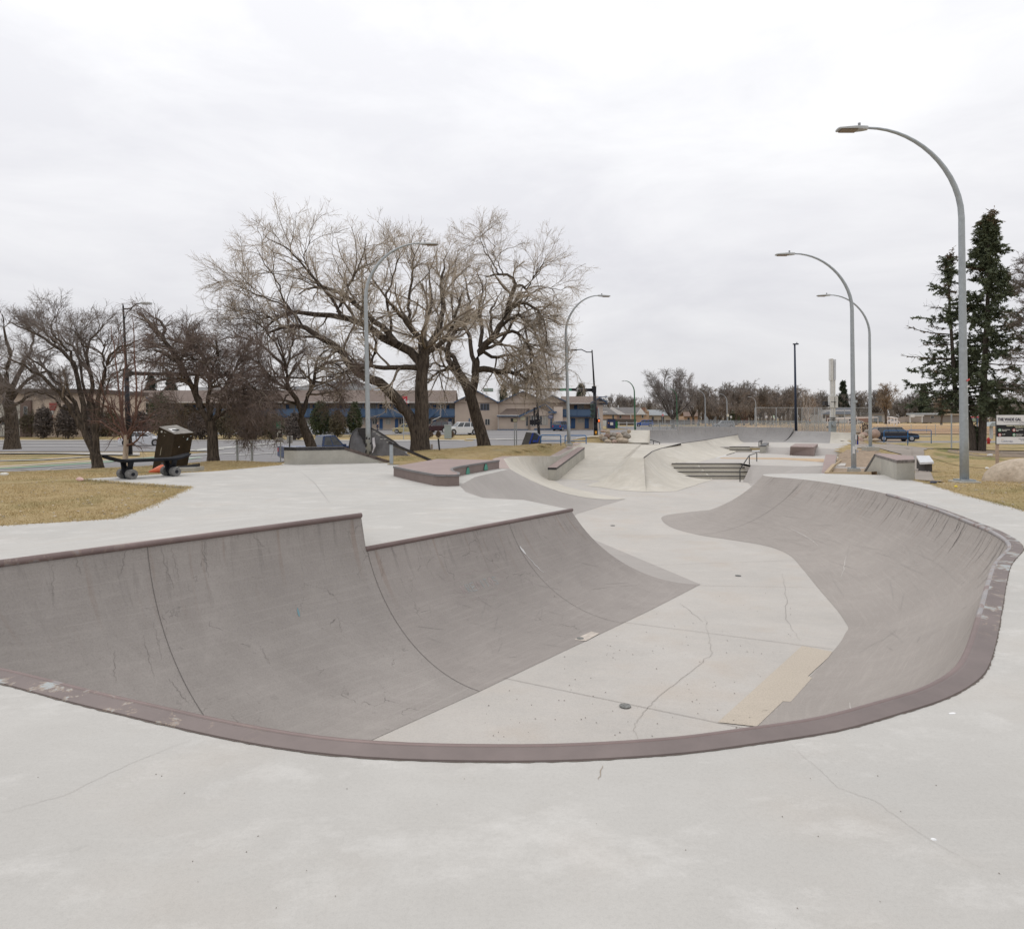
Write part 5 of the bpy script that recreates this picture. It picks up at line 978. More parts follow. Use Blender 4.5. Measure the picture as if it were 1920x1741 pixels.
bare_tree('elm_tree', 'bare tree forking low into a V of many long limbs, left of the birch', (*Q(183, 875, 32)[:2], TZ(*Q(183, 875, 32)[:2])), 32,
    [([(184, 877), (181, 860), (177, 845)], .25, .2), ([(178, 850), (172, 838), (163, 820), (157, 805)], .17, .14), ([(180, 848), (180, 830), (179, 812)], .16, .13)],
    [([(158, 808), (148, 790), (135, 772), (120, 750), (108, 735), (90, 715), (67, 697), (40, 681), (15, 672)], .13, .03, -3), ([(158, 808), (152, 780), (140, 760), (128, 742), (110, 722), (92, 700), (70, 680), (45, 660)], .12, .02, 0), ([(160, 805), (158, 770), (151, 735), (140, 692), (125, 670), (108, 651), (90, 630), (67, 616), (40, 600), (16, 581)], .13, .02, 2),
     ([(108, 651), (95, 625), (80, 605), (60, 590)], .05, .01, 1), ([(140, 692), (130, 660), (118, 640), (98, 615), (100, 585), (104, 560)], .07, .01, -1), ([(178, 815), (175, 790), (173, 760), (173, 719), (166, 680), (162, 638), (175, 620), (188, 605), (192, 590)], .13, .02, 1), ([(163, 645), (150, 630), (140, 610)], .05, .01, -1), ([(179, 815), (184, 770), (187, 730), (198, 690), (202, 678), (215, 655), (232, 643), (250, 635), (264, 628)], .11, .015, -2), ([(198, 690), (192, 665), (196, 640), (195, 632)], .05, .02, 0), ([(176, 790), (165, 750), (155, 715), (148, 670), (130, 640), (110, 610), (90, 600)], .08, .012, 4), ([(182, 790), (195, 760), (200, 720), (215, 700), (235, 700)], .06, .01, 2), ([(150, 780), (120, 765), (95, 745), (70, 735), (40, 740)], .06, .01, -2)], 15, TW_GRY, LFT, sq=(660, .74))
EDG = [dict(nper=11, ln=(.9, 2.2), ang=50, trop=(0, 0, -.05), wig=.2, K=6, t0=.2, upb=.2, rmin=.014), dict(nper=9, ln=(.6, 1.3), ang=42, trop=(0, 0, -.08), wig=.18, K=5, t0=.15, rmin=.009), dict(nper=8, ln=(.3, .7), ang=40, trop=(0, 0, -.02), wig=.15, K=4, t0=.1, rmin=.0065)]
bare_tree('elm_tree', 'dense bare tree with a low limb, at the left edge beyond the street', (*Q(22, 822, 58)[:2], TZ(*Q(22, 822, 58)[:2])), 54,
    [([(23, 836), (22, 800), (20, 770), (14, 750)], .50, .38)],
    [([(22, 790), (10, 785), (-5, 790), (-25, 795)], .28, .10, 0), ([(15, 755), (25, 735), (20, 720), (5, 738), (-10, 735)], .16, .05, -2), ([(15, 755), (5, 720), (-10, 690), (-25, 660)], .25, .04, 1), ([(16, 750), (30, 710), (45, 680), (60, 650), (65, 620)], .22, .03, 2), ([(15, 755), (12, 710), (18, 670), (10, 630), (5, 590)], .2, .03, -2), ([(20, 765), (50, 745), (80, 735), (105, 740)], .14, .03, -1), ([(18, 755), (45, 720), (75, 700), (100, 700), (120, 715)], .16, .03, 3), ([(15, 750), (-5, 715), (-15, 670), (-30, 630)], .2, .03, 4)], 16, TW_GRY, EDG)
# birch
rgb = np.random.default_rng(21); t = thing('birch_tree', 'slender birch with pale peeling trunk and reddish brown twigs, left of the bin box', 'tree', (*Q(232, 858, 24.5)[:2], TZ(*Q(232, 858, 24.5)[:2])))
s = limb_world([(234, 878), (235, 858), (236, 838), (237, 815)], 24.5, 0, 12); mesh_np('trunk', [tubes_np(s[None], np.linspace(.10, .075, 12)[None], 10)], BK_BIR, t)
S = np.array([limb_world(p, 24.5, dy, 12, .02, rgb) for p, dy in (([(237, 822), (228, 806), (214, 790), (205, 770), (196, 745), (188, 715), (185, 690)], -1), ([(237, 820), (231, 800), (229, 780), (230, 740), (233, 700), (232, 660), (225, 620)], .5), ([(238, 818), (246, 800), (254, 780), (256, 740), (254, 700), (252, 660), (250, 620), (247, 590)], -.5), ([(237, 825), (250, 808), (262, 795), (278, 785), (292, 770)], -1), ([(236, 826), (224, 812), (205, 800), (185, 790), (165, 788)], 1), ([(237, 815), (226, 770), (222, 720), (215, 660), (208, 610)], 1), ([(238, 822), (258, 770), (268, 720), (272, 690)], 1), ([(238, 835), (252, 830), (268, 815), (285, 805)], -1), ([(237, 818), (215, 770), (195, 760), (170, 745)], -.5))])
RR = np.repeat(np.linspace(.045, .010, 12)[None], len(S), 0); mesh_np('stems', [tubes_np(S, RR, 6)], bark('red_bark', (.10, .055, .045), (.19, .115, .088), 4, .2), t)
a1, r1 = spawn(S, RR, nper=16, ln=(.4, 1.1), ang=45, trop=(0, 0, .02), wig=.15, rg=rgb, K=5, t0=.12, rmin=.005); a2, r2 = spawn(a1, r1, nper=6, ln=(.2, .5), ang=40, trop=(0, 0, 0), wig=.15, rg=rgb, K=4, rmin=.0032); mesh_np('twigs', [tubes_np(a1, r1, 3), tubes_np(a2, r2, 3)], TW_RED, t)
# --- far bare trees: a few kinds, copied
def gen_tree(name, label, h, spread, seed, tw, dens=1.0, group=None, trunkh=.25, shape='round', bk=BK_L, nl=9, r0=None, thick=1.0):
    rg = np.random.default_rng(seed); t = thing(name, label, 'tree', (0, 0, 0), group); r0 = r0 or h * .028
    th = h * trunkh; tr = np.array([[0, 0, -.3], [0, 0, th * .5], [rg.normal() * .1, rg.normal() * .1, th]]); s = cr_spline(tr, 8); VF = [tubes_np(s[None], np.linspace(r0 * 1.2, r0 * .8, 8)[None], 8)]
    S = []; RR = []
    for i in range(nl):
        az = 2 * math.pi * (i / nl) + rg.uniform(-.3, .3); tilt = rg.uniform(.12, .95) if shape == 'round' else rg.uniform(.05, .5)
        L_ = (h - th) * (1.0 - .25 * tilt) * rg.uniform(.72, 1.0); d = np.array([math.cos(az) * math.sin(tilt) * spread, math.sin(az) * math.sin(tilt) * spread, math.cos(tilt)]); p = [s[-1] * (1 - .25 * rg.random())]
        for k in range(9): d = d / np.linalg.norm(d); p.append(p[-1] + d * L_ / 9); d = d + np.array([0, 0, .10]) + rg.normal(size=3) * .13
        S.append(p); RR.append(np.linspace(r0 * .5, r0 * .08, 10))
    S = np.array(S); RR = np.array(RR); VF.append(tubes_np(S, RR, 5)); mesh_np('trunk', VF, bk, t)
    k = h / 10; a1, r1 = spawn(S, RR, nper=int(8 * dens), ln=(1.2 * k, 2.8 * k), ang=40, trop=(0, 0, .08), wig=.14, rg=rg, K=5, t0=.2, upb=.2, rmin=.018 * k * thick)
    a2, r2 = spawn(a1, r1, nper=int(7 * dens), ln=(.6 * k, 1.5 * k), ang=38, trop=(0, 0, .04), wig=.14, rg=rg, K=4, rmin=.013 * k * thick); a3, r3 = spawn(a2, r2, nper=5, ln=(.3 * k, .7 * k), ang=38, trop=(0, 0, .02), wig=.12, rg=rg, K=3, rmin=.010 * k * thick)
    mesh_np('crown', [tubes_np(a1, r1, 3), tubes_np(a2, r2, 3), tubes_np(a3, r3, 3)], tw, t); return t
def put(o, px, Y, s=1.0, rz=0.0, label=None, first=False, z=None):
    x = (px - CX) / F * Y; zz_ = TZ(x, Y) if z is None else z; sc_ = (s, s, s) if not isinstance(s, tuple) else s
    if first: o.location = (x, Y, zz_); o.rotation_euler = (0, 0, rz); o.scale = sc_; return o
    return copy_tree(o, (x, Y, zz_), rz, sc_, label)
elm = gen_tree('elm_tree', 'round dense bare elm standing behind the far skate walls by the houses', 12.0, 1.5, 31, TW_FAR, 1.5, None, .16, 'round', nl=14, thick=1.2); put(elm, 1262, 150, (1.15, 1.1, 1.3), 0, first=True)
G = 'bare trees in the row beyond the road'
fk1 = gen_tree('far_tree', 'brown bare tree in the distant row beyond the road and field', 11, 1.0, 32, TW_FAR, 1.1, G, .2, nl=9, thick=2.0); fk2 = gen_tree('far_tree', 'brown bare tree in the distant row beyond the road and field', 12, .7, 33, TW_FAR2, 1.1, G, .25, 'up', nl=8, thick=2.0); fk3 = gen_tree('far_tree', 'brown bare tree in the distant row beyond the road and field', 10, 1.2, 34, TW_FAR2, 1.2, G, .18, nl=10, thick=2.0)
for q_ in (fk1, fk2, fk3): q_['label'] = 'brown bare tree in the distant row beyond the road and field'
rgf = random.Random(8); first = {0: 1, 1: 1, 2: 1}
spots = [(1150, 230, .95), (1168, 240, 1.0), (1185, 250, 1.1), (1130, 225, .9), (1215, 270, .8), (1290, 260, .8), (1300, 210, 1.15), (1318, 230, 1.3), (1330, 200, 1.1), (1345, 220, 1.2), (1360, 240, 1.3), (1372, 205, 1.1), (1388, 230, 1.3), (1400, 245, 1.4), (1412, 215, 1.15), (1425, 235, 1.2), (1440, 225, 1.1), (1455, 240, 1.3), (1470, 230, 1.3), (1487, 250, 1.4), (1500, 245, 1.2), (1530, 250, 1.2), (1545, 270, 1.2), (1565, 265, 1.15), (1590, 262, 1.25), (1610, 258, 1.2), (1628, 270, 1.2), (1645, 262, 1.4), (1660, 275, 1.3), (1690, 270, 1.2), (1702, 262, 1.1), (1715, 270, 1.2), (1730, 268, 1.0), (1745, 262, 1.1), (1765, 270, .9), (1790, 275, .9), (1840, 270, .9), (1880, 265, .9), (1905, 270, 1),
         (20, 150, .8), (60, 145, .8), (110, 150, .9), (150, 146, .8), (205, 150, .75), (240, 150, .75), (-20, 140, .9), (1100, 260, .9), (1158, 210, .8), (1178, 215, .85), (1310, 190, .9), (1336, 195, .9), (1350, 186, .8), (1380, 196, .95), (1395, 190, .9), (1408, 200, 1.0), (1432, 205, 1.0), (1448, 210, 1.0), (1463, 200, .9), (1478, 215, 1.0), (1515, 232, 1.0)]
GR_ = [(600, 'brown bare tree rising behind the beige building and motel at the left', 'bare trees behind the left buildings'), (1240, 'brown bare tree behind the bungalows, between the motel and the round elm', 'bare trees behind the bungalows'), (1500, 'brown bare tree in the row between the round elm and the navy pole', 'bare trees right of the round elm'), (1640, 'brown bare tree in the row behind the white mast and the soccer goals', 'bare trees behind the goals'), (9999, 'brown bare tree across the field, between the lamp posts and the spruces', 'bare trees across the field at right')]
for i, (px, Y, s) in enumerate(spots):
    k = i % 3; o = (fk1, fk2, fk3)[k]; o = put(o, px, Y, (s * rgf.uniform(.95, 1.2), s * 1.0, s * rgf.uniform(.9, 1.1)), rgf.uniform(0, 6), first=bool(first.pop(k, 0))); _, o['label'], o['group'] = next(q_ for q_ in GR_ if px < q_[0])
wb = gen_tree('white_birch', 'pale barked bare birch clump behind the ball field fence', 11.5, .9, 35, mat('pale_twigs', (.30, .25, .21), .9), .9, None, .08, 'up', bk=mat('pale_bark', (.50, .45, .40), .9), nl=9, thick=1.6); put(wb, 1515, 205, 1.0, first=True)
wb2 = gen_tree('field_tree', 'tan twigged bare tree at the field edge right of the tall white mast', 12, .8, 36, mat('tan_far_twigs', (.29, .23, .17), .9), 1.2, None, .2, 'up', nl=9, thick=2); put(wb2, 1661, 222, 1.1, first=True)
o = put(wb2, 1765, 200, (.9, .9, .75), 2.0, 'small tan twigged bare tree on the field edge behind the spruces')
# --- conifers
def needles(S, RR, rg, n, ln, size, droop, mat_, parent, t0=.15, nm='foliage'):
    B, K, _ = S.shape; N_ = B * n; idx = np.repeat(np.arange(B), n); t = rg.uniform(t0, 1, N_) * (K - 1); i = np.minimum(t.astype(int), K - 2); u = (t - i)[:, None]
    p = S[idx, i] * (1 - u) + S[idx, i + 1] * u; T = S[idx, i + 1] - S[idx, i]; T /= np.linalg.norm(T, axis=1, keepdims=True) + 1e-9
    d = rg.normal(size=(N_, 3)) * np.array([1, 1, .45]) + T * .8; d[:, 2] -= droop; d /= np.linalg.norm(d, axis=1, keepdims=True); L_ = rg.uniform(ln[0], ln[1], N_)[:, None]
    w_ = np.cross(d, rg.normal(size=(N_, 3))); w_ /= np.linalg.norm(w_, axis=1, keepdims=True) + 1e-9; w_ = w_ * size
    a = p + w_ * .5; b = p - w_ * .5; c = p + d * L_ * .6 - w_ * .9; e_ = p + d * L_; f = p + d * L_ * .6 + w_ * .9
    V = np.stack([a, b, c, e_, f], 1).reshape(-1, 3); base = np.arange(N_)[:, None] * 5
    F_ = np.concatenate([base + np.array([0, 1, 2, 4]), base + np.array([4, 2, 3, 3])], 0)
    F4 = (base + np.array([0, 1, 2, 4])); F3 = (base + np.array([4, 2, 3]))
    return V, F4, F3
def conifer(name, label, base, h, trunk, boughs, seed, m_, nn, ln, size, group=None, dead=None, bk=BK_L, brown=None):
    rg = np.random.default_rng(seed); t = thing(name, label, 'tree', base, group); s = cr_spline(trunk, 16); r0 = h * .017
    mesh_np('trunk', [tubes_np(s[None], np.linspace(r0, .03, 16)[None], 9)], bk, t)
    S = []; RR = []; hb = []
    for (f, az, L_, slope, bend) in boughs:
        x = f * 15; i = int(min(x, 14)); p = s[i] * (1 - (x - i)) + s[i + 1] * (x - i); d = np.array([math.cos(az), math.sin(az), slope]); q = [p]
        for k in range(8): d = d / np.linalg.norm(d); q.append(q[-1] + d * L_ / 8); d = d + np.array([0, 0, bend]) + rg.normal(size=3) * .06
        S.append(q); RR.append(np.linspace(.05, .012, 9) * max(.4, L_ / 3)); hb.append(f)
    S = np.array(S); RR = np.array(RR); sub, sr = spawn(S, RR, nper=9, ln=(.35, 1.0), ang=55, trop=(0, 0, -.12), wig=.1, rg=rg, K=4, t0=.12, rmin=.008)
    mesh_np('boughs', [tubes_np(S, RR, 5), tubes_np(sub, sr, 3)], bk, t)
    hb = np.array(hb); hs = np.repeat(hb, 9)
    def fol(mask_b, mask_s, mm, nm, k=1.0):
        if not mask_b.any(): return
        A = needles(S[mask_b], RR[mask_b], rg, int(nn * k), ln, size, .25, mm, t); B_ = needles(sub[mask_s], sr[mask_s], rg, int(nn * .45 * k), ln, size, .35, mm, t, .0)
        V = np.vstack([A[0], B_[0]]); off = len(A[0]); F4 = np.vstack([A[1], B_[1] + off]); F3 = np.vstack([A[2], B_[2] + off]); F3 = np.c_[F3, F3[:, 2]]
        me = bpy.data.meshes.new(nm); V = V - np.array(base); tri = np.vstack([F4[:, [0, 1, 2]], F4[:, [0, 2, 3]], F3[:, :3]])
        me.vertices.add(len(V)); me.vertices.foreach_set('co', V.astype(np.float32).ravel()); me.loops.add(tri.size); me.loops.foreach_set('vertex_index', tri.astype(np.int32).ravel()); me.polygons.add(len(tri)); me.polygons.foreach_set('loop_start', (np.arange(len(tri)) * 3).astype(np.int32)); me.update(calc_edges=True)
        me.materials.append(mm); o = bpy.data.objects.new(nm, me); COL.objects.link(o); o.parent = t
    dm = rg.random(len(hb)) < (dead or 0); dms = np.repeat(dm, 9); top = hb > .965 if brown else np.zeros(len(hb), bool)
    tops = np.repeat(top, 9)
    fol(~dm & ~top, ~dms & ~tops, m_, 'foliage'); 
    if brown: fol(top | (dm & (rg.random(len(hb)) < .5)), tops, brown, 'brown_foliage', .6)
    return t
NG = mat('spruce_green', (.105, .125, .072), .8, var=.45, scale=1.6); NG2 = mat('dark_needles', (.065, .082, .05), .8, var=.4, scale=1.2); NBR = mat('brown_needles', (.13, .095, .055), .85, var=.4, scale=2); DEADB = bark('grey_dead_bark', (.10, .085, .075), (.20, .17, .15), 3, .3)
def boughset(n, h, seed, r0, r1, lo=.16, hi=.99, s0=-.02, bend=.02, az=None):
    rg = random.Random(seed); out = []
    for i in range(n):
        f = lo + (hi - lo) * (i + rg.random()) / n; k = (f - lo) / (hi - lo); L_ = (r0 * (1 - k) ** 1.05 + r1) * rg.uniform(.55, 1.15); out.append((f, (rg.random() * 6.283 if az is None else az[0] + rg.random() * (az[1] - az[0])), L_, s0 + .35 * k + rg.uniform(-.15, .15), bend))
    return out
b2 = Q(1840, 845, 49); gz = TZ(b2[0], 49)
conifer('spruce_tree', 'tall dark green spruce with a brown cone laden top, behind the right lamp post', (b2[0], 49, gz), 17, [(b2[0], 49, gz - .2), Q(1843, 780, 49), Q(1846, 680, 49), Q(1852, 560, 49), Q(1853, 470, 49), Q(1852, 405, 49)], boughset(130, 17, 3, 4.0, .28, lo=.20, s0=-.10), 41, NG, 110, (.12, .30), .032, dead=.16, brown=NBR)
b1 = Q(1832, 845, 49); t1 = [(b1[0] - .15, 49.2, gz - .2), Q(1822, 805, 49.3), Q(1808, 770, 49.6), Q(1792, 740, 50), Q(1786, 660, 50), Q(1780, 560, 50), Q(1776, 475, 50)]
bs = [(f, math.pi + a, L_, sl, bd_) for f, a, L_, sl, bd_ in ((.30, .2, 3.5, -.05, .0), (.34, -.1, 4.3, -.12, .02), (.40, .1, 4.0, -.02, .03), (.46, -.3, 3.2, -.1, .02), (.50, .1, 3.8, .02, .0), (.56, -.1, 3.5, .0, .04), (.62, .3, 2.6, -.05, .02), (.66, 0, 3.4, .10, .03), (.72, -.2, 2.6, .15, .0), (.76, .1, 2.0, .1, 0), (.84, .2, 1.6, .25, 0), (.9, -.2, 1.2, .2, 0))]
conifer('spruce_tree', 'thin half dead spruce with sparse drooping boughs, left of the tall spruce', (b1[0], 49.2, gz), 15, t1, bs + boughset(66, 15, 5, 3.0, .22, lo=.28, s0=-.22), 42, NG, 90, (.12, .28), .032, dead=.45, brown=NBR)
b3 = Q(1935, 850, 44); gz3 = TZ(b3[0], 44)
conifer('dead_conifer', 'grey leafless conifer crown reaching in at the right edge of the photo', (b3[0], 44, gz3), 13, [(b3[0], 44, gz3 - .2), Q(1932, 700, 44), Q(1928, 580, 44), Q(1922, 480, 44)], boughset(80, 13, 7, 2.6, .5, lo=.22, s0=.1), 43, mat('grey_dead_twigs', (.17, .14, .12), .9, var=.3, scale=1), 26, (.10, .30), .012, bk=DEADB)
# young growth between spruce trunks and far conifers
def cone_tree(name, label, px, ytop, ybase, Y, wid, seed, m_, group=None, n=60, nn=60, cat='tree'):
    z0 = TZ((px - CX) / F * Y, Y); top_ = Q(px, ytop, Y); h = top_[2] - z0; base = (top_[0], Y, z0)
    o = conifer(name, label, base, h, [(base[0], Y, z0 - .1), (base[0], Y, z0 + h * .5), (base[0] + .05, Y, z0 + h)], boughset(n, h, seed, wid, .12, lo=.04, s0=.15, bend=.02), seed, m_, nn, (.25 * h / 8, .55 * h / 8), .07 * h / 8, group); o['category'] = cat; return o
cone_tree('far_spruce', 'dark pointed spruce on the skyline behind the pale house', 1580, 716, 795, 262, 3.6, 51, NG2, nn=50)
cone_tree('far_spruce', 'dark pointed spruce rising behind the field, left of the lamp with the wide base', 1732, 722, 795, 262, 4.2, 52, NG2, nn=40)
cone_tree('far_spruce', 'small dark spruce above the motel roof, left of the black signal pole', 1090, 722, 800, 150, 3.2, 53, NG2, nn=40)
cone_tree('far_spruce', 'blue green spruce top over the left motel roof, nearer the black lamp', 284, 706, 800, 158, 3.0, 54, mat('blue_needles', (.05, .075, .062), .8, var=.3), nn=40)
cone_tree('far_spruce', 'blue green spruce top over the left motel roof, farther right of the pair', 320, 702, 800, 160, 3.4, 55, mat('blue_needles', (.05, .075, .062), .8, var=.3), nn=40)
cone_tree('far_spruce', 'small spruce tip just above the motel roof, left of two', 944, 722, 800, 160, 2.6, 56, NG2, nn=30)
cone_tree('far_spruce', 'small spruce tip just above the motel roof, right of two', 967, 724, 800, 162, 2.2, 57, NG2, nn=30)
def shrub(name, label, px, ytop, ybase, Y, wpx, seed, m_, n=2600, group=None, leaf=.16, shape='col', bk=BK_L):
    rg = np.random.default_rng(seed); x = (px - CX) / F * Y; z0 = EYE - (ybase - HZ) / F * Y if ybase else TZ(x, Y); z0 = min(z0, TZ(x, Y) + .05); h = EYE - (ytop - HZ) / F * Y - z0; w_ = wpx / F * Y / 2; t = thing(name, label, 'shrub', (x, Y, z0), group)
    k = 14; S = []; 
    for i in range(k): az = 6.283 * i / k; q = np.array([[x, Y, z0 - .05], [x + math.cos(az) * w_ * .35, Y + math.sin(az) * w_ * .35, z0 + h * .4], [x + math.cos(az) * w_ * .55, Y + math.sin(az) * w_ * .55, z0 + h * .8]]); S.append(cr_spline(q, 6))
    S = np.array(S); mesh_np('stems', [tubes_np(S, np.repeat(np.linspace(.05, .015, 6)[None], k, 0), 4)], bk, t)
    u = rg.normal(size=(n, 3)); u /= np.linalg.norm(u, axis=1, keepdims=True); r_ = rg.uniform(.55, 1.03, n)[:, None] * (1 + .13 * np.sin(u[:, :1] * 7 + seed) * np.cos(u[:, 1:2] * 6)); p = u * r_ * np.array([w_, w_, h / 2]) + np.array([x, Y, z0 + h / 2])
    if shape == 'col': kk = (p[:, 2] - z0) / h; p[:, :2] = np.array([x, Y]) + (p[:, :2] - np.array([x, Y])) * (1.15 - .45 * kk)[:, None]
    d = rg.normal(size=(n, 3)); d /= np.linalg.norm(d, axis=1, keepdims=True); e_ = np.cross(d, rg.normal(size=(n, 3))); e_ /= np.linalg.norm(e_, axis=1, keepdims=True); d *= leaf; e_ *= leaf * .4
    V = np.stack([p - d, p + e_, p + d, p - e_], 1).reshape(-1, 3); F_ = np.arange(n * 4).reshape(-1, 4); mesh_np('foliage', [(V, F_)], m_, t, False); return t
GR = mat('arborvitae', (.055, .070, .030), .85, var=.4, scale=1.2); GRB = mat('brown_green', (.10, .085, .05), .85, var=.45, scale=.8); BRN = mat('brown_shrub', (.15, .105, .075), .9, var=.4, scale=1.5)
shrub('arborvitae_shrub', 'dense upright green arborvitae right of the hedge, left of the nearest grey lamp pole', 665, 753, 808, 100, 30, 61, GR, 3200)
shrub('evergreen_shrub', 'broad dark evergreen shrub behind the blue pickup truck', 601, 752, 812, 100, 44, 62, GR, 3600)
shrub('evergreen_shrub', 'dull brown green shrub between the broad shrub and the upright arborvitae', 633, 768, 810, 98, 34, 63, GRB, 2600)
shrub('evergreen_shrub', 'dark green pine shrub behind the leaning bin box', 300, 735, 818, 98, 50, 64, GR, 3600); shrub('evergreen_shrub', 'brownish green shrub left of the pollarded tree trunk', 345, 760, 820, 95, 60, 65, GRB, 3600)
shrub('evergreen_shrub', 'low dark shrub right of the pollarded tree trunk', 430, 765, 820, 92, 60, 66, GRB, 3400); shrub('evergreen_shrub', 'low dark green shrub below the right turn sign', 510, 775, 822, 90, 64, 67, GR, 3400); shrub('evergreen_shrub', 'spreading green shrub in front of the beige building at left', 56, 765, 820, 98, 36, 68, GRB, 1500); shrub('evergreen_shrub', 'dark brown hedge shrub left of the birch', 150, 770, 820, 100, 46, 69, GRB, 2600); shrub('evergreen_shrub', 'dark brown hedge shrub behind the birch stems', 205, 768, 820, 100, 50, 70, GRB, 3000)
for i, (px, w_, yt, lab) in enumerate(((82, 34, 760, 'tall leafless bush left of the red lettered sign on the beige wall'), (128, 40, 752, 'tall leafless bush right of the red lettered sign on the beige wall'), (172, 44, 748, 'wide leafless bush between the forked tree and the birch'), (262, 40, 770, 'leafless bush behind the silver sedan'), (375, 50, 768, 'dense leafless bush left of the pollarded trunk'), (470, 50, 775, 'dense leafless bush left of the arrow sign'), (552, 36, 772, 'dense leafless bush right of the arrow sign'))): shrub('bare_bush', lab, px, yt, 820, 93 - i, w_, 90 + i, mat('bush_twigs', (.11, .09, .078), .9, var=.4), 2400, leaf=.20)
shrub('bare_bush', 'small leafless brown bush beside the white house wall at left', 108, 775, 820, 96, 26, 71, BRN, 500, leaf=.12)
for i, (px, yb, w_, lab) in enumerate(((694, 817, 9, 'low russet bush on the verge left of the double trunk'), (806, 815, 14, 'low russet bush on the verge left of the grey utility box'), (822, 815, 10, 'low russet bush touching the left side of the grey utility box'), (847, 815, 10, 'low russet bush on the right side of the grey utility box'))): shrub('dry_bush', lab, px, yb - 8, yb + 2, 95, w_, 75 + i, BRN, 500, leaf=.10)
shrub('dry_bush', 'bare reddish bush growing behind the right rock pile', 1622, 786, 808, 57, 18, 80, mat('red_bush', (.15, .09, .07), .9), 70, leaf=.13)
shrub('evergreen_shrub', 'dark green round bush among the far tree trunks left of the backstop', 1377, 770, 794, 200, 22, 81, NG, 900, leaf=.35); shrub('young_spruce_growth', 'dark green low growth between the two spruce trunks', 1829, 796, 830, 49.3, 17, 82, NG, 700, leaf=.12)
# ================================================================== LAMPS, SIGNALS, SIGNS
def lampbuild(name, label, base, H, reach, r, m, lean=0.0, arc=2.3, head=.85, cat='street lamp', group=None, plinth=None, flip=1):
    t = thing(name, label, cat, base, group); x, y, z = base; zs = z + H - arc; pts = [(x, y, z)]; rad = [r]
    for k in range(1, 7): pts.append((x + lean * k / 6, y, z + (zs - z) * k / 6)); rad.append(r * (1 - .30 * k / 6))
    for k in range(1, 15): a = math.pi / 2 * k / 14; pts.append((x + lean - flip * (reach * (1 - math.cos(a)) ** .92), y, zs + arc * math.sin(a) ** .96)); rad.append(r * (.70 - .42 * k / 14))
    MB().tube(pts, rad, 12).build('pole', m, t, smooth=True); e = pts[-1]; f = -flip
    mb = MB(); s = [(0, .05, .05), (.12, .09, .055), (.45 * head, .15, .05), (head * .97, .13, .03), (head, .10, .015)]
    rows = []
    for d_, w_, h_ in s: rows.append([(e[0] + f * d_, e[1] - w_, e[2] - h_ * .9 - d_ * .04), (e[0] + f * d_, e[1] - w_, e[2] + h_ * .2 - d_ * .04), (e[0] + f * d_, e[1] - w_ * .5, e[2] + h_ - d_ * .04), (e[0] + f * d_, e[1] + w_ * .5, e[2] + h_ - d_ * .04), (e[0] + f * d_, e[1] + w_, e[2] + h_ * .2 - d_ * .04), (e[0] + f * d_, e[1] + w_, e[2] - h_ * .9 - d_ * .04), (e[0] + f * d_, e[1] - w_, e[2] - h_ * .9 - d_ * .04)])
    mb.grid(rows); n = len(rows[0]); mb.f.append(tuple(range(n - 1))); mb.f.append(tuple(range((len(rows) - 1) * n, len(rows) * n - 1))); hd = mb.build('lamp_head', mat('lamp_alu', (.42, .43, .43), .45, .3), t)
    MB().box(min(e[0] + f * .38 * head, e[0] + f * .9 * head), e[1] - .11, e[2] - .085, max(e[0] + f * .38 * head, e[0] + f * .9 * head), e[1] + .11, e[2] - .06).build('lens', mat('lamp_lens', (.22, .17, .12), .4), hd)
    MB().cyl((e[0] + f * .22, e[1], e[2] + .05), (e[0] + f * .22, e[1], e[2] + .13), .035, 8).build('photocell', mat('cell', (.30, .31, .33), .4), hd)
    if plinth: MB().box(x - plinth[0], y - plinth[0], z - plinth[1], x + plinth[0], y + plinth[0], z + plinth[2], .015).build('concrete_base', M_LEDGE, t); MB().box(x - r * 1.7, y - r * 1.7, z + plinth[2] + .002, x + r * 1.7, y + r * 1.7, z + plinth[2] + .04).build('base_plate', M_GALV, t)
    return t
p = Q(1808.5, 903, 17.9); l1 = lampbuild('street_lamp', 'nearest grey curved lamp post, on the grass right of the deck, with small stickers', (p[0], p[1], -.03), 9.3, 2.46, .108, M_GALV, -.08, 2.35, .8, plinth=(.27, .2, .06))
for zz_, w_, col, nm in ((2.62, .10, (.55, .1, .1), 'red'), (2.45, .09, (.6, .6, .6), 'pale'), (1.62, .05, (.5, .52, .53), 'grey')): MB().extr([(p[0] - .02, p[1] - .112, zz_), (p[0] - .02 + w_, p[1] - .112 + w_ * .3, zz_ + .04), (p[0] - .02 + w_, p[1] - .112 + w_ * .3, zz_ + .09), (p[0] - .02, p[1] - .112, zz_ + .04)], (0, .004, 0)).build('sticker', mat(nm + '_sticker', col, .5), l1)
p = Q(1601, 889, 28.8); l2 = lampbuild('street_lamp', 'sticker covered grey lamp post on a square concrete base in the dirt beside the terrace', (p[0], p[1], -.69), 9.3, 2.42, .105, M_GALV, -.08, 2.35, .8, plinth=(.20, .3, .24))
zb = lambda py, Y=28.8: EYE - (py - HZ) / F * Y
for a, b, dx, w_, col in ((824, 814, .05, .10, (.55, .55, .56)), (826, 815, .10, .05, (.02, .02, .03)), (833, 826, .10, .06, (.02, .03, .22)), (822, 819, .12, .04, (.45, .05, .04)), (850, 836, -.06, .09, (.62, .62, .62)), (842, 833, .03, .1, (.6, .6, .6)), (848, 843, .1, .05, (.42, .42, .45))): MB().box(p[0] + dx - w_ / 2, p[1] - .125, zb(a), p[0] + dx + w_ / 2, p[1] - .095, zb(b)).build('sticker', mat('st%d%d' % (a, dx * 100), col, .5), l2)
MB().box(p[0] - .10, p[1] - .10, zb(755), p[0] + .10, p[1] + .06, zb(750)).build('band', M_GALV, l2)
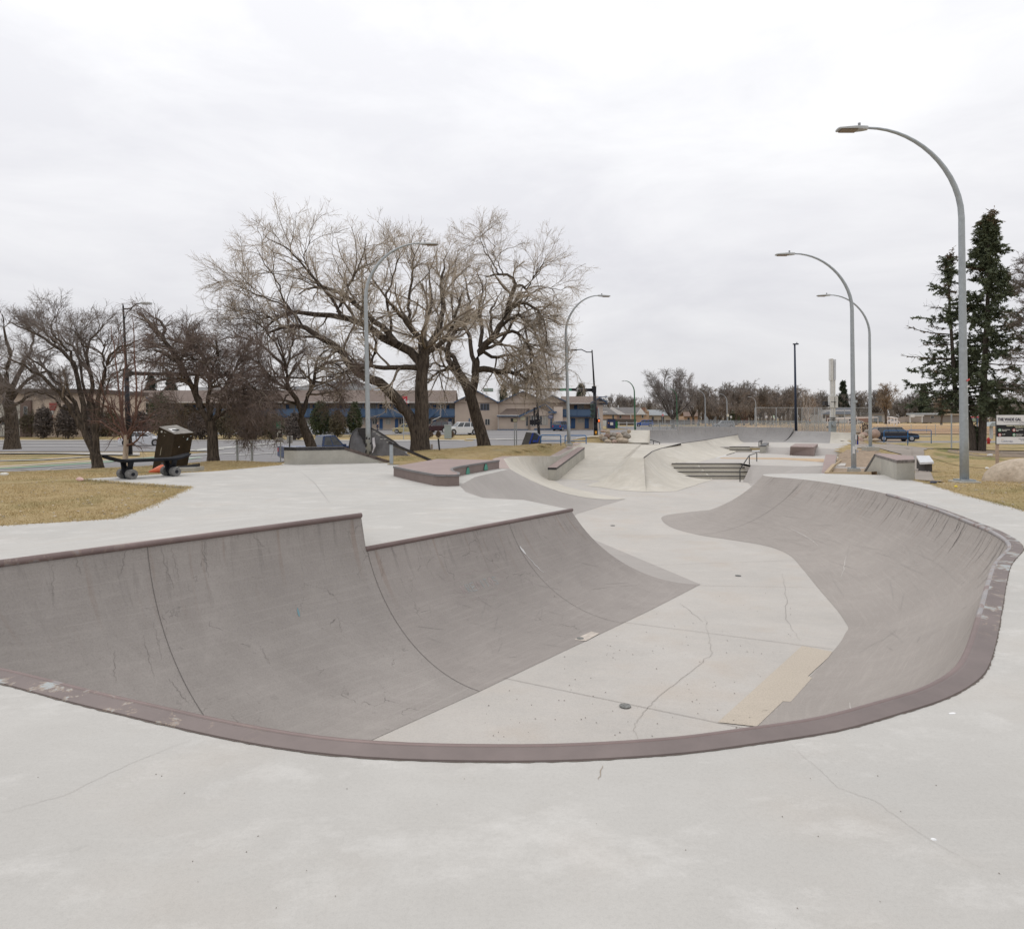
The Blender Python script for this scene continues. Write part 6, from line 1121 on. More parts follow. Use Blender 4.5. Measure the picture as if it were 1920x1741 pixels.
p = Q(1632, 844, 40.9); lampbuild('street_lamp', 'farther grey lamp post on a low concrete base beside the right rock pile', (p[0], p[1], -.24), 9.3, 2.35, .10, M_GALV, -.05, 2.35, .8, plinth=(.36, .2, .22))
p = Q(691, 851, 29.2); l4 = lampbuild('street_lamp', 'grey lamp post with black marks, in front of the tipped skate ramp', (p[0], p[1], TZ(p[0], p[1])), 9.15, 2.3, .112, M_GALV, -.12, 2.3, .8, flip=-1)
for a, b, dx in ((824, 818, -.06), (838, 830, -.09), (850, 843, -.09), (824, 820, .06), (852, 845, .09), (833, 828, .12)): MB().extr([(p[0] + dx - .03, p[1] - .125, zb(a, 29.2)), (p[0] + dx + .03, p[1] - .125, zb(a - 1, 29.2)), (p[0] + dx + .03, p[1] - .125, zb(b, 29.2)), (p[0] + dx - .03, p[1] - .125, zb(b + 1.5, 29.2))], (0, .03, 0)).build('paint_mark', M_BLK, l4)
p = Q(1067, 833, 42.2); lampbuild('street_lamp', 'grey lamp post rising from the grass mound by the blue rails, arm to the right', (p[0], p[1], TZ(p[0], p[1])), 9.2, 2.0, .11, M_GALV, -.2, 2.3, .75, flip=-1, plinth=(.22, .1, .06))
M_GPOLE = mat('green_pole', (.045, .13, .065), .5, .2); M_NAVY = mat('navy_pole', (.02, .03, .055), .45, .3)
def smalllamp(px, ybase, ytop, Y, reach_px, m, label, r=.10, flip=1, name='street_lamp'):
    x = (px - CX) / F * Y; z = TZ(x, Y); H = EYE - (ytop - HZ) / F * Y - z; return lampbuild(name, label, (x, Y, z), H, reach_px / F * Y * .72, r, m, -.15, H * .22, reach_px / F * Y * .28, flip=flip)
smalllamp(1191, 803, 714, 120, 24, M_GPOLE, 'green curved lamp post behind the pale ramp, in front of the houses', .16)
smalllamp(1270, 795, 728, 140, 22, M_GPOLE, 'green curved lamp post in front of the round bare elm', .13)
smalllamp(1323, 796, 731, 150, 22, M_GALV, 'distant grey curved lamp post right of the round elm', .15); smalllamp(1364, 795, 738, 165, 20, M_GALV, 'distant grey curved lamp post carrying a small square sign', .15); smalllamp(1418, 795, 744, 175, 15, M_GALV, 'small distant grey lamp post behind the corner of the backstop', .14)
# navy pole on the field side
x, Y = (1493 - CX) / F * 61, 61; z = TZ(x, Y); t = thing('light_pole', 'slim navy pole with a small top lamp behind the far skate wall', 'light pole', (x, Y, z)); zt_ = EYE - (646 - HZ) / F * Y
MB().tube([(x, Y, z), (x - .14, Y, zt_)], [.13, .075], 10).build('pole', M_NAVY, t, smooth=True); MB().box(x - .28, Y - .1, zt_, x + .18, Y + .1, zt_ + .10).build('lamp_head', M_NAVY, t); MB().cyl((x + .05, Y, zt_ + .1), (x + .05, Y, zt_ + .22), .05).build('photocell', M_GALV, t)
# black lamp with traffic mast arm (left)
def arrow_sign(parent, x0, x1, z0, z1, y, back=(.015, .015, .017), fg=(.62, .62, .60)):
    MB().box(x0, y, z0, x1, y + .03, z1).build('sign_panel', mat('sign_black', back, .5), parent); w_ = x1 - x0; h_ = z1 - z0; f = lambda u, v: (x0 + u * w_, y - .006, z0 + v * h_)
    pts = [f(.22, .10), f(.22, .42), f(.24, .58), f(.32, .70), f(.45, .76), f(.55, .77), f(.55, .90), f(.86, .68), f(.55, .46), f(.55, .59), f(.45, .57), f(.40, .50), f(.39, .40), f(.39, .10)]
    MB().extr(pts, (0, .004, 0)).build('arrow', mat('sign_white', fg, .5), parent)
    b_ = .02 * w_ + .004; MB().box(x0 - b_, y + .004, z0 - b_, x1 + b_, y + .026, z1 + b_).build('sign_border', mat('sign_white', fg, .5), parent)
Y = 53; x = (243 - CX) / F * Y; z = TZ(x, Y); t = thing('traffic_mast', 'tall black lamp post with a long traffic mast arm, behind the birch', 'traffic mast', (x, Y, z)); zz_ = lambda py, Y_=53: EYE - (py - HZ) / F * Y_; xx = lambda px, Y_=53: (px - CX) / F * Y_
M_BM = mat('black_pole', (.018, .018, .022), .4, .4)
MB().tube([(x, Y, z), (xx(239), Y, zz_(760)), (xx(237), Y, zz_(695))], [.23, .19, .17], 10).build('pole', M_BM, t, smooth=True); MB().tube([(xx(237), Y, zz_(697)), (xx(231), Y, zz_(575)), (xx(230.5), Y, zz_(570))], [.10, .07, .03], 10).build('upper_pole', M_BM, t, smooth=True)
MB().box(xx(233), Y - .25, zz_(706), xx(244), Y + .25, zz_(691)).build('mast_collar', M_BM, t); MB().tube([(xx(243), Y, zz_(700)), (xx(400), Y + 1, zz_(701)), (xx(560), Y + 2, zz_(706))], [.15, .12, .08], 8).build('mast_arm', M_BM, t, smooth=True)
MB().tube([(xx(231), Y, zz_(579)), (xx(245), Y, zz_(579)), (xx(255), Y, zz_(570)), (xx(267), Y, zz_(568))], .05, 8).build('lamp_arm', M_BM, t, smooth=True); MB().tube([(xx(233), Y, zz_(600)), (xx(238), Y, zz_(585)), (xx(248), Y, zz_(578))], .03, 6).build('brace', M_BM, t)
MB().box(xx(266), Y - .2, zz_(570.5), xx(283), Y + .2, zz_(567)).build('lamp_head', mat('lamp_alu', (.42, .43, .43), .45), t)
# black signal pole (right)
Y = 85; zz_ = lambda py, Y_=85: EYE - (py - HZ) / F * Y_; xx = lambda px, Y_=85: (px - CX) / F * Y_
x = xx(1117.5); z = TZ(x, Y); t = thing('traffic_mast', 'black signal pole with mast arm and right turn sign, left of the pale end wall', 'traffic mast', (x, Y, z))
MB().tube([(x, Y, z), (xx(1114.5), Y, zz_(726))], [.28, .20], 10).build('pole', M_BM, t, smooth=True); MB().tube([(xx(1114.3), Y, zz_(727)), (xx(1110), Y, zz_(656))], [.12, .08], 10).build('upper_pole', M_BM, t, smooth=True)
MB().tube([(xx(1110), Y, zz_(660)), (xx(1100), Y, zz_(660)), (xx(1090), Y, zz_(655)), (xx(1078), Y, zz_(656))], .06, 8).build('lamp_arm', M_BM, t, smooth=True); MB().box(xx(1070), Y - .2, zz_(657.5), xx(1081), Y + .2, zz_(655)).build('lamp_head', M_BM, t)
MB().tube([(xx(1114), Y, zz_(731)), (xx(1040), Y - .5, zz_(730)), (xx(975), Y - 1, zz_(729))], [.20, .15, .10], 8).build('mast_arm', M_BM, t, smooth=True); MB().box(xx(1110), Y - .3, zz_(736), xx(1117.5), Y + .3, zz_(724)).build('mast_collar', M_BM, t)
arrow_sign(t, xx(1079), xx(1085), zz_(734.5), zz_(727), Y - .7)
for a, b in ((1050, 1071), ): MB().box(xx(a), Y - .62, zz_(733), xx(b), Y - .58, zz_(728.5)).build('street_name_sign', mat('sign_green', (.02, .22, .13), .5), t)
def signal(parent, cx_, y_, z1, w_, h_, m_, lit=None, face=-1):
    h = MB().box(cx_ - w_ / 2, y_ - .15, z1 - h_, cx_ + w_ / 2, y_ + .15, z1).build('signal_head', m_, parent)
    for k in range(3):
        zc = z1 - h_ * (k + .5) / 3; MB().cyl((cx_, y_ - .22, zc), (cx_, y_ - .15, zc), w_ * .32, 10).build('signal_lens', mat('lens_dark', (.03, .03, .03), .4), h)
        MB().tube([(cx_ - w_ * .5, y_ - .16, zc + .12), (cx_ - w_ * .62, y_ - .32, zc + .10)], [.16, .14], 8).build('visor', m_, h)
signal(t, xx(1111.5), Y - .1, zz_(757), .45, 1.75, mat('signal_green', (.035, .06, .05), .5)); signal(t, xx(1007.5), Y + .9 - 1.8, zz_(724), .4, 1.2, M_BM)
for a in ((1112.5, 786, 1116, 793), (1114, 795, 1119, 802)): MB().box(xx(a[0]), Y - .4, zz_(a[3]), xx(a[2]), Y + .0, zz_(a[1])).build('walk_signal', M_BM, t)
MB().box(xx(1120), Y - .4, zz_(792), xx(1124.5), Y, zz_(785)).build('walk_signal', M_BM, t); MB().box(xx(1121), Y - .45, zz_(790.5), xx(1123.6), Y - .41, zz_(786.5)).build('lit_hand', mat('orange_hand', (1.0, .16, .03), .5, emit=1.1), t)
MB().cyl((x - .05, Y - .32, zz_(813)), (x - .05, Y - .30, zz_(808)), .12, 8).build('push_button', mat('amber', (.7, .3, .02), .5), t)
t = thing('leaning_pole', 'grey leaning utility pole with a red and white banner right of the signal pole', 'pole', (xx(1128), Y, TZ(xx(1128), Y))); MB().tube([(xx(1128), Y, TZ(xx(1128), Y)), (xx(1121.5), Y, zz_(765))], [.13, .09], 8).build('pole', M_GALV, t)
MB().box(xx(1118), Y + .1, zz_(782), xx(1120.5), Y + .16, zz_(762)).build('banner', mat('banner_red', (.33, .05, .05), .6), t)
# signal post behind the blue bin
Y = 62; zz_ = lambda py, Y_=62: EYE - (py - HZ) / F * Y_; xx = lambda px, Y_=62: (px - CX) / F * Y_
t = thing('signal_post', 'black traffic signal post behind the tipped blue bin', 'signal post', (xx(1012), Y, TZ(xx(1012), Y))); MB().tube([(xx(1012.5), Y, TZ(xx(1012), Y)), (xx(1009.5), Y, zz_(796)), (xx(1006.5), Y, zz_(738))], [.15, .13, .09], 10).build('pole', M_BM, t)
for a in ((993, 787, 1001, 796), (1001.5, 786, 1012, 796), (1000, 764, 1004, 782)): MB().box(xx(a[0]), Y - .35, zz_(a[3]), xx(a[2]), Y - .05, zz_(a[1])).build('signal_head', M_BM, t)
MB().box(xx(1005), Y - .18, zz_(783), xx(1010), Y + .1, zz_(775)).build('signal_box', M_BM, t)
MB().tube([(xx(1008), Y, zz_(712)), (xx(1030), Y, zz_(711)), (xx(1052), Y, zz_(709.5)), (xx(1057), Y, zz_(710.5))], [.05, .07, .13, .10], 10).build('lamp_head', mat('lamp_grey', (.25, .25, .26), .5), t, smooth=True); MB().tube([(xx(1006.5), Y, zz_(738)), (xx(1007), Y, zz_(712))], .07, 8).build('upper_pole', M_BM, t)
# small street signs and posts
def post(name, label, cat, px, ytop, ybase, Y, r, m, lean=0): 
    x = (px - CX) / F * Y; z = min(EYE - (ybase - HZ) / F * Y, TZ(x, Y)) ; t = thing(name, label, cat, (x, Y, z)); MB().tube([(x, Y, z - .2), (x + lean, Y, EYE - (ytop - HZ) / F * Y)], r, 8).build('post', m, t); return t
t1_ = post('sign_post', 'grey post without a sign on the grass, left of a similar one', 'post', 446, 825.5, 862, 38.5, .07, M_GALV, -.06); t2_ = post('sign_post', 'grey post without a sign on the grass, between its twin and the arrow sign', 'post', 473.5, 825.5, 859, 38.5, .07, M_GALV, -.06)
for tt_ in (t1_, t2_): MB().cyl((tt_.location.x - .06, 38.5, EYE - (826 - HZ) / F * 38.5), (tt_.location.x - .06, 38.5, EYE - (824.6 - HZ) / F * 38.5), .08, 8).build('cap', mat('cap_pale', (.5, .5, .5), .5), tt_)
Y = 39; zz_ = lambda py: EYE - (py - HZ) / F * Y; xx = lambda px: (px - CX) / F * Y; t = post('road_sign', 'black right turn arrow road sign with white plate below and small green sign above', 'road sign', 526, 790, 862, Y, .035, M_GALV)
arrow_sign(t, xx(517.2), xx(530.2), zz_(819.8), zz_(804), Y - .06); MB().box(xx(518), Y - .06, zz_(829), xx(531.5), Y - .03, zz_(821.3)).build('plate', mat('sign_white', (.62, .62, .60), .5), t); MB().box(xx(518.8), Y - .06, zz_(803), xx(526.2), Y - .03, zz_(790)).build('route_plate', mat('sign_green2', (.02, .26, .16), .5), t)
def text(s, x, y, z, h, m, parent, rz=0.0, name='lettering', sx=1.0, ext=.002, bold=0.0):
    cu = bpy.data.curves.new(name, 'FONT'); cu.body = s; cu.size = h * 1.38; cu.extrude = ext; cu.offset = bold; cu.resolution_u = 2; tmp = bpy.data.objects.new('tmp', cu); COL.objects.link(tmp); bpy.context.view_layer.update()
    me = bpy.data.meshes.new_from_object(tmp); bpy.data.objects.remove(tmp); me.transform(Matrix.Translation(Vector((x, y, z))) @ Matrix.Rotation(rz, 4, 'Z') @ Matrix.Rotation(R(90), 4, 'X') @ Matrix.Diagonal((sx, 1, 1, 1)).to_4x4())
    off = parent
    while off.parent: off = off.parent
    me.transform(Matrix.Translation(-Vector(off.location))); me.materials.clear(); me.materials.append(m); o = bpy.data.objects.new(name, me); COL.objects.link(o); o.parent = parent; return o
INK = mat('ink', (.04, .035, .07), .6); WHT = mat('white_print', (.72, .72, .70), .6)
text('EXCEPT', xx(519.4), Y - .066, zz_(824.8), .075, INK, t, sx=1.25); text('BICYCLES', xx(518.9), Y - .066, zz_(828.2), .075, INK, t, sx=.98); text('5', xx(520.5), Y - .066, zz_(796), .12, WHT, t); text('km', xx(519.8), Y - .066, zz_(801.5), .10, WHT, t, sx=.8)
t = post('road_sign', 'back of a square white road sign with its post, left end of the pale ledge', 'road sign', 543, 818, 862, 42, .05, mat('dark_post', (.08, .08, .08), .5)); MB().box((537 - CX) / F * 42, 42.06, EYE - (831 - HZ) / F * 42, (548 - CX) / F * 42, 42.10, EYE - (816.5 - HZ) / F * 42).build('panel', mat('sign_back', (.48, .47, .46), .5), t)
t = post('leaning_post', 'thin black post leaning slightly, between the two big trees', 'post', 825, 822, 845, 36.2, .045, M_BLK, -.09); t = post('stub_post', 'short pale concrete post stub right of the double trunk', 'post', 809.5, 832.5, 846, 36.6, .06, mat('pale_stub', (.30, .26, .23), .8)); t = post('stub_post', 'second pale post stub almost hidden behind the double trunk', 'post', 771, 834, 846, 37.5, .06, mat('pale_stub', (.30, .26, .23), .8))
Y = 46; zz_ = lambda py: EYE - (py - HZ) / F * Y; xx = lambda px: (px - CX) / F * Y
t = thing('meter_sign', 'small black and cream box sign on two grey posts, left of the blue bin', 'sign', (xx(966), Y, TZ(xx(966), Y)))
for px in (964.5, 968.5): MB().cyl((xx(px), Y, TZ(xx(966), Y) - .3), (xx(px), Y, zz_(792)), .035, 8).build('post', M_GALV, t)
MB().box(xx(957.5), Y - .1, zz_(791), xx(969.8), Y + .06, zz_(784)).build('box', M_BLK, t); MB().box(xx(962.5), Y - .115, zz_(790.2), xx(969.2), Y - .102, zz_(785)).build('face', mat('cream_face', (.62, .60, .42), .6), t); MB().box(xx(963.2), Y - .12, zz_(787.9), xx(968.5), Y - .116, zz_(787.2)).build('text_line', INK, t); MB().box(xx(963.5), Y - .05, zz_(803), xx(968.8), Y - .04, zz_(792.2)).build('back_plate', mat('sign_back', (.48, .47, .46), .5), t)
# tipped blue bin
t = thing('recycling_bin', 'dark grey and blue recycling bin tilted over beside the blue rails', 'bin', Q(990, 833, 45.5)); Y = 45.3
a = [Q(977.5, 834, Y), Q(991.5, 833, Y - .3), Q(998, 811.5, Y - .3), Q(986.5, 809.8, Y)]; MB().extr(a, (.15, .7, 0)).build('grey_side', mat('bin_grey', (.11, .105, .10), .6), t)
a = [Q(991.5, 833, Y - .31), Q(1009, 831, Y), Q(1013, 818, Y), Q(1003.5, 811, Y), Q(998, 811, Y - .31)]; MB().extr(a, (.15, .7, 0)).build('dark_side', mat('bin_dark', (.03, .035, .05), .5), t)
for a in ([(991.5, 832), (994, 832), (1001, 812), (998, 811.4)], [(1006, 829), (1008.5, 829), (1012.5, 818), (1010.5, 816)], [(999, 829), (1005.5, 828.5), (1006.3, 824.5), (999, 825)]): MB().extr([Q(p_[0], p_[1], Y - .36) for p_ in a], (0, .03, 0)).build('blue_panel', mat('bin_blue', (.02, .06, .38), .45), t)
# blue rails
M_BLUE = mat('blue_rail', (.03, .17, .42), .45)
def rack(label, px0, px1, y0, y1, ym, Y, Yb=None, feet=None):
    Yb = Yb or Y; a = (px0 - CX) / F * Y; b = (px1 - CX) / F * Yb; zt1 = EYE - (y0 - HZ) / F * Y; zt2 = zt1; zbt = zt1 - (y1 - y0) / F * Y; zm = zt1 - (ym - y0) / F * Y; t = thing('blue_rail', label, 'rail', (a, Y, zbt), 'blue rails'); c = .08
    MB().tube([(a, Y, zbt - .25), (a, Y, zt1 - c), (a + c * .3, Y, zt1 - c * .3), (a + c, Y, zt1), (b - c, Yb, zt1), (b - c * .3, Yb, zt1 - c * .3), (b, Yb, zt1 - c), (b, Yb, zbt - .25)], .032, 8).build('hoop', M_BLUE, t, smooth=True); MB().cyl((a, Y, zm), (b, Yb, zm), .024, 8).build('crossbar', M_BLUE, t)
rack('blue tubular rail on the mound, immediately right of the tipped blue bin', 1014, 1051.5, 815.5, 831.5, 826.5, 44); rack('blue tubular rail on the mound behind the grey lamp post', 1059.5, 1099, 816.2, 831, 826.5, 45.5)
rack('bright blue rail in front of the navy minivan, left one of two', 1657.5, 1702, 807, 829, 818.5, 56); rack('bright blue rail beyond the path, right one of two', 1702.5, 1746, 806.5, 826, 818, 58)
# utility box
Y = 91; xx = lambda px: (px - CX) / F * Y; zz_ = lambda py: EYE - (py - HZ) / F * Y; t = thing('utility_box', 'pale grey green utility cabinet on the verge in front of the white vehicle', 'utility box', (xx(839), Y, zz_(821))); MB().box(xx(833), Y, zz_(822), xx(845.5), Y + .9, zz_(797.5)).build('cabinet', mat('cabinet', (.30, .34, .33), .6), t); MB().box(xx(832.5), Y - .05, zz_(797.6), xx(845), Y + .95, zz_(796.3)).build('lid', mat('cabinet_lid', (.36, .38, .36), .6), t)
# sign board
Y = 28; xx = lambda px: (px - CX) / F * Y; zz_ = lambda py: EYE - (py - HZ) / F * Y
t = thing('park_sign', 'white and black skate park rules board on a wooden post behind the boulder', 'sign', (xx(1872), Y, TZ(xx(1872), Y))); W_ = 2.2; x0 = xx(1868.3)
M_WOOD = mat('post_wood', (.40, .30, .235), .8, var=.2, scale=8)
for xo in (.06, W_ - .15): MB().box(x0 + xo - .02, Y + .03, -1.0, x0 + xo + .07, Y + .12, zz_(832)).build('post', M_WOOD, t)
MB().box(x0 - .02, Y, zz_(833), x0 + W_, Y + .03, zz_(777)).build('frame', M_BLK, t); MB().box(x0, Y - .006, zz_(832.0), x0 + W_ - .02, Y - .001, zz_(778)).build('board_face', mat('board_white', (.74, .74, .76), .45, var=.03), t); MB().box(x0, Y - .010, zz_(818.6), x0 + W_ - .02, Y - .0065, zz_(796.4)).build('black_band', mat('board_black', (.012, .012, .015), .5), t)
text('THE WADE GAL', x0 + .045, Y - .010, zz_(788.6), .118, INK, t, sx=.82, bold=.007); text('The park is built and designed for children and', x0 + .28, Y - .010, zz_(791.8), .034, mat('ink_grey', (.2, .2, .23), .6), t, sx=1.1); text('adults of all', x0 + .92, Y - .010, zz_(794.0), .032, mat('ink_grey', (.2, .2, .23), .6), t)
YW = mat('pale_print', (.68, .66, .50), .6); text('WARNING: Use at your own risk. The', x0 + .40, Y - .013, zz_(799.0), .04, YW, t, bold=.002); text('responsible for inj', x0 + .75, Y - .013, zz_(801.7), .04, YW, t, bold=.002)
for (u, v, g_, tx) in ((.125, 806.2, 1, 'Pick up trash and helmets/and elbow pads'), (.71, 806.2, 0, 'No motorized vehicles/allowed'), (.13, 815, 0, 'No graffiti'), (.715, 815, 1, 'Please share the space/and be courteous')):
    c = (x0 + u, Y - .013, zz_(v)); MB().cyl(c, (c[0], c[1] + .004, c[2]), .062, 16).build('symbol_ring', mat('ring_green' if g_ else 'ring_red', (.05, .42, .2) if g_ else (.62, .05, .07), .5), t); MB().cyl((c[0], c[1] - .004, c[2]), (c[0], c[1] + .001, c[2]), .046, 16).build('symbol_disc', WHT, t); MB().box(c[0] - .012, c[1] - .007, c[2] - .02, c[0] + .012, c[1] - .0045, c[2] + .02).build('symbol', INK, t)
    for k_, q_ in enumerate(tx.split('/')): text(q_, c[0] + .085, Y - .013, c[2] + .008 - .048 * k_, .032, WHT, t, sx=.72, bold=.0015)
text('Lethbridge', x0 + .20, Y - .010, zz_(828.2), .058, mat('logo_blue', (.10, .12, .22), .6), t, sx=1.35); text('City of', x0 + .18, Y - .010, zz_(824.2), .028, mat('logo_orange', (.6, .35, .12), .6), t); text('Call for emergency', x0 + .90, Y - .010, zz_(823), .03, INK, t); text('Parks department', x0 + .98, Y - .010, zz_(825.6), .03, INK, t)
# big boulder
def rockmat(nm, a, b): 
    m, t_, bs = new_mat(nm); MATS[nm] = m; bs.inputs['Roughness'].default_value = .9; v = N(t_, 'ShaderNodeTexCoord').outputs['Object']; f = noise(t_, v, 2.2, 8, .65, .6)
    c = mixc(t_, .6, ramp(t_, [(.35, a + (1,)), (.65, b + (1,))], f), ramp(t_, [(.3, .6), (.6, 1.1)], noise(t_, v, 14, 5, .7)), 'MULTIPLY'); t_.links.new(c, bs.inputs['Base Color']); bp = N(t_, 'ShaderNodeBump', i_Strength=.5, i_Distance=.05); t_.links.new(noise(t_, v, 9, 6, .7), bp.inputs['Height']); t_.links.new(bp.outputs[0], bs.inputs['Normal']); return m
RK = [rockmat('rock_tan', (.37, .29, .21), (.54, .45, .35)), rockmat('rock_grey', (.24, .21, .18), (.38, .34, .29)), rockmat('rock_red', (.22, .14, .11), (.34, .25, .20)), rockmat('rock_pink', (.36, .24, .19), (.50, .38, .31))]
def rock(label, c, r, seed, m, n=20, mm=14, jit=.09, group=None, name='boulder'):
    o = MB(Matrix.Translation(Vector(c)) @ Matrix.Rotation(seed * 1.3, 4, 'Z')).ball((0, 0, 0), 1, n, mm, jit, seed, r).build(name, m, loc=c, smooth=True); o['label'] = label; o['category'] = 'boulder'
    if group: o['group'] = group
    return o
o = MB(Matrix.Translation(Vector((14.62, 19.2, -.22)))).ball((0, 0, 0), 1, 40, 24, .05, 3, (1.28, .95, .74)).build('boulder', RK[0], loc=(14.62, 19.2, -.22), smooth=True); o['label'] = 'huge tan sandstone boulder at the right edge in front of the sign board'; o['category'] = 'boulder'
LR = [(75, 860, 50, 55, 0, 46.3, 'leftmost pale boulder of the left rock pile'), (140, 895, 58, 42, 1, 45.8, 'low grey boulder second from left in the left rock pile'), (172, 838, 55, 42, 2, 46.6, 'dark reddish boulder in the upper left of the left rock pile'), (190, 770, 46, 46, 0, 47.4, 'tan topmost boulder near the left end of the left rock pile'), (280, 822, 62, 50, 1, 46.9, 'blue grey boulder in the middle of the left rock pile'), (375, 798, 52, 26, 3, 47.5, 'flat orange tan boulder on top of the left rock pile'), (400, 850, 57, 56, 0, 46.3, 'rounded pale yellow boulder in the centre of the left rock pile'), (485, 797, 56, 48, 1, 47.0, 'grey tan boulder upper right in the left rock pile'), (572, 752, 38, 34, 0, 47.8, 'small pale boulder at the top right corner of the left rock pile'), (530, 842, 68, 52, 1, 46.6, 'speckled grey boulder beside the pale ramp in the left rock pile'),
      (280, 886, 68, 34, 1, 45.8, 'flat brown grey boulder in the lower middle of the left rock pile'), (192, 935, 66, 36, 0, 45.3, 'low tan boulder in the front row left of the pink one, left rock pile'), (310, 942, 56, 34, 3, 45.2, 'low pinkish boulder in the front row of the left rock pile'), (452, 928, 112, 56, 0, 45.1, 'largest tan boulder, front right of the left rock pile'), (110, 752, 52, 20, 3, 48.2, 'long flat pinkish boulder at the back left of the left rock pile')]
for i, (cx_, cy_, rx, ry, k, Y, lab) in enumerate(LR): c = Q(1120 + cx_ / 9.6, 730 + cy_ / 9.6, Y); rock(lab, c, (rx / 9.6 / F * Y * 1.05, rx / 9.6 / F * Y * .95, ry / 9.6 / F * Y * 1.1), i + 3, RK[k], group='boulders of the left rock pile')
RR_ = [(1135, 577, 80, 55, 3, 51, 'large pink boulder lowest at the left of the right rock pile'), (1165, 512, 72, 38, 0, 51.6, 'flat tan boulder in the middle of the right rock pile'), (1222, 482, 72, 42, 3, 52.2, 'orange pink boulder in the upper middle of the right rock pile'), (1262, 580, 64, 46, 0, 51.2, 'pale tan boulder left of the lamp post foot in the right rock pile'), (1405, 466, 80, 72, 3, 51.8, 'big rounded pink boulder right of the lamp post in the right rock pile'), (1270, 428, 44, 34, 1, 53, 'small grey boulder at the back of the right rock pile'), (1422, 562, 54, 26, 0, 50.6, 'small flat pale boulder right end of the right rock pile'), (1100, 442, 44, 24, 1, 53.2, 'flat pale boulder at the back left of the right rock pile'), (1358, 572, 30, 26, 1, 51.0, 'small grey boulder right behind the lamp post, right rock pile'), (1150, 452, 40, 22, 2, 53.4, 'dark reddish boulder at the back of the right rock pile')]
for i, (cx_, cy_, rx, ry, k, Y, lab) in enumerate(RR_): c = Q(1480 + cx_ / 8.727, 760 + cy_ / 8.727, Y); rock(lab, c, (rx / 8.727 / F * Y * 1.05, rx / 8.727 / F * Y * .9, ry / 8.727 / F * Y * 1.1), i + 33, RK[k], group='boulders of the right rock pile')
# white mast
Y = 64; xx = lambda px: (px - CX) / F * Y; zz_ = lambda py: EYE - (py - HZ) / F * Y; t = thing('lighting_mast', 'tall white square mast with boxes, behind the far skate wall', 'mast', (xx(1563), Y, TZ(xx(1563), Y))); WP = mat('white_metal', (.66, .65, .62), .5, .1)
MB().box(xx(1558), Y, TZ(xx(1563), Y), xx(1562), Y + .25, zz_(676)).build('column', WP, t); MB().box(xx(1565), Y + .1, TZ(xx(1563), Y), xx(1567.4), Y + .3, zz_(710)).build('column', WP, t); MB().box(xx(1556.6), Y - .08, zz_(713), xx(1562), Y + .30, zz_(672.5)).build('top_box', WP, t); MB().box(xx(1564.4), Y + .05, zz_(712), xx(1568), Y + .30, zz_(673.5)).build('antenna', mat('pale_blue_metal', (.60, .62, .66), .5), t)
MB().box(xx(1555.3), Y - .1, zz_(764), xx(1563), Y + .32, zz_(742)).build('cabinet', WP, t); MB().box(xx(1566), Y - .05, zz_(764), xx(1570.8), Y + .38, zz_(742.5)).build('cabinet', WP, t); MB().box(xx(1557), Y - .12, zz_(812), xx(1567.2), Y + .40, zz_(790)).build('base_cover', mat('grey_cover', (.30, .33, .34), .5), t)
MB().box(xx(1544), Y - .3, zz_(760), xx(1550), Y + .2, zz_(752)).build('floodlight', M_BLK, t); MB().box(xx(1550), Y, zz_(762), xx(1557), Y + .1, zz_(759.5)).build('bracket', M_BLK, t); MB().cyl((xx(1562), Y - .3, zz_(795)), (xx(1562), Y - .12, zz_(795)), .2, 12).build('floodlight', M_GALV, t)
for py in (753, 782.5, 786): MB().box(xx(1556.8), Y - .11, zz_(py + 1), xx(1567), Y + .42, zz_(py)).build('strap', M_BLK, t)
# ================================================================== FENCES
def alpha_mat(nm, col, a):
    m = mat(nm, col, .5, .2); m.node_tree.nodes['Principled BSDF'].inputs['Alpha'].default_value = a; return m
M_MESH = alpha_mat('chain_link', (.34, .35, .35), .16); M_MESH2 = alpha_mat('chain_link_dense', (.38, .38, .37), .32)
def fence(label, pts, h, sp=3.0, mm=M_MESH, r=.035, name='chain_link_fence', top=True, zoff=0, group=None):
    a0 = pts[0]; t = thing(name, label, 'fence', (a0[0], a0[1], TZ(*a0) + zoff), group); mb = MB(); tb = []
    for a, b in zip(pts, pts[1:]):
        n = max(1, int(math.dist(a, b) / sp))
        for i in range(n + 1):
            x = a[0] + (b[0] - a[0]) * i / n; y = a[1] + (b[1] - a[1]) * i / n; z = TZ(x, y) + zoff; tb.append((x, y, z + h))
            if i < n or b is pts[-1]: MB().cyl((x, y, z), (x, y, z + h), r, 6).build('post', M_GALV, t)
    mb.grid([[(p_[0], p_[1], p_[2] - h + .05) for p_ in tb], tb]); mb.build('mesh_panel', mm, t, recalc=False); MB().tube(tb, r * .7, 6).build('top_rail', M_GALV, t)
fence('pale see through fence on the low left end of the far skate wall', [(12.0, 58.5), (15.0, 60.3)], 1.0, .75, M_MESH2, .03, zoff=.95)
fence('long low chain link fence between the far skate wall and the houses', [(19, 100), (52, 102)], 1.5, 2.6, M_MESH2, zoff=.55)
fence('tall chain link backstop of the ball field', [(53.5, 118), (53.5, 126)], 4.3, 2.5, M_MESH2, .05); fence('tall chain link fence running right from the backstop corner', [(42.0, 118), (53, 118), (62, 118)], 4.3, 3.2, M_MESH, .06)
fence('low grey fence panels in front of the backstop', [(26, 112), (38, 106), (46, 100)], 1.6, 2.2, M_MESH2, zoff=.6)
fence('chain link fence along the near side of the tan playing field', [(37, 99), (95, 97)], 1.7, 3.3, M_MESH, .035, zoff=.1)
fence('dark fence line inside the ball diamond behind the long field fence', [(44, 112), (100, 112)], 1.2, 4.0, alpha_mat('dark_link', (.20, .12, .08), .35), .035, zoff=.1)
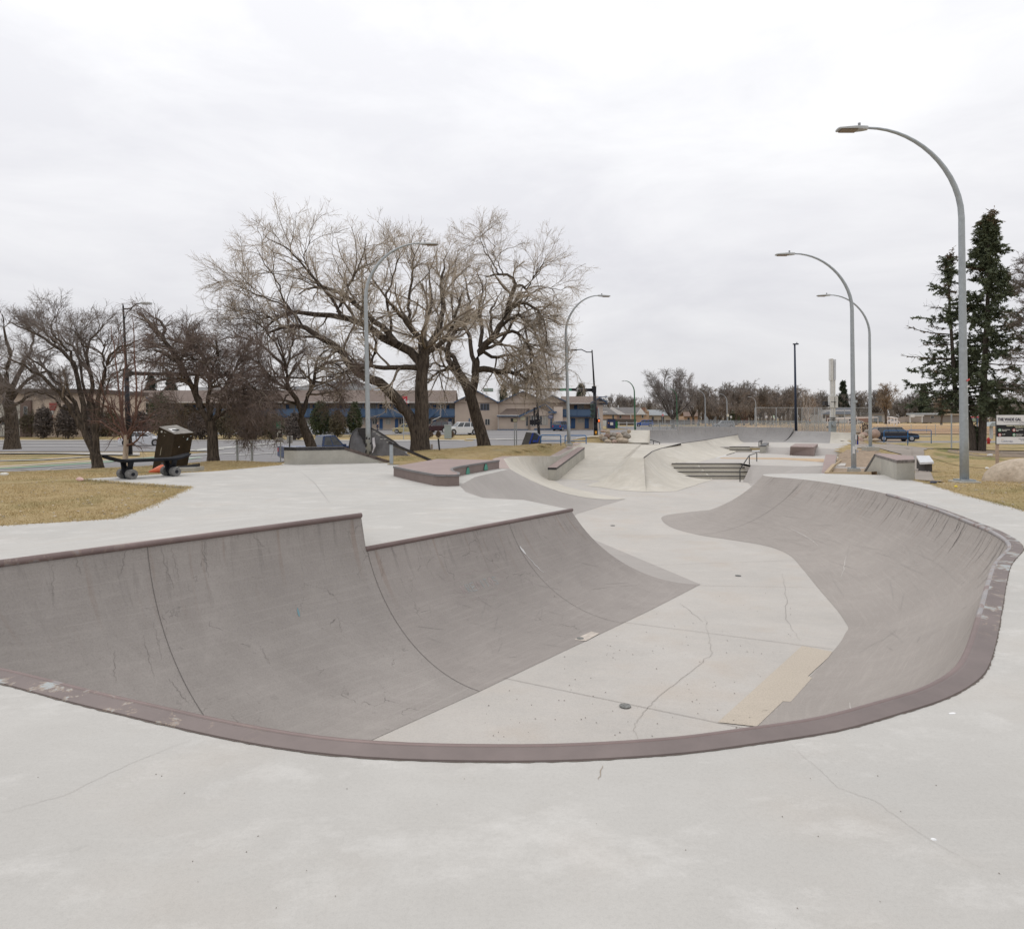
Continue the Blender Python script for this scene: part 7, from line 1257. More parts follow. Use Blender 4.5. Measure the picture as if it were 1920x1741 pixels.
fence('low chain link fence on the verge in front of the motel', [(-50, 101), (-14, 101)], 1.1, 3.2, alpha_mat('dark_link2', (.3, .3, .3), .12), .03)
post('fence_post', 'single grey post on the grass between the blue rails and the nearest lamp', 'post', 1784, 776, 828, 62, .06, M_GALV)
# ================================================================== BUILDINGS
BG = mat('stucco_beige', (.47, .385, .315), .9, var=.06, scale=.6); BG2 = mat('stucco_pale', (.52, .43, .36), .9, var=.05, scale=.6); RF = mat('roof_brown', (.175, .135, .115), .9, var=.14, scale=1.4, bump=.3); BLT = mat('trim_blue', (.055, .10, .175), .6); BLD = mat('door_blue', (.03, .085, .20), .6)
WN = mat('window_dark', (.045, .05, .055), .15, spec=.6); WF = mat('window_frame', (.52, .50, .47), .6); DK = mat('recess_dark', (.14, .11, .095), .9); CU = mat('curtain', (.36, .34, .30), .9)
class Fac:
    """facade drawn in photo pixels on a plane at distance Y, built as solids"""
    def __init__(s, t, Y): s.t = t; s.Y = Y
    def x(s, px, dY=0): return (px - CX) / F * s.Y
    def z(s, py): return EYE - (py - HZ) / F * s.Y
    def box(s, nm, x0, y0, x1, y1, m, d0=0.0, d1=.3, par=None): return MB().box(s.x(x0), s.Y + d0, s.z(y1), s.x(x1), s.Y + d1, s.z(y0)).build(nm, m, par or s.t)
    def win(s, x0, y0, x1, y1, d=0.0, n=2, fr=WF, m=WN):
        f = s.box('window', x0 - .5, y0 - .5, x1 + .5, y1 + .5, fr, d - .08, d + .02); s.box('pane', x0, y0, x1, y1, m, d - .10, d - .081, f)
        for k in range(1, n): q = x0 + (x1 - x0) * k / n; s.box('mullion', q - .35, y0, q + .35, y1, fr, d - .13, d - .101, f)
        return f
    def poly(s, nm, pts, m, d0=0, d1=.2, par=None): return MB().extr([(s.x(a), s.Y + d0, s.z(b)) for a, b in pts], (0, d1 - d0, 0)).build(nm, m, par or s.t)
    def roof(s, nm, x0, x1, ye, yr, m, d0=-.9, d1=5.0, x0r=None, x1r=None):
        x0r = x0 if x0r is None else x0r; x1r = x1 if x1r is None else x1r; ze = s.z(ye); zr = EYE - (yr - HZ) / F * (s.Y + d1); k = (s.Y + d1) / s.Y
        a = [(s.x(x0), s.Y + d0, ze), (s.x(x1), s.Y + d0, ze), (s.x(x1r) * k, s.Y + d1, zr), (s.x(x0r) * k, s.Y + d1, zr)]; b = [(p_[0], p_[1], p_[2] - .22) for p_ in a]; c = [(a[3][0], s.Y + 2 * d1 - d0, ze), (a[2][0], s.Y + 2 * d1 - d0, ze)]
        return MB().add(a + b + c, [(0, 1, 2, 3), (7, 6, 5, 4), (0, 4, 5, 1), (1, 5, 6, 2), (3, 7, 4, 0), (3, 2, 9, 8)]).build(nm, m, s.t)
t = thing('motel', 'long two storey beige motel with brown roof, blue balconies and a low gabled lobby', 'motel', (0, 135, -.6)); f = Fac(t, 135)
f.box('wall', 270, 752, 853, 808, BG, 1.8, 9); f.box('wall', 853, 752, 934, 808, BG, -.1, 9.3); f.box('wall', 934, 752, 1066, 808, BG2, .4, 9.2); f.box('wall', 1066, 754, 1112, 808, BG, 1.8, 9.1); f.box('wall', 1112, 752, 1130, 808, BG2, -.3, 9.2)
f.roof('roof', 268, 856, 754, 731.7, RF); f.roof('roof', 1052, 1128, 756, 743, RF)
f.box('gutter', 268, 753.6, 853, 755.2, WF, -1.0, -.9); f.box('gutter', 1060, 755.6, 1116, 757, WF, -1.0, -.9)
f.box('balcony', 286, 766, 852, 781.5, BLT, 0, .15); f.box('balcony_floor', 286, 780.5, 852, 782.5, BLD, .16, 1.79); f.box('balcony', 1054, 767, 1110, 780, BLT, 0, .15); f.box('balcony_floor', 1054, 779, 1110, 781.5, BLD, .16, 1.79)
for k in range(22):
    x0 = 300 + k * 25.4
    if x0 > 840: break
    f.box('balcony_slats', x0 + 2, 768, x0 + 22, 779, mat('slat_blue', (.075, .125, .205), .6), -.04, -.001)
    f.box('post', x0 - .6, 755, x0 + .6, 766, BLT, .0, .14)
    f.box('door', x0 + 2, 758, x0 + 8, 779, BLD, 1.7, 1.79); f.win(x0 + 11, 757.5, x0 + 21, 767, 1.78, 2, m=WN if k % 3 else CU)
    f.box('door', x0 + 2 + (k % 2) * 4, 785, x0 + 8 + (k % 2) * 4, 805.5, BLD, 1.7, 1.79); f.win(x0 + 14, 785, x0 + 23, 795, 1.78, 2, m=WN if k % 2 else CU)
for k in range(2):
    x0 = 1060 + k * 26; f.box('balcony_slats', x0 - 3, 769, x0 + 21, 778.5, mat('slat_blue', (.075, .125, .205), .6), -.04, -.001); f.box('door', x0 + 12, 784, x0 + 20, 803, BLD, 1.7, 1.79)
f.box('door', 1078, 759, 1084, 779, BLD, 1.7, 1.79); f.win(1086, 758, 1096, 767, 1.78); f.win(1056, 758, 1065, 767, 1.78); f.win(1085, 784, 1097, 792, 1.78, 2, m=CU)
f.poly('staircase', [(797, 784), (815, 770), (815, 776), (800, 789)], BLT, -.5, -.35); f.box('downpipe', 826.5, 755, 827.5, 781, WF, -.6, -.5); f.poly('downpipe', [(826.5, 780), (827.8, 781), (812, 788.5), (811, 787)], WF, -.6, -.5)
# gables
def gab(x0, xp, x1, ye, yp, m=BG, d=-.15, barge=1.6):
    f.poly('gable', [(x0, ye + .5), (xp, yp + 1), (x1, ye + .5)], m, d - .25, d - .02); k = (f.Y + 6) / f.Y
    for a, b in ((x0, xp), (x1, xp)):
        A = (f.x(a), f.Y + d - 1.1, f.z(ye)); B = (f.x(b), f.Y + d - 1.1, f.z(yp)); MB().add([A, B, (B[0], f.Y + 7, B[2]), (A[0], f.Y + 7, A[2])] + [(q_[0], q_[1], q_[2] - .2) for q_ in (A, B, (B[0], f.Y + 7, B[2]), (A[0], f.Y + 7, A[2]))], [(0, 1, 2, 3), (7, 6, 5, 4), (0, 4, 5, 1), (3, 2, 6, 7)]).build('roof', RF, t)
        f.poly('bargeboard', [(a, ye - .3), (b, yp - .3), (b, yp + barge), (a, ye + barge)], BLT, d - 1.2, d - 1.11)
gab(852, 895, 935, 754, 732.5); gab(932, 980, 1030, 755, 733, BG2, .3); gab(1008, 1035, 1066, 754.5, 741, BG2, -.2); gab(240, 262, 292, 752, 733)
gab(1106, 1122, 1137, 755, 745, BG2, -.4)
for y_ in (743.5, 750.5, 757): f.box('trim_beam', 1122, y_, 1138, y_ + 1.3, BLT, -.9, -.4)
for x_ in (873, 909, 955, 1020): f.box('beam_end', x_, 742.5, x_ + 6, 745, BLT, -1.6, -1.25)
f.win(901, 757, 917, 768.5, -.1, 3, mat('blue_frame', (.16, .18, .26), .6)); f.win(910, 785.5, 918, 796, -.1, 2); f.box('window_trim', 879, 784, 881, 796, BLT, -.2, -.1)
f.box('chimney_stack', 933.2, 733, 935, 755, mat('white_pipe', (.62, .62, .62), .5), -.5, -.25); f.box('downpipe', 934, 780, 935, 804, WF, -1.9, -1.8); f.box('rooftop_unit', 904, 725.5, 923, 731.5, mat('unit_green', (.25, .31, .27), .7), 5, 7.5)
# lobby
f.box('lobby_wall', 933.5, 779, 1044, 806.5, BG, -1.7, .3); f.roof('lobby_roof', 932, 974, 779.5, 754, RF, -2.4, 3.0, 966, 1010); f.box('gutter', 932, 777.6, 973, 779.2, WF, -2.55, -2.45); f.box('fascia', 932, 779.3, 973, 781, BLT, -2.5, -2.42)
f.poly('lobby_gable', [(972, 779), (1023, 757), (1044, 772), (1044, 779)], BG2, -1.95, -1.72)
MB().add([(f.x(970), 132.4, f.z(780)), (f.x(1022), 132.4, f.z(755.5)), (f.x(1022), 138, f.z(755.5)), (f.x(970), 138, f.z(780))], [(0, 1, 2, 3)]).build('lobby_roof', RF, t); f.poly('bargeboard', [(971, 780), (1022, 756), (1022, 758.6), (973, 782.5)], BLT, -2.75, -2.62); f.poly('bargeboard', [(1021, 756), (1040, 773.5), (1038, 776), (1021, 758.5)], BLT, -2.75, -2.62); f.box('canopy', 1027, 771.5, 1042, 774.5, BLT, -3.2, -1.9); f.poly('soffit', [(1011, 763.5), (1022, 759), (1036, 773), (1028, 772)], mat('soffit', (.26, .2, .15), .8), -2.1, -1.98)
for x_, w_ in ((986, 3.4), (991.5, 3), (996, 3), (1000.5, 3.4)): f.win(x_, 781 - (x_ - 986) * .2, x_ + w_, 798, -1.72, 1)
for x_ in (1006, 1011.5, 1016.8, 1022): f.win(x_, 780.5, x_ + 4, 796, -1.72, 1, m=CU if x_ > 1014 else WN); f.win(x_, 771 + abs(x_ - 1013) * .35, x_ + 4, 778, -1.72, 1)
f.box('lobby_door', 989.5, 781, 994, 805, mat('door_tan', (.24, .19, .15), .7), -1.86, -1.80); f.box('sign_box', 975.5, 780.5, 984, 787.5, mat('cream', (.60, .56, .40), .6), -1.85, -1.7); f.box('door', 1031, 783, 1034, 802, BLT, -1.85, -1.7); sg_ = f.box('hanging_sign', 1027.5, 777.5, 1036, 784, mat('sign_blue', (.16, .19, .36), .6), -2.0, -1.9)
text('OFFICE', f.x(1028.2), 135 - 2.01, f.z(782.6), .30, WHT, t, sx=.95)
f.box('plinth', 933, 804, 990, 807.2, BLT, -1.95, -1.7); f.box('plinth', 1001, 803, 1037, 806.2, BLT, -2.1, -1.7); f.box('end_wall', 1037, 763, 1053.5, 804.5, mat('stucco_light', (.60, .50, .42), .9, var=.05), -2.3, .4)
t = thing('red_sign', 'red sign with white letters hanging between the big tree trunks, in front of the motel', 'sign', ((755 - CX) / F * 88, 88, -1)); g = Fac(t, 88); g.box('panel', 747, 742.5, 763.5, 759, mat('sign_red', (.46, .03, .05), .5), 0, .1); g.box('panel', 746.2, 743, 754, 758, mat('sign_rose', (.42, .10, .13), .5), -.06, -.005); text('Su', g.x(757), 87.98, g.z(755.5), .55, WHT, t, bold=.01); g.box('post', 756, 759, 757.2, 830, M_GALV, .02, .12); g.box('sign_foot', 755, 759.2, 758.5, 762, mat('sign_blue2', (.04, .05, .3), .5), -.02, .015)
# left beige building
t = thing('beige_building', 'beige building with dark strip windows and red lettered signs, at the left edge', 'building', (-60, 98, -1)); f = Fac(t, 98)
f.box('wall', -120, 736, 175, 821, BG, 0, 14); f.box('roof', -122, 729, 178, 737, mat('roof_dark', (.10, .08, .07), .9), -.7, 14.5); f.box('white_band', -120, 797, 42, 818, mat('pale_panel', (.52, .51, .46), .8), -.1, -.001); f.box('white_band', 0, 756, 42, 786, mat('pale_panel', (.52, .51, .46), .8), -.1, -.001); f.win(-100, 787, 42, 796, -.02, 7); f.box('pier', 14, 757, 30, 820, mat('brown_pier', (.14, .10, .085), .8), -.5, -.101); f.box('pier', 41, 750, 61, 820, mat('brown_pier', (.14, .10, .085), .8), -.4, -.05); f.win(49, 762, 55, 778, -.42, 1)
for i, (a, b, tx, w_) in enumerate(((755, 760.5, 'MOTEL', 14), (761.5, 765, '', 12), (766, 769, '', 10), (770, 776, '', 7), (778, 784, '', 5))): f.box('red_sign', 94, a, 94 + w_, b, mat('sign_red2', (.27, .07, .06), .6) if i != 3 else mat('sign_pale', (.45, .44, .42), .6), -.2, -.02)
f.box('window_strip', 0, 817.3, 42, 820.5, WN, -.2, -.11)
t = thing('distant_hall', 'low grey blue roofed building far behind the motel, between the trees', 'building', (-70, 210, 0)); f = Fac(t, 190); f.box('wall', 550, 724, 690, 800, mat('far_wall', (.42, .44, .48), .9), 0, 20); f.poly('roof', [(545, 731), (575, 722), (600, 715), (660, 715), (695, 722), (700, 731)], mat('far_roof', (.36, .38, .42), .9), -.5, 20); f.box('wall', 268, 716, 350, 800, mat('far_wall', (.42, .44, .48), .9), 30, 40)
# houses
def house(name, label, Y, base_px, parts):
    t = thing(name, label, 'house', ((base_px - CX) / F * Y, Y, TZ((base_px - CX) / F * Y, Y))); f = Fac(t, Y)
    for p_ in parts: getattr(f, p_[0])(*p_[1:])
    return t
PKW = mat('pinkish_wall', (.42, .31, .28), .9, var=.06); TNW = mat('tan_wall', (.46, .33, .235), .9, var=.06); GRF = mat('grey_roof', (.16, .15, .145), .9, var=.15, scale=1); WHG = mat('white_gable', (.66, .66, .66), .8); DFN = mat('dark_fence', (.10, .085, .075), .9)
house('bungalow', 'low bungalow with white gables and grey roof behind the dumpsters', 200, 1185, [('box', 'wall', 1128, 775, 1182, 797, PKW, 0, 8), ('box', 'wall', 1182, 775, 1215, 797, TNW, -.2, 8), ('roof', 'roof', 1134, 1212, 776.5, 763.5, GRF, -.6, 6, 1150, 1200), ('poly', 'gable', [(1140, 767), (1146.5, 762.5), (1172, 776.5), (1150, 777)], WHG, -1.0, -.65), ('poly', 'gable', [(1193, 776), (1200.5, 765), (1209, 776)], WHG, -1.0, -.65), ('poly', 'gable', [(1145, 777), (1149, 768.5), (1154, 777)], WHG, -1.2, -1.02), ('win', 1161.5, 779, 1165, 784, -.02, 1), ('win', 1203, 777.5, 1206, 783, -.22, 1), ('box', 'gutter', 1134, 776.3, 1212, 777.3, WHG, -1.3, -1.21), ('box', 'post', 1181, 778, 1182, 788, WHG, -1.3, -1.1), ('box', 'porch_post', 1188.5, 777, 1190, 795, WHG, -1.5, -1.3), ('box', 'roof_vent', 1162.8, 759, 1164.2, 764, WHG, 4, 4.5)])
house('bungalow', 'pinkish bungalow partly hidden behind the motel end wall, with dark roof', 190, 1140, [('box', 'wall', 1125, 777, 1156, 797, TNW, 0, 7), ('roof', 'roof', 1122, 1158, 776.5, 763, GRF, -.5, 5, 1128, 1140), ('box', 'fascia', 1128, 771, 1138, 772.5, WHG, -.7, -.6), ('win', 1148, 778, 1151, 786, -.02, 1)])
house('bungalow', 'tan gabled house behind the white gabled bungalow', 212, 1212, [('box', 'wall', 1202, 770, 1217, 798, TNW, 0, 8), ('poly', 'gable', [(1202, 771), (1209, 763), (1217, 774)], TNW, -.2, 0), ('poly', 'roof', [(1200, 765.5), (1210, 763), (1208, 772), (1203, 775)], mat('brown_roof2', (.30, .18, .13), .9), -.4, -.22)])
house('bungalow', 'low pale bungalow with light grey roof left of the round elm trunk', 215, 1235, [('box', 'wall', 1216, 779, 1262, 797, mat('cream_wall', (.48, .43, .36), .9), 0, 8), ('roof', 'roof', 1213, 1264, 778, 768, mat('light_roof', (.30, .32, .33), .9), -.6, 5), ('win', 1222, 781, 1226, 787, 0, 1), ('win', 1240, 781, 1245, 788, 0, 1)])
house('bungalow', 'small house among the far trees right of the round elm', 225, 1295, [('box', 'wall', 1283, 780, 1308, 796, TNW, 0, 7), ('roof', 'roof', 1281, 1310, 780, 772, mat('brown_roof3', (.2, .14, .11), .9), -.5, 5), ('win', 1289, 783, 1293, 788, 0, 1)])
house('bungalow', 'dim grey house behind the far trees, near the signs', 240, 1340, [('box', 'wall', 1328, 775, 1350, 796, mat('grey_wall', (.25, .27, .30), .9), 0, 7), ('roof', 'roof', 1326, 1352, 775, 766, GRF, -.5, 5), ('box', 'wall', 1390, 772, 1402, 794, mat('brick_wall', (.20, .10, .08), .9), 0, 5), ('win', 1334, 779, 1337, 786, 0, 1)])
house('white_house', 'white modern house with dark flat roof behind the soccer goal', 240, 1580, [('box', 'wall', 1541, 777, 1600, 793, mat('white_wall', (.60, .60, .60), .8), 0, 10), ('box', 'wall', 1555, 768, 1600, 779, mat('white_wall', (.60, .60, .60), .8), 2, 12), ('roof', 'roof', 1540, 1602, 776, 764.5, mat('slate_roof', (.10, .11, .13), .9), -1, 6, 1568, 1602), ('win', 1572, 779, 1582, 782, 0, 2), ('box', 'door', 1549, 779, 1554, 790, mat('brown_door', (.13, .07, .05), .7), -.15, -.01), ('win', 1543, 778, 1547, 784, 0, 1)])
house('garage', 'grey garage with wide roller door right of the lamp posts across the field', 240, 1646, [('box', 'wall', 1600, 781, 1640, 791.5, mat('brick_fence', (.30, .165, .12), .9, var=.1), 1, 1.4), ('box', 'wall', 1636, 776, 1660, 791, mat('grey_stucco', (.36, .34, .32), .9), 0, 8), ('box', 'roof', 1634, 774, 1662, 776.3, GRF, -.5, 8.5), ('box', 'roller_door', 1639, 779, 1653, 790.5, mat('roller', (.20, .22, .24), .6), -.1, -.005), ('box', 'wall', 1660, 783, 1700, 792, mat('pale_fence', (.36, .31, .28), .9), 1, 1.4)])
house('carport', 'white pergola structure in a yard across the field', 240, 1718, [('box', 'beam', 1705, 778, 1732, 780, WHG, -.2, .4), ('box', 'post', 1706, 780, 1707.6, 792, WHG, 0, .3), ('box', 'post', 1728.5, 780, 1730, 792, WHG, 0, .3), ('box', 'ornament', 1706, 777, 1713, 782, WHG, -.6, -.25), ('box', 'wall', 1696, 781, 1736, 791, mat('pale_fence', (.36, .31, .28), .9), 2, 2.4)])
house('bungalow', 'long low pale roofed house across the field behind the spruces', 245, 1765, [('box', 'wall', 1728, 777, 1800, 792, mat('dull_wall', (.24, .21, .19), .9), 0, 9), ('box', 'roof', 1726, 774, 1765, 777.5, mat('pale_roof', (.42, .45, .48), .9), -.8, 9), ('box', 'roof', 1765, 775.5, 1802, 778, mat('tan_roof', (.4, .34, .27), .9), -.8, 9), ('win', 1745, 780, 1751, 784, 0, 1)])
house('playground', 'small colourful playground frame seen between the spruce trunks', 120, 1827, [('box', 'roof', 1820, 780.5, 1840, 783, mat('red_play', (.45, .08, .09), .6), 0, 3), ('box', 'post', 1822, 783, 1823, 796, BLT, 0, .2), ('box', 'post', 1832, 783, 1834, 800, BLT, 0, .2), ('box', 'post', 1838, 783, 1839, 796, BLT, 0, .2), ('box', 'panel', 1822, 785, 1832, 789, mat('pale_green_play', (.35, .5, .35), .6), .3, .4)])['category'] = 'playground'
# wooden fences in front of houses, white fence, dumpsters
t = thing('wooden_fence', 'dark wooden fence in front of the bungalows', 'fence', ((1190 - CX) / F * 180, 180, -.2)); f = Fac(t, 180); f.box('boards', 1130, 785.5, 1193, 797, DFN, 0, .1); f.box('boards', 1219, 787, 1300, 796.5, DFN, 3, 3.1)
for x_ in (1223.5, 1237.5, 1250.5): f.box('post', x_, 786, x_ + 1.4, 796.5, mat('fence_post_grey', (.36, .35, .33), .8), 2.7, 2.95)
t = thing('white_fence', 'white rail fence beside the dumpsters', 'fence', ((1165 - CX) / F * 152, 152, -.45)); f = Fac(t, 152)
f.box('panel', 1128, 787.5, 1139.5, 798.5, mat('white_fence_paint', (.62, .63, .63), .7), 0, .08)
for y_ in (792, 799.3): f.box('rail', 1158, y_, 1194, y_ + (.9 if y_ < 795 else 1.3), mat('white_fence_paint', (.62, .63, .63), .7), 0, .08)
for x_ in (1160, 1175, 1189, 1193): f.box('post', x_, 790.5, x_ + 1.2, 802, mat('white_fence_paint', (.62, .63, .63), .7), .1, .25)
t = thing('dumpster', 'dark blue dumpster with a white sticker left of the white fence', 'dumpster', ((1147 - CX) / F * 145, 145, -.5)); f = Fac(t, 145); f.poly('body', [(1139.5, 785.5), (1154, 786), (1153.5, 803.5), (1139, 802.8)], mat('dumpster_blue', (.02, .035, .12), .5), 0, 1.8); f.box('sticker', 1144, 791.5, 1149.5, 797, WHT, -.06, -.01); f.box('sticker', 1140, 792, 1142, 793.8, mat('orange_tag', (.7, .3, .05), .6), -.06, -.01); f.box('lid', 1139.2, 784.8, 1154.5, 786, M_BLK, -.1, 1.9)
t = thing('dumpster', 'small green bin tucked right of the blue dumpster', 'dumpster', ((1157 - CX) / F * 146, 146, -.5)); f = Fac(t, 146); f.box('body', 1154.3, 790, 1158.5, 802.8, mat('dumpster_green', (.02, .20, .07), .5), .2, 1.6); f.box('lid', 1153.8, 788.8, 1159, 790, mat('lid_dark', (.02, .06, .03), .5), .1, 1.7)
for lab, px, py, Y, w_, h_, col, nm in (('tiny white and red road sign among the houses near the elm', 1242.5, 778, 170, 3.2, 4, (.6, .2, .2), 'a'), ('small white square sign on the lamp post left of the backstop', 1364.5, 778.5, 164, 4, 5, (.6, .58, .5), 'b'), ('small white sign with black mark below a green one, left of the backstop', 1370.5, 781.5, 166, 3.4, 4, (.6, .6, .6), 'c'), ('small white sign seen through the backstop mesh, left of two more', 1437, 781, 190, 3.6, 4.4, (.55, .56, .6), 'd'), ('small green and white sign seen through the backstop mesh', 1450.5, 781, 190, 3, 5, (.45, .6, .5), 'e'), ('small grey sign seen through the backstop mesh, between two others', 1446, 781.5, 192, 2.4, 3.2, (.5, .5, .5), 'f')):
    t = thing('road_sign', lab, 'road sign', ((px - CX) / F * Y, Y, TZ((px - CX) / F * Y, Y))); f = Fac(t, Y); f.box('panel', px - w_ / 2, py - h_ / 2, px + w_ / 2, py + h_ / 2, mat('tiny_sign_' + nm, col, .6), -.1, -.05); f.box('post', px - .3, py - h_ / 2, px + .3, 796, M_GALV, 0, .1)
t = thing('fire_hydrant', 'red hydrant beyond the spruce trunks', 'hydrant', ((1853.5 - CX) / F * 75, 75, TZ((1853.5 - CX) / F * 75, 75))); x = t.location.x; z = t.location.z; MB().tube([(x, 75, z), (x, 75, z + .55), (x, 75, z + .72), (x, 75, z + .82)], [.16, .14, .17, .05], 10).build('barrel', mat('hydrant_red', (.38, .03, .03), .5), t, smooth=True); MB().cyl((x - .24, 75, z + .5), (x + .24, 75, z + .5), .07, 8).build('nozzles', mat('hydrant_red', (.38, .03, .03), .5), t)
t = thing('shelter', 'grey roofed shelter on a pale post at right beyond the spruce trunks', 'shelter', ((1860 - CX) / F * 66, 66, TZ((1860 - CX) / F * 66, 66))); f = Fac(t, 66); f.box('post', 1858, 799, 1862, 822, mat('pale_post2', (.45, .46, .48), .6), 0, .2); f.poly('roof', [(1850, 799), (1856, 792), (1890, 790), (1896, 798)], mat('shelter_roof', (.34, .37, .38), .6), -.3, 1.2)
# soccer goals
def goal(label, px0, px1, y0, y1, Y, dx):
    t = thing('soccer_goal', label, 'soccer goal', ((px0 - CX) / F * Y, Y, TZ((px0 - CX) / F * Y, Y))); a, b = (px0 - CX) / F * Y, (px1 - CX) / F * Y; z = EYE - (y0 - HZ) / F * Y; zb_ = EYE - (y1 - HZ) / F * Y; WG = mat('goal_white', (.68, .66, .66), .5)
    MB().tube([(a, Y, zb_), (a, Y, z), (b, Y, z), (b, Y, zb_)], .11, 6).build('front_frame', WG, t); MB().tube([(a + dx, Y + 3.5, zb_ + .3), (a + dx, Y + 3.5, z + .3), (b + dx, Y + 3.5, z + .3), (b + dx, Y + 3.5, zb_ + .3)], .08, 6).build('rear_frame', WG, t); MB().tube([(a, Y, z), (a + dx, Y + 3.5, z + .3)], .08, 6).build('side_bar', WG, t); MB().tube([(b, Y, z), (b + dx, Y + 3.5, z + .3)], .08, 6).build('side_bar', WG, t)
goal('wide white soccer goal behind the lighting mast', 1551.5, 1591, 784.5, 797.5, 165, 9); goal('narrow white soccer goal seen side on, right of the lamp posts', 1676.5, 1682, 783.5, 798, 165, .4)
t = thing('dark_box', 'small dark equipment box on the field left of the white mast', 'box', ((1554.5 - CX) / F * 110, 110, TZ((1554.5 - CX) / F * 110, 110))); f = Fac(t, 110); f.box('case', 1552.5, 798.5, 1556.8, 802.5, M_BLK, 0, .5)
# ================================================================== VEHICLES
GL = mat('car_glass', (.03, .035, .04), .08, spec=.8); TY = mat('tyre', (.02, .02, .02), .8); RM = mat('rim', (.40, .40, .42), .35, .7)
def car(name, label, cat, x, y, rz, kind, col, L_=4.6, W_=1.85, H_=1.5, rough=.25):
    z = TZ(x, y) + .05; t = thing(name, label, cat, (x, y, z)); M = Matrix.Translation((x, y, z)) @ Matrix.Rotation(rz, 4, 'Z'); pm = mat('paint_' + name + str(int(col[0] * 100)) + str(int(col[2] * 100)), col, rough, .1, var=.03, spec=.6); h = L_ / 2; w_ = W_ / 2
    belt = H_ * (.60 if kind != 'sedan' else .62); hood = belt * (.97 if kind != 'sedan' else .92); cl = .26 if kind != 'sedan' else .2
    if kind == 'sedan': low = [(-h, cl + .1), (-h + .05, hood * .85), (-h + .5, hood), (h * .42, belt), (h * .85, hood * .93), (h - .03, hood * .68), (h, cl + .08), (h - .2, cl), (-h + .2, cl)]; top_ = [(-h * .82, belt - .05), (-h * .40, H_ - .03), (h * .05, H_), (h * .50, belt - .06)]
    elif kind == 'pickup': low = [(-h, cl + .15), (-h, belt), (h * .30, belt), (h * .38, belt), (h * .9, hood * .98), (h, hood * .8), (h, cl + .1), (h - .2, cl), (-h + .2, cl)]; top_ = [(-h * .12, belt - .02), (-h * .06, H_ - .02), (h * .24, H_), (h * .46, belt - .02)]
    else: low = [(-h, cl + .1), (-h + .02, belt * .97), (-h + .1, belt), (h * .45, belt), (h * .88, hood * .94), (h - .02, hood * .72), (h, cl + .1), (h - .2, cl), (-h + .2, cl)]; top_ = [(-h + .06, belt - .05), (-h * .84, H_ - .04), (h * .10, H_), (h * .22, H_ - .04), (h * .50, belt - .05)]
    mb = MB(M); n = len(low); rows = []
    for yy, s_, dz in ((-w_, .965, 0), (-w_ * .96, 1, .0), (w_ * .96, 1, .0), (w_, .965, 0)): rows.append([(px_ * s_, yy, cl + (pz - cl) * (1 if s_ == 1 else .97)) for px_, pz in low])
    vs = [p_ for r_ in rows for p_ in r_]; fs = [tuple(range(n)), tuple(range(3 * n, 4 * n))[::-1]]
    for k in range(3):
        for i in range(n): j = (i + 1) % n; fs.append((k * n + i, k * n + j, (k + 1) * n + j, (k + 1) * n + i))
    mb.add(vs, fs); m = len(top_); wt = w_ * .93; wr = w_ * .74
    def yw(pz): return wt + (wr - wt) * (pz - belt) / (H_ - belt)
    vs = [(px_, -yw(pz), pz) for px_, pz in top_] + [(px_, yw(pz), pz) for px_, pz in top_]; mb.add(vs, [tuple(range(m)), tuple(range(m, 2 * m))[::-1]] + [(i, i + m, (i + 1) % m + m, (i + 1) % m) for i in range(m)]); body = mb.build('body', pm, t)
    # glass
    c0 = top_[0]; zlo = belt + .04; zhi = H_ - .10
    def xe(i0, i1, z_): a, b = top_[i0], top_[i1]; return a[0] + (b[0] - a[0]) * (z_ - a[1]) / (b[1] - a[1] + 1e-6)
    for sgn in (-1, 1):
        xa0, xa1 = xe(0, 1, zlo) + .12, xe(0, 1, zhi) + .12; xb0, xb1 = xe(m - 2, m - 1, zlo) - .12, xe(m - 2, m - 1, zhi) - .10
        cuts = [0, .36, .40, .70, .74, 1] if kind != 'pickup' else [0, .46, .52, 1]
        for a_, b_ in zip(cuts[::2], cuts[1::2]):
            q = [(xa0 + (xb0 - xa0) * a_, zlo), (xa0 + (xb0 - xa0) * b_, zlo), (xa1 + (xb1 - xa1) * b_, zhi), (xa1 + (xb1 - xa1) * a_, zhi)]; MB(M).add([(p_[0], sgn * (yw(p_[1]) + .008), p_[1]) for p_ in q], [(0, 1, 2, 3)]).build('window', GL, t)
    for i0, i1, o_ in ((0, 1, -.012), (m - 1, m - 2, .012)):
        q = [(xe(min(i0, i1), max(i0, i1), z_) + o_, z_) for z_ in (zlo, zhi)]; MB(M).add([(q[0][0], -yw(zlo) * .93, zlo), (q[0][0], yw(zlo) * .93, zlo), (q[1][0], yw(zhi) * .92, zhi), (q[1][0], -yw(zhi) * .92, zhi)], [(0, 1, 2, 3)]).build('windscreen', GL, t)
    wr_ = H_ * .22 if kind == 'sedan' else H_ * .205
    for sx in (-1, 1):
        for sy in (-1, 1):
            c = (sx * h * .64, sy * (w_ - .10)); tt_ = MB(M).cyl((c[0], c[1] - .11, wr_), (c[0], c[1] + .115 if sy > 0 else c[1] + .11, wr_), wr_, 16).build('wheel', TY, t); MB(M).cyl((c[0], sy * (w_ + .012), wr_), (c[0], sy * (w_ + .02), wr_), wr_ * .66, 12).build('rim', RM, tt_); MB(M).cyl((c[0], sy * (w_ + .0), wr_ * 1.03), (c[0], sy * (w_ + .006), wr_ * 1.03), wr_ * 1.17, 16).build('wheel_arch', mat('arch_dark', (.02, .02, .02), .8), t)
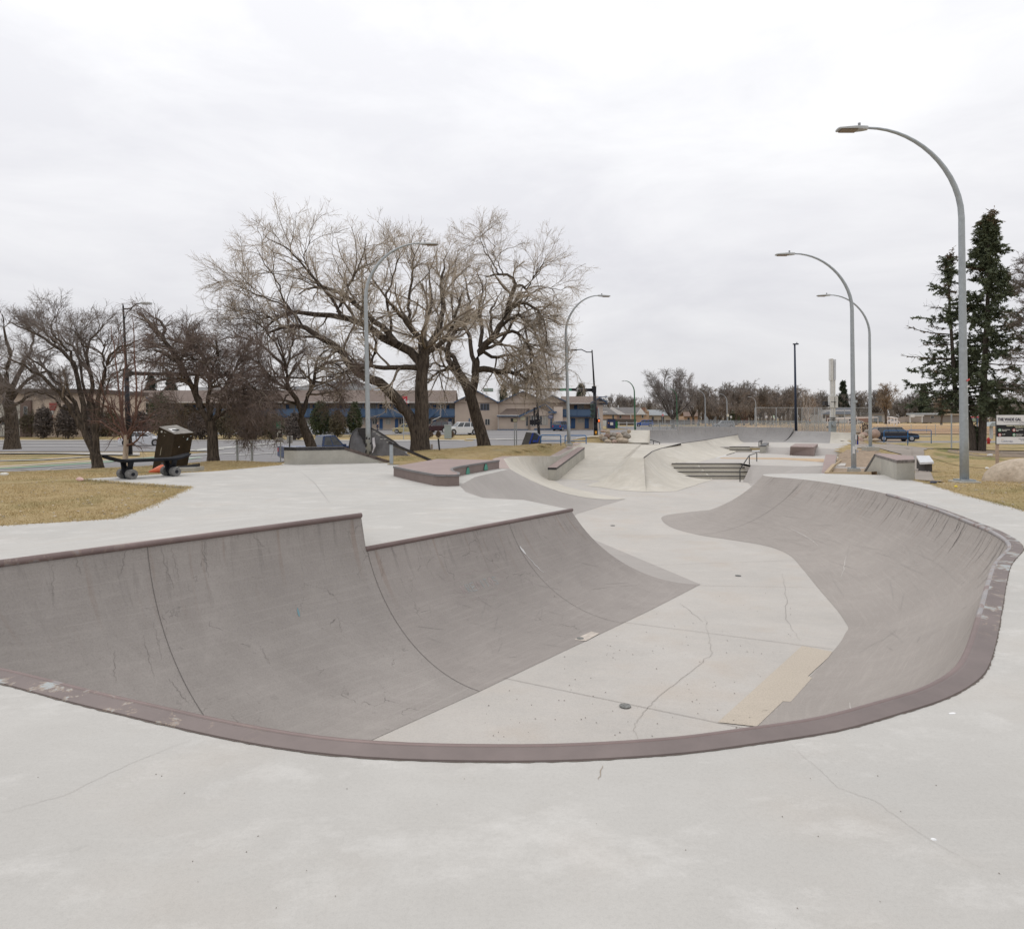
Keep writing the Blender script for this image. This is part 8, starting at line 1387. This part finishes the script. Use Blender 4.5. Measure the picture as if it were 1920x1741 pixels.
    for sy in (-1, 1):
        MB(M).box(h - .12, sy * w_ * .72 - .16, hood * .66, h + .004, sy * w_ * .72 + .16, hood * .82).build('headlight', mat('headlight', (.55, .57, .6), .2), t); MB(M).box(-h - .004, sy * w_ * .80 - .12, belt * .66, -h + .1, sy * w_ * .80 + .12, belt * .9).build('tail_light', mat('tail_red', (.45, .02, .02), .3), t); MB(M).box(h * .42, sy * (w_ + .02) - .06, belt - .02, h * .42 + .16, sy * (w_ + .02) + .06, belt + .12).build('mirror', pm, t)
    MB(M).box(h - .03, -w_ * .45, hood * .5, h + .008, w_ * .45, hood * .78).build('grille', mat('grille', (.10, .10, .11), .4), t); MB(M).box(h - .05, -w_ * .9, cl + .02, h + .03, w_ * .9, cl + .16).build('bumper', mat('bumper', (.12, .12, .12), .6), t)
    return t
car('parked_car', 'silver sedan on the far road seen through the birch stems', 'car', (270 - CX) / F * 72, 72, R(8), 'sedan', (.60, .61, .64), 4.5, 1.85, 1.5)
car('pickup_truck', 'dark blue pickup truck behind the long pale ledge', 'pickup truck', (604 - CX) / F * 46, 46, R(35), 'pickup', (.025, .055, .15), 5.4, 1.95, 1.75)
car('parked_suv', 'white large sport utility vehicle parked left of the leaning trunk', 'suv', (866 - CX) / F * 106, 106, R(205), 'suv', (.66, .67, .68), 5.4, 2.05, 1.95); car('parked_suv', 'dark maroon sport utility vehicle left of the white one', 'suv', (822 - CX) / F * 118, 118, R(160), 'suv', (.05, .02, .025), 4.9, 1.95, 1.9)
car('parked_car', 'yellow car half hidden behind the double tree trunk', 'car', (762 - CX) / F * 112, 112, R(170), 'suv', (.48, .40, .19), 4.2, 1.8, 1.6); car('parked_suv', 'bright blue small vehicle beside the pale motel end wall', 'suv', (1053 - CX) / F * 128, 128, R(60), 'suv', (.018, .06, .17), 4.4, 1.85, 1.8)
car('parked_suv', 'blue sport utility vehicle on the street in front of the bungalows', 'suv', (1208 - CX) / F * 172, 172, R(172), 'suv', (.02, .09, .36), 4.5, 1.85, 1.7); car('minivan', 'navy minivan on the road behind the bright blue rails', 'minivan', (1676 - CX) / F * 84, 84, R(-4), 'suv', (.008, .011, .026), 5.1, 1.98, 1.75)
car('parked_suv', 'silver grey vehicle behind the long low fence, left of the backstop', 'suv', (1357 - CX) / F * 150, 150, R(175), 'suv', (.30, .32, .35), 4.5, 1.85, 1.7); car('parked_car', 'white sedan parked in front of the garage across the field', 'car', (1672 - CX) / F * 228, 228, R(178), 'sedan', (.66, .66, .68), 4.6, 1.85, 1.5)
car('parked_car', 'silver car behind the wide white soccer goal', 'car', (1604 - CX) / F * 230, 230, R(5), 'suv', (.45, .46, .48), 4.6, 1.85, 1.6); car('parked_car', 'white car seen low behind the fence left of the blue pickup', 'car', (575 - CX) / F * 110, 110, R(3), 'sedan', (.6, .62, .64), 4.6, 1.85, 1.5)
car('parked_car', 'pale car seen low behind the fence right of the blue pickup', 'car', (632 - CX) / F * 110, 110, R(3), 'sedan', (.5, .52, .54), 4.6, 1.85, 1.5); car('parked_car', 'white car seen low behind the trunks at left of the arrow sign', 'car', (470 - CX) / F * 110, 110, R(0), 'sedan', (.6, .6, .6), 4.6, 1.85, 1.5)
# ================================================================== PEOPLE on the field
def person(label, px, Y, top, leg, hair, pose=0, face=1):
    x = (px - CX) / F * Y; z = TZ(x, Y) + .12; t = thing('person', label, 'person', (x, Y, z)); t['category'] = 'person'; s = face
    sk = mat('skin', (.45, .28, .20), .6); J = dict(p=(0, 0, .92), s=(0, 0, 1.15), c=(0.02 * s, 0, 1.38), n=(.03 * s, 0, 1.50), h=(.05 * s, -.0, 1.64), ht=(.05 * s, 0, 1.74), sl=(0, -.19, 1.42), sr=(0, .19, 1.42), el=(-.06 * s + .1 * pose, -.27, 1.15), er=(.05 * s, .27, 1.15), hl=(.10 * s + .1 * pose, -.26, .92), hr=(.14 * s, .27, .93), wl=(.13 * s + .12 * pose, -.26, .84), wr=(.17 * s, .27, .85),
        tl=(0, -.10, .88), tr=(0, .10, .88), kl=(.10 * s + .10 * pose, -.11, .50), kr=(-.03 * s - .08 * pose, .11, .50), al=(.06 * s, -.11, .08), ar=(-.16 * s - .12 * pose, .11, .10), fl=(.20 * s, -.11, .03), fr=(-.02 * s, .11, .04))
    E = [('p', 's'), ('s', 'c'), ('c', 'n'), ('n', 'h'), ('h', 'ht'), ('c', 'sl'), ('c', 'sr'), ('sl', 'el'), ('el', 'hl'), ('hl', 'wl'), ('sr', 'er'), ('er', 'hr'), ('hr', 'wr'), ('p', 'tl'), ('p', 'tr'), ('tl', 'kl'), ('kl', 'al'), ('al', 'fl'), ('tr', 'kr'), ('kr', 'ar'), ('ar', 'fr')]
    Rd = dict(p=.13, s=.12, c=.14, n=.055, h=.095, ht=.06, sl=.065, sr=.065, el=.042, er=.042, hl=.03, hr=.03, wl=.035, wr=.035, tl=.09, tr=.09, kl=.058, kr=.058, al=.04, ar=.04, fl=.035, fr=.035)
    K = list(J); me = bpy.data.meshes.new('body'); me.from_pydata([J[k] for k in K], [(K.index(a), K.index(b)) for a, b in E], []); o = bpy.data.objects.new('body', me); COL.objects.link(o); o.parent = t; md = o.modifiers.new('skin', 'SKIN'); o.modifiers.new('sub', 'SUBSURF').levels = 1; me.materials.append(sk)
    for i, k in enumerate(K): me.skin_vertices[0].data[i].radius = (Rd[k], Rd[k]); me.skin_vertices[0].data[i].use_root = k == 'p'
    W = Vector((x, Y, z)); wv = lambda k, d=(0, 0, 0): W + Vector(J[k]) + Vector(d)
    MB().tube([wv('p', (0, 0, -.02)), wv('s'), wv('c'), wv('n', (0, 0, -.03))], [.155, .15, .175, .07], 12).build('shirt', mat('cloth_' + str(int(top[0] * 99)) + str(int(top[2] * 99)), top, .9), t, smooth=True)
    for a, b, c in (('sl', 'el', 'hl'), ('sr', 'er', 'hr')): MB().tube([wv(a), wv(b), wv(c)], [.078, .056, .044], 8).build('sleeve', mat('cloth_' + str(int(top[0] * 99)) + str(int(top[2] * 99)), top, .9), t, smooth=True)
    for a, b, c in (('tl', 'kl', 'al'), ('tr', 'kr', 'ar')): MB().tube([wv(a, (0, 0, .05)), wv(b), wv(c)], [.115, .078, .062], 8).build('trouser_leg', mat('cloth2_' + str(int(leg[0] * 99)), leg, .9), t, smooth=True)
    MB().ball(wv('ht', (-.015 * s, 0, -.02)), 1, 10, 7, 0, 0, (.105, .09, .09)).build('hair', mat('hair_' + str(int(hair[0] * 99)), hair, .9), t, smooth=True)
person('person in black on the field left of the pale birch, beside one in orange', 1512, 205, (.02, .02, .03), (.02, .02, .02), (.03, .02, .015), .5, 1); person('person in an orange top running on the field beside one in black', 1518.5, 205, (.55, .22, .03), (.03, .04, .06), (.05, .03, .02), 1.0, -1)
person('person in dark clothes standing in front of the wide soccer goal', 1571.5, 160, (.02, .025, .04), (.12, .12, .14), (.03, .02, .015), .2, 1); person('person in dark clothes stepping at the right end of the wide soccer goal', 1605.5, 190, (.02, .025, .05), (.03, .03, .03), (.03, .02, .015), 1.0, -1)
person('person in a dark jacket near the motel doors above the tipped ramp', 707.5, 112, (.03, .04, .08), (.05, .05, .07), (.10, .05, .03), .3, 1)
# ================================================================== GRASS BLADES, WOODLAND
rgn = np.random.default_rng(77); XY = []
def scatter(poly, n): 
    q = np.array(poly); p_ = np.c_[rgn.uniform(q[:, 0].min(), q[:, 0].max(), n * 3), rgn.uniform(q[:, 1].min(), q[:, 1].max(), n * 3)]; p_ = p_[inpoly(p_[:, 0], p_[:, 1], poly)]; return p_[:n]
solid = [(o_[0], o_[1]) for o_ in outline]
def blades(poly, n, h, w_):
    p_ = scatter(poly, n); p_ = p_[~inpoly(p_[:, 0], p_[:, 1], solid)]; clump = np.sin(p_[:, 0] * 3.1 + np.sin(p_[:, 1] * 2.3) * 2) * np.sin(p_[:, 1] * 2.7 + p_[:, 0]); z = terr(p_) - .01; m_ = len(p_); hh = rgn.uniform(.5, 1.2, m_) * h * (1 + .45 * clump); az = rgn.uniform(0, 6.28, m_); lean = rgn.uniform(.3, 1.6, m_) * hh
    a = np.c_[p_, z] + np.c_[np.cos(az) * w_, np.sin(az) * w_, np.zeros(m_)]; b = np.c_[p_, z] - np.c_[np.cos(az) * w_, np.sin(az) * w_, np.zeros(m_)]; az2 = rgn.uniform(0, 6.28, m_); c = np.c_[p_, z] + np.c_[np.cos(az2) * lean, np.sin(az2) * lean, hh]; XY.append(np.stack([a, b, c], 1).reshape(-1, 3))
blades([(-13, 9.4), (-7.9, 10.6), (-6.5, 11.3), (-6.9, 13.6), (-7.7, 16.6), (-11.9, 18.8), (-16, 17), (-16, 10)], 60000, .05, .005)
blades([(-19, 19), (-11.5, 19), (-9.4, 21.6), (-8.3, 25), (-6.5, 27.2), (-8, 33), (-16, 33), (-22, 24)], 52000, .05, .007); blades([(-6.5, 27.2), (-4.4, 26.2), (-.5, 23.9), (-.6, 28), (.4, 34), (2, 39), (4.5, 43.5), (0, 42), (-6, 37)], 40000, .045, .007)
blades([(9.4, 11.5), (9.9, 14.8), (10.9, 18.5), (12, 22), (17, 27), (20, 24), (17, 12), (12, 9)], 52000, .05, .006); blades([(17, 27), (20, 36), (28, 42), (34, 40), (26, 26)], 16000, .05, .008)
edge = np.array([(-13, 9.3), P2(0, 985, 0), P2(100, 979, 0), P2(215, 972, 0), P2(262, 956, 0), P2(300, 940, 0), P2(357, 913, 0), P2(250, 906, 0), P2(150, 898.5, 0)]); edge2 = np.array([P2(189, 895.5, 0), P2(290, 889, 0), P2(400, 883, 0), P2(530, 871, 0)]); edge3 = np.array([P2(1715, 900, 0), P2(1752, 909, 0), P2(1815, 929, 0), P2(1920, 956, 0), (8.6, 10.0)])
for E_ in (edge, edge2, edge3):
    d_ = np.r_[0, np.cumsum(np.linalg.norm(np.diff(E_, axis=0), axis=1))]; m_ = int(d_[-1] * 420); tt2 = rgn.uniform(0, d_[-1], m_); p_ = np.c_[np.interp(tt2, d_, E_[:, 0]), np.interp(tt2, d_, E_[:, 1])] + rgn.normal(size=(m_, 2)) * .035 * (1 + 1.2 * np.abs(np.sin(tt2 * 2.1)))[:, None]
    az = rgn.uniform(0, 6.28, m_); hh = rgn.uniform(.01, .055, m_); z0 = np.full(m_, -.015); a = np.c_[p_, z0] + np.c_[np.cos(az) * .006, np.sin(az) * .006, z0 * 0]; b = np.c_[p_, z0] - np.c_[np.cos(az) * .006, np.sin(az) * .006, z0 * 0]; az2 = rgn.uniform(0, 6.28, m_); c = np.c_[p_, z0] + np.c_[np.cos(az2) * hh, np.sin(az2) * hh, hh + .01]; XY.append(np.stack([a, b, c], 1).reshape(-1, 3))
V = np.vstack(XY); me = bpy.data.meshes.new('dry_grass'); me.vertices.add(len(V)); me.vertices.foreach_set('co', V.astype(np.float32).ravel()); me.loops.add(len(V)); me.loops.foreach_set('vertex_index', np.arange(len(V), dtype=np.int32)); me.polygons.add(len(V) // 3); me.polygons.foreach_set('loop_start', (np.arange(len(V) // 3) * 3).astype(np.int32)); me.update(calc_edges=True)
m, t_, bs = new_mat('straw'); bs.inputs['Roughness'].default_value = .9; v = N(t_, 'ShaderNodeTexCoord').outputs['Object']; c_ = ramp(t_, [(.25, (.27, .20, .09, 1)), (.5, (.50, .385, .20, 1)), (.75, (.74, .61, .37, 1))], noise(t_, v, 40, 2, .6)); c_ = mixc(t_, mth(t_, 'MULTIPLY', ramp(t_, [(.50, 0.0), (.64, 1.0)], noise(t_, v, .35, 5, .6, .5)), .4), c_, (.15, .17, .06, 1)); t_.links.new(c_, bs.inputs['Base Color'])
me.materials.append(m); o = bpy.data.objects.new('dry_grass', me); COL.objects.link(o); o['kind'] = 'stuff'; o['label'] = 'short dry winter grass around the skate park'; o['category'] = 'grass'
mb = MB()
for pl, n_ in (([(-13, 9.4), (-7.9, 10.6), (-6.5, 11.3), (-6.9, 13.6), (-7.7, 16.6), (-11.9, 18.8), (-16, 17), (-16, 10)], 260), ([(9.4, 11.5), (9.9, 14.8), (10.9, 18.5), (14, 20), (17, 16), (12, 9)], 240), ([(-14, 19), (-9.4, 21.8), (-8.3, 25), (-12, 26)], 90)):
    for x, y in scatter(pl, n_):
        z = TZ(x, y) + .03; r_ = rgn.uniform(.008, .03); q = [(x + r_ * math.cos(a_) * rgn.uniform(.5, 1.4), y + r_ * math.sin(a_) * rgn.uniform(.5, 1.2)) for a_ in (0, 1.3, 2.6, 3.9, 5.2)]; mb.prism(q, z, z + .012)
o = mb.build('leaf_litter', mat('leaf_litter', (.50, .44, .36), .9, var=.6, scale=3)); o['kind'] = 'stuff'; o['label'] = 'pale crumbs and dead leaves strewn over the dry grass'; o['category'] = 'leaf litter'
# far woodland mass
n = 4600; xw = rgn.uniform(-170, 330, n); yw_ = rgn.uniform(285, 330, n); hw = rgn.uniform(6, 12, n) * (1 + .18 * np.sin(xw * .09) * np.sin(xw * .031 + 1)); z = terr(np.c_[xw, yw_]); hw = np.where(xw < 30, hw * .75, hw)
S = np.stack([np.c_[xw + rgn.normal(size=n) * .3 * k, yw_, z + hw * k / 4] for k in range(5)], 1); S[:, 1:] += rgn.normal(size=(n, 4, 3)) * .35; RRw = np.linspace(.16, .03, 5)[None] * np.ones((n, 1)); a1, r1 = spawn(S, RRw, nper=9, ln=(1.5, 3.5), ang=45, trop=(0, 0, .12), wig=.2, rg=rgn, K=4, t0=.2, upb=.3, rmin=.05)
t = thing('woodland', 'x', 'woodland', (0, 300, 0)); o = mesh_np('far_woodland', [tubes_np(S, RRw, 3), tubes_np(a1, r1, 3)], TW_FAR2, t); o.parent = None; o.location = (0, 300, 0); bpy.data.objects.remove(t); o['kind'] = 'stuff'; o['label'] = 'brown leafless woodland closing the far horizon'; o['category'] = 'woodland'
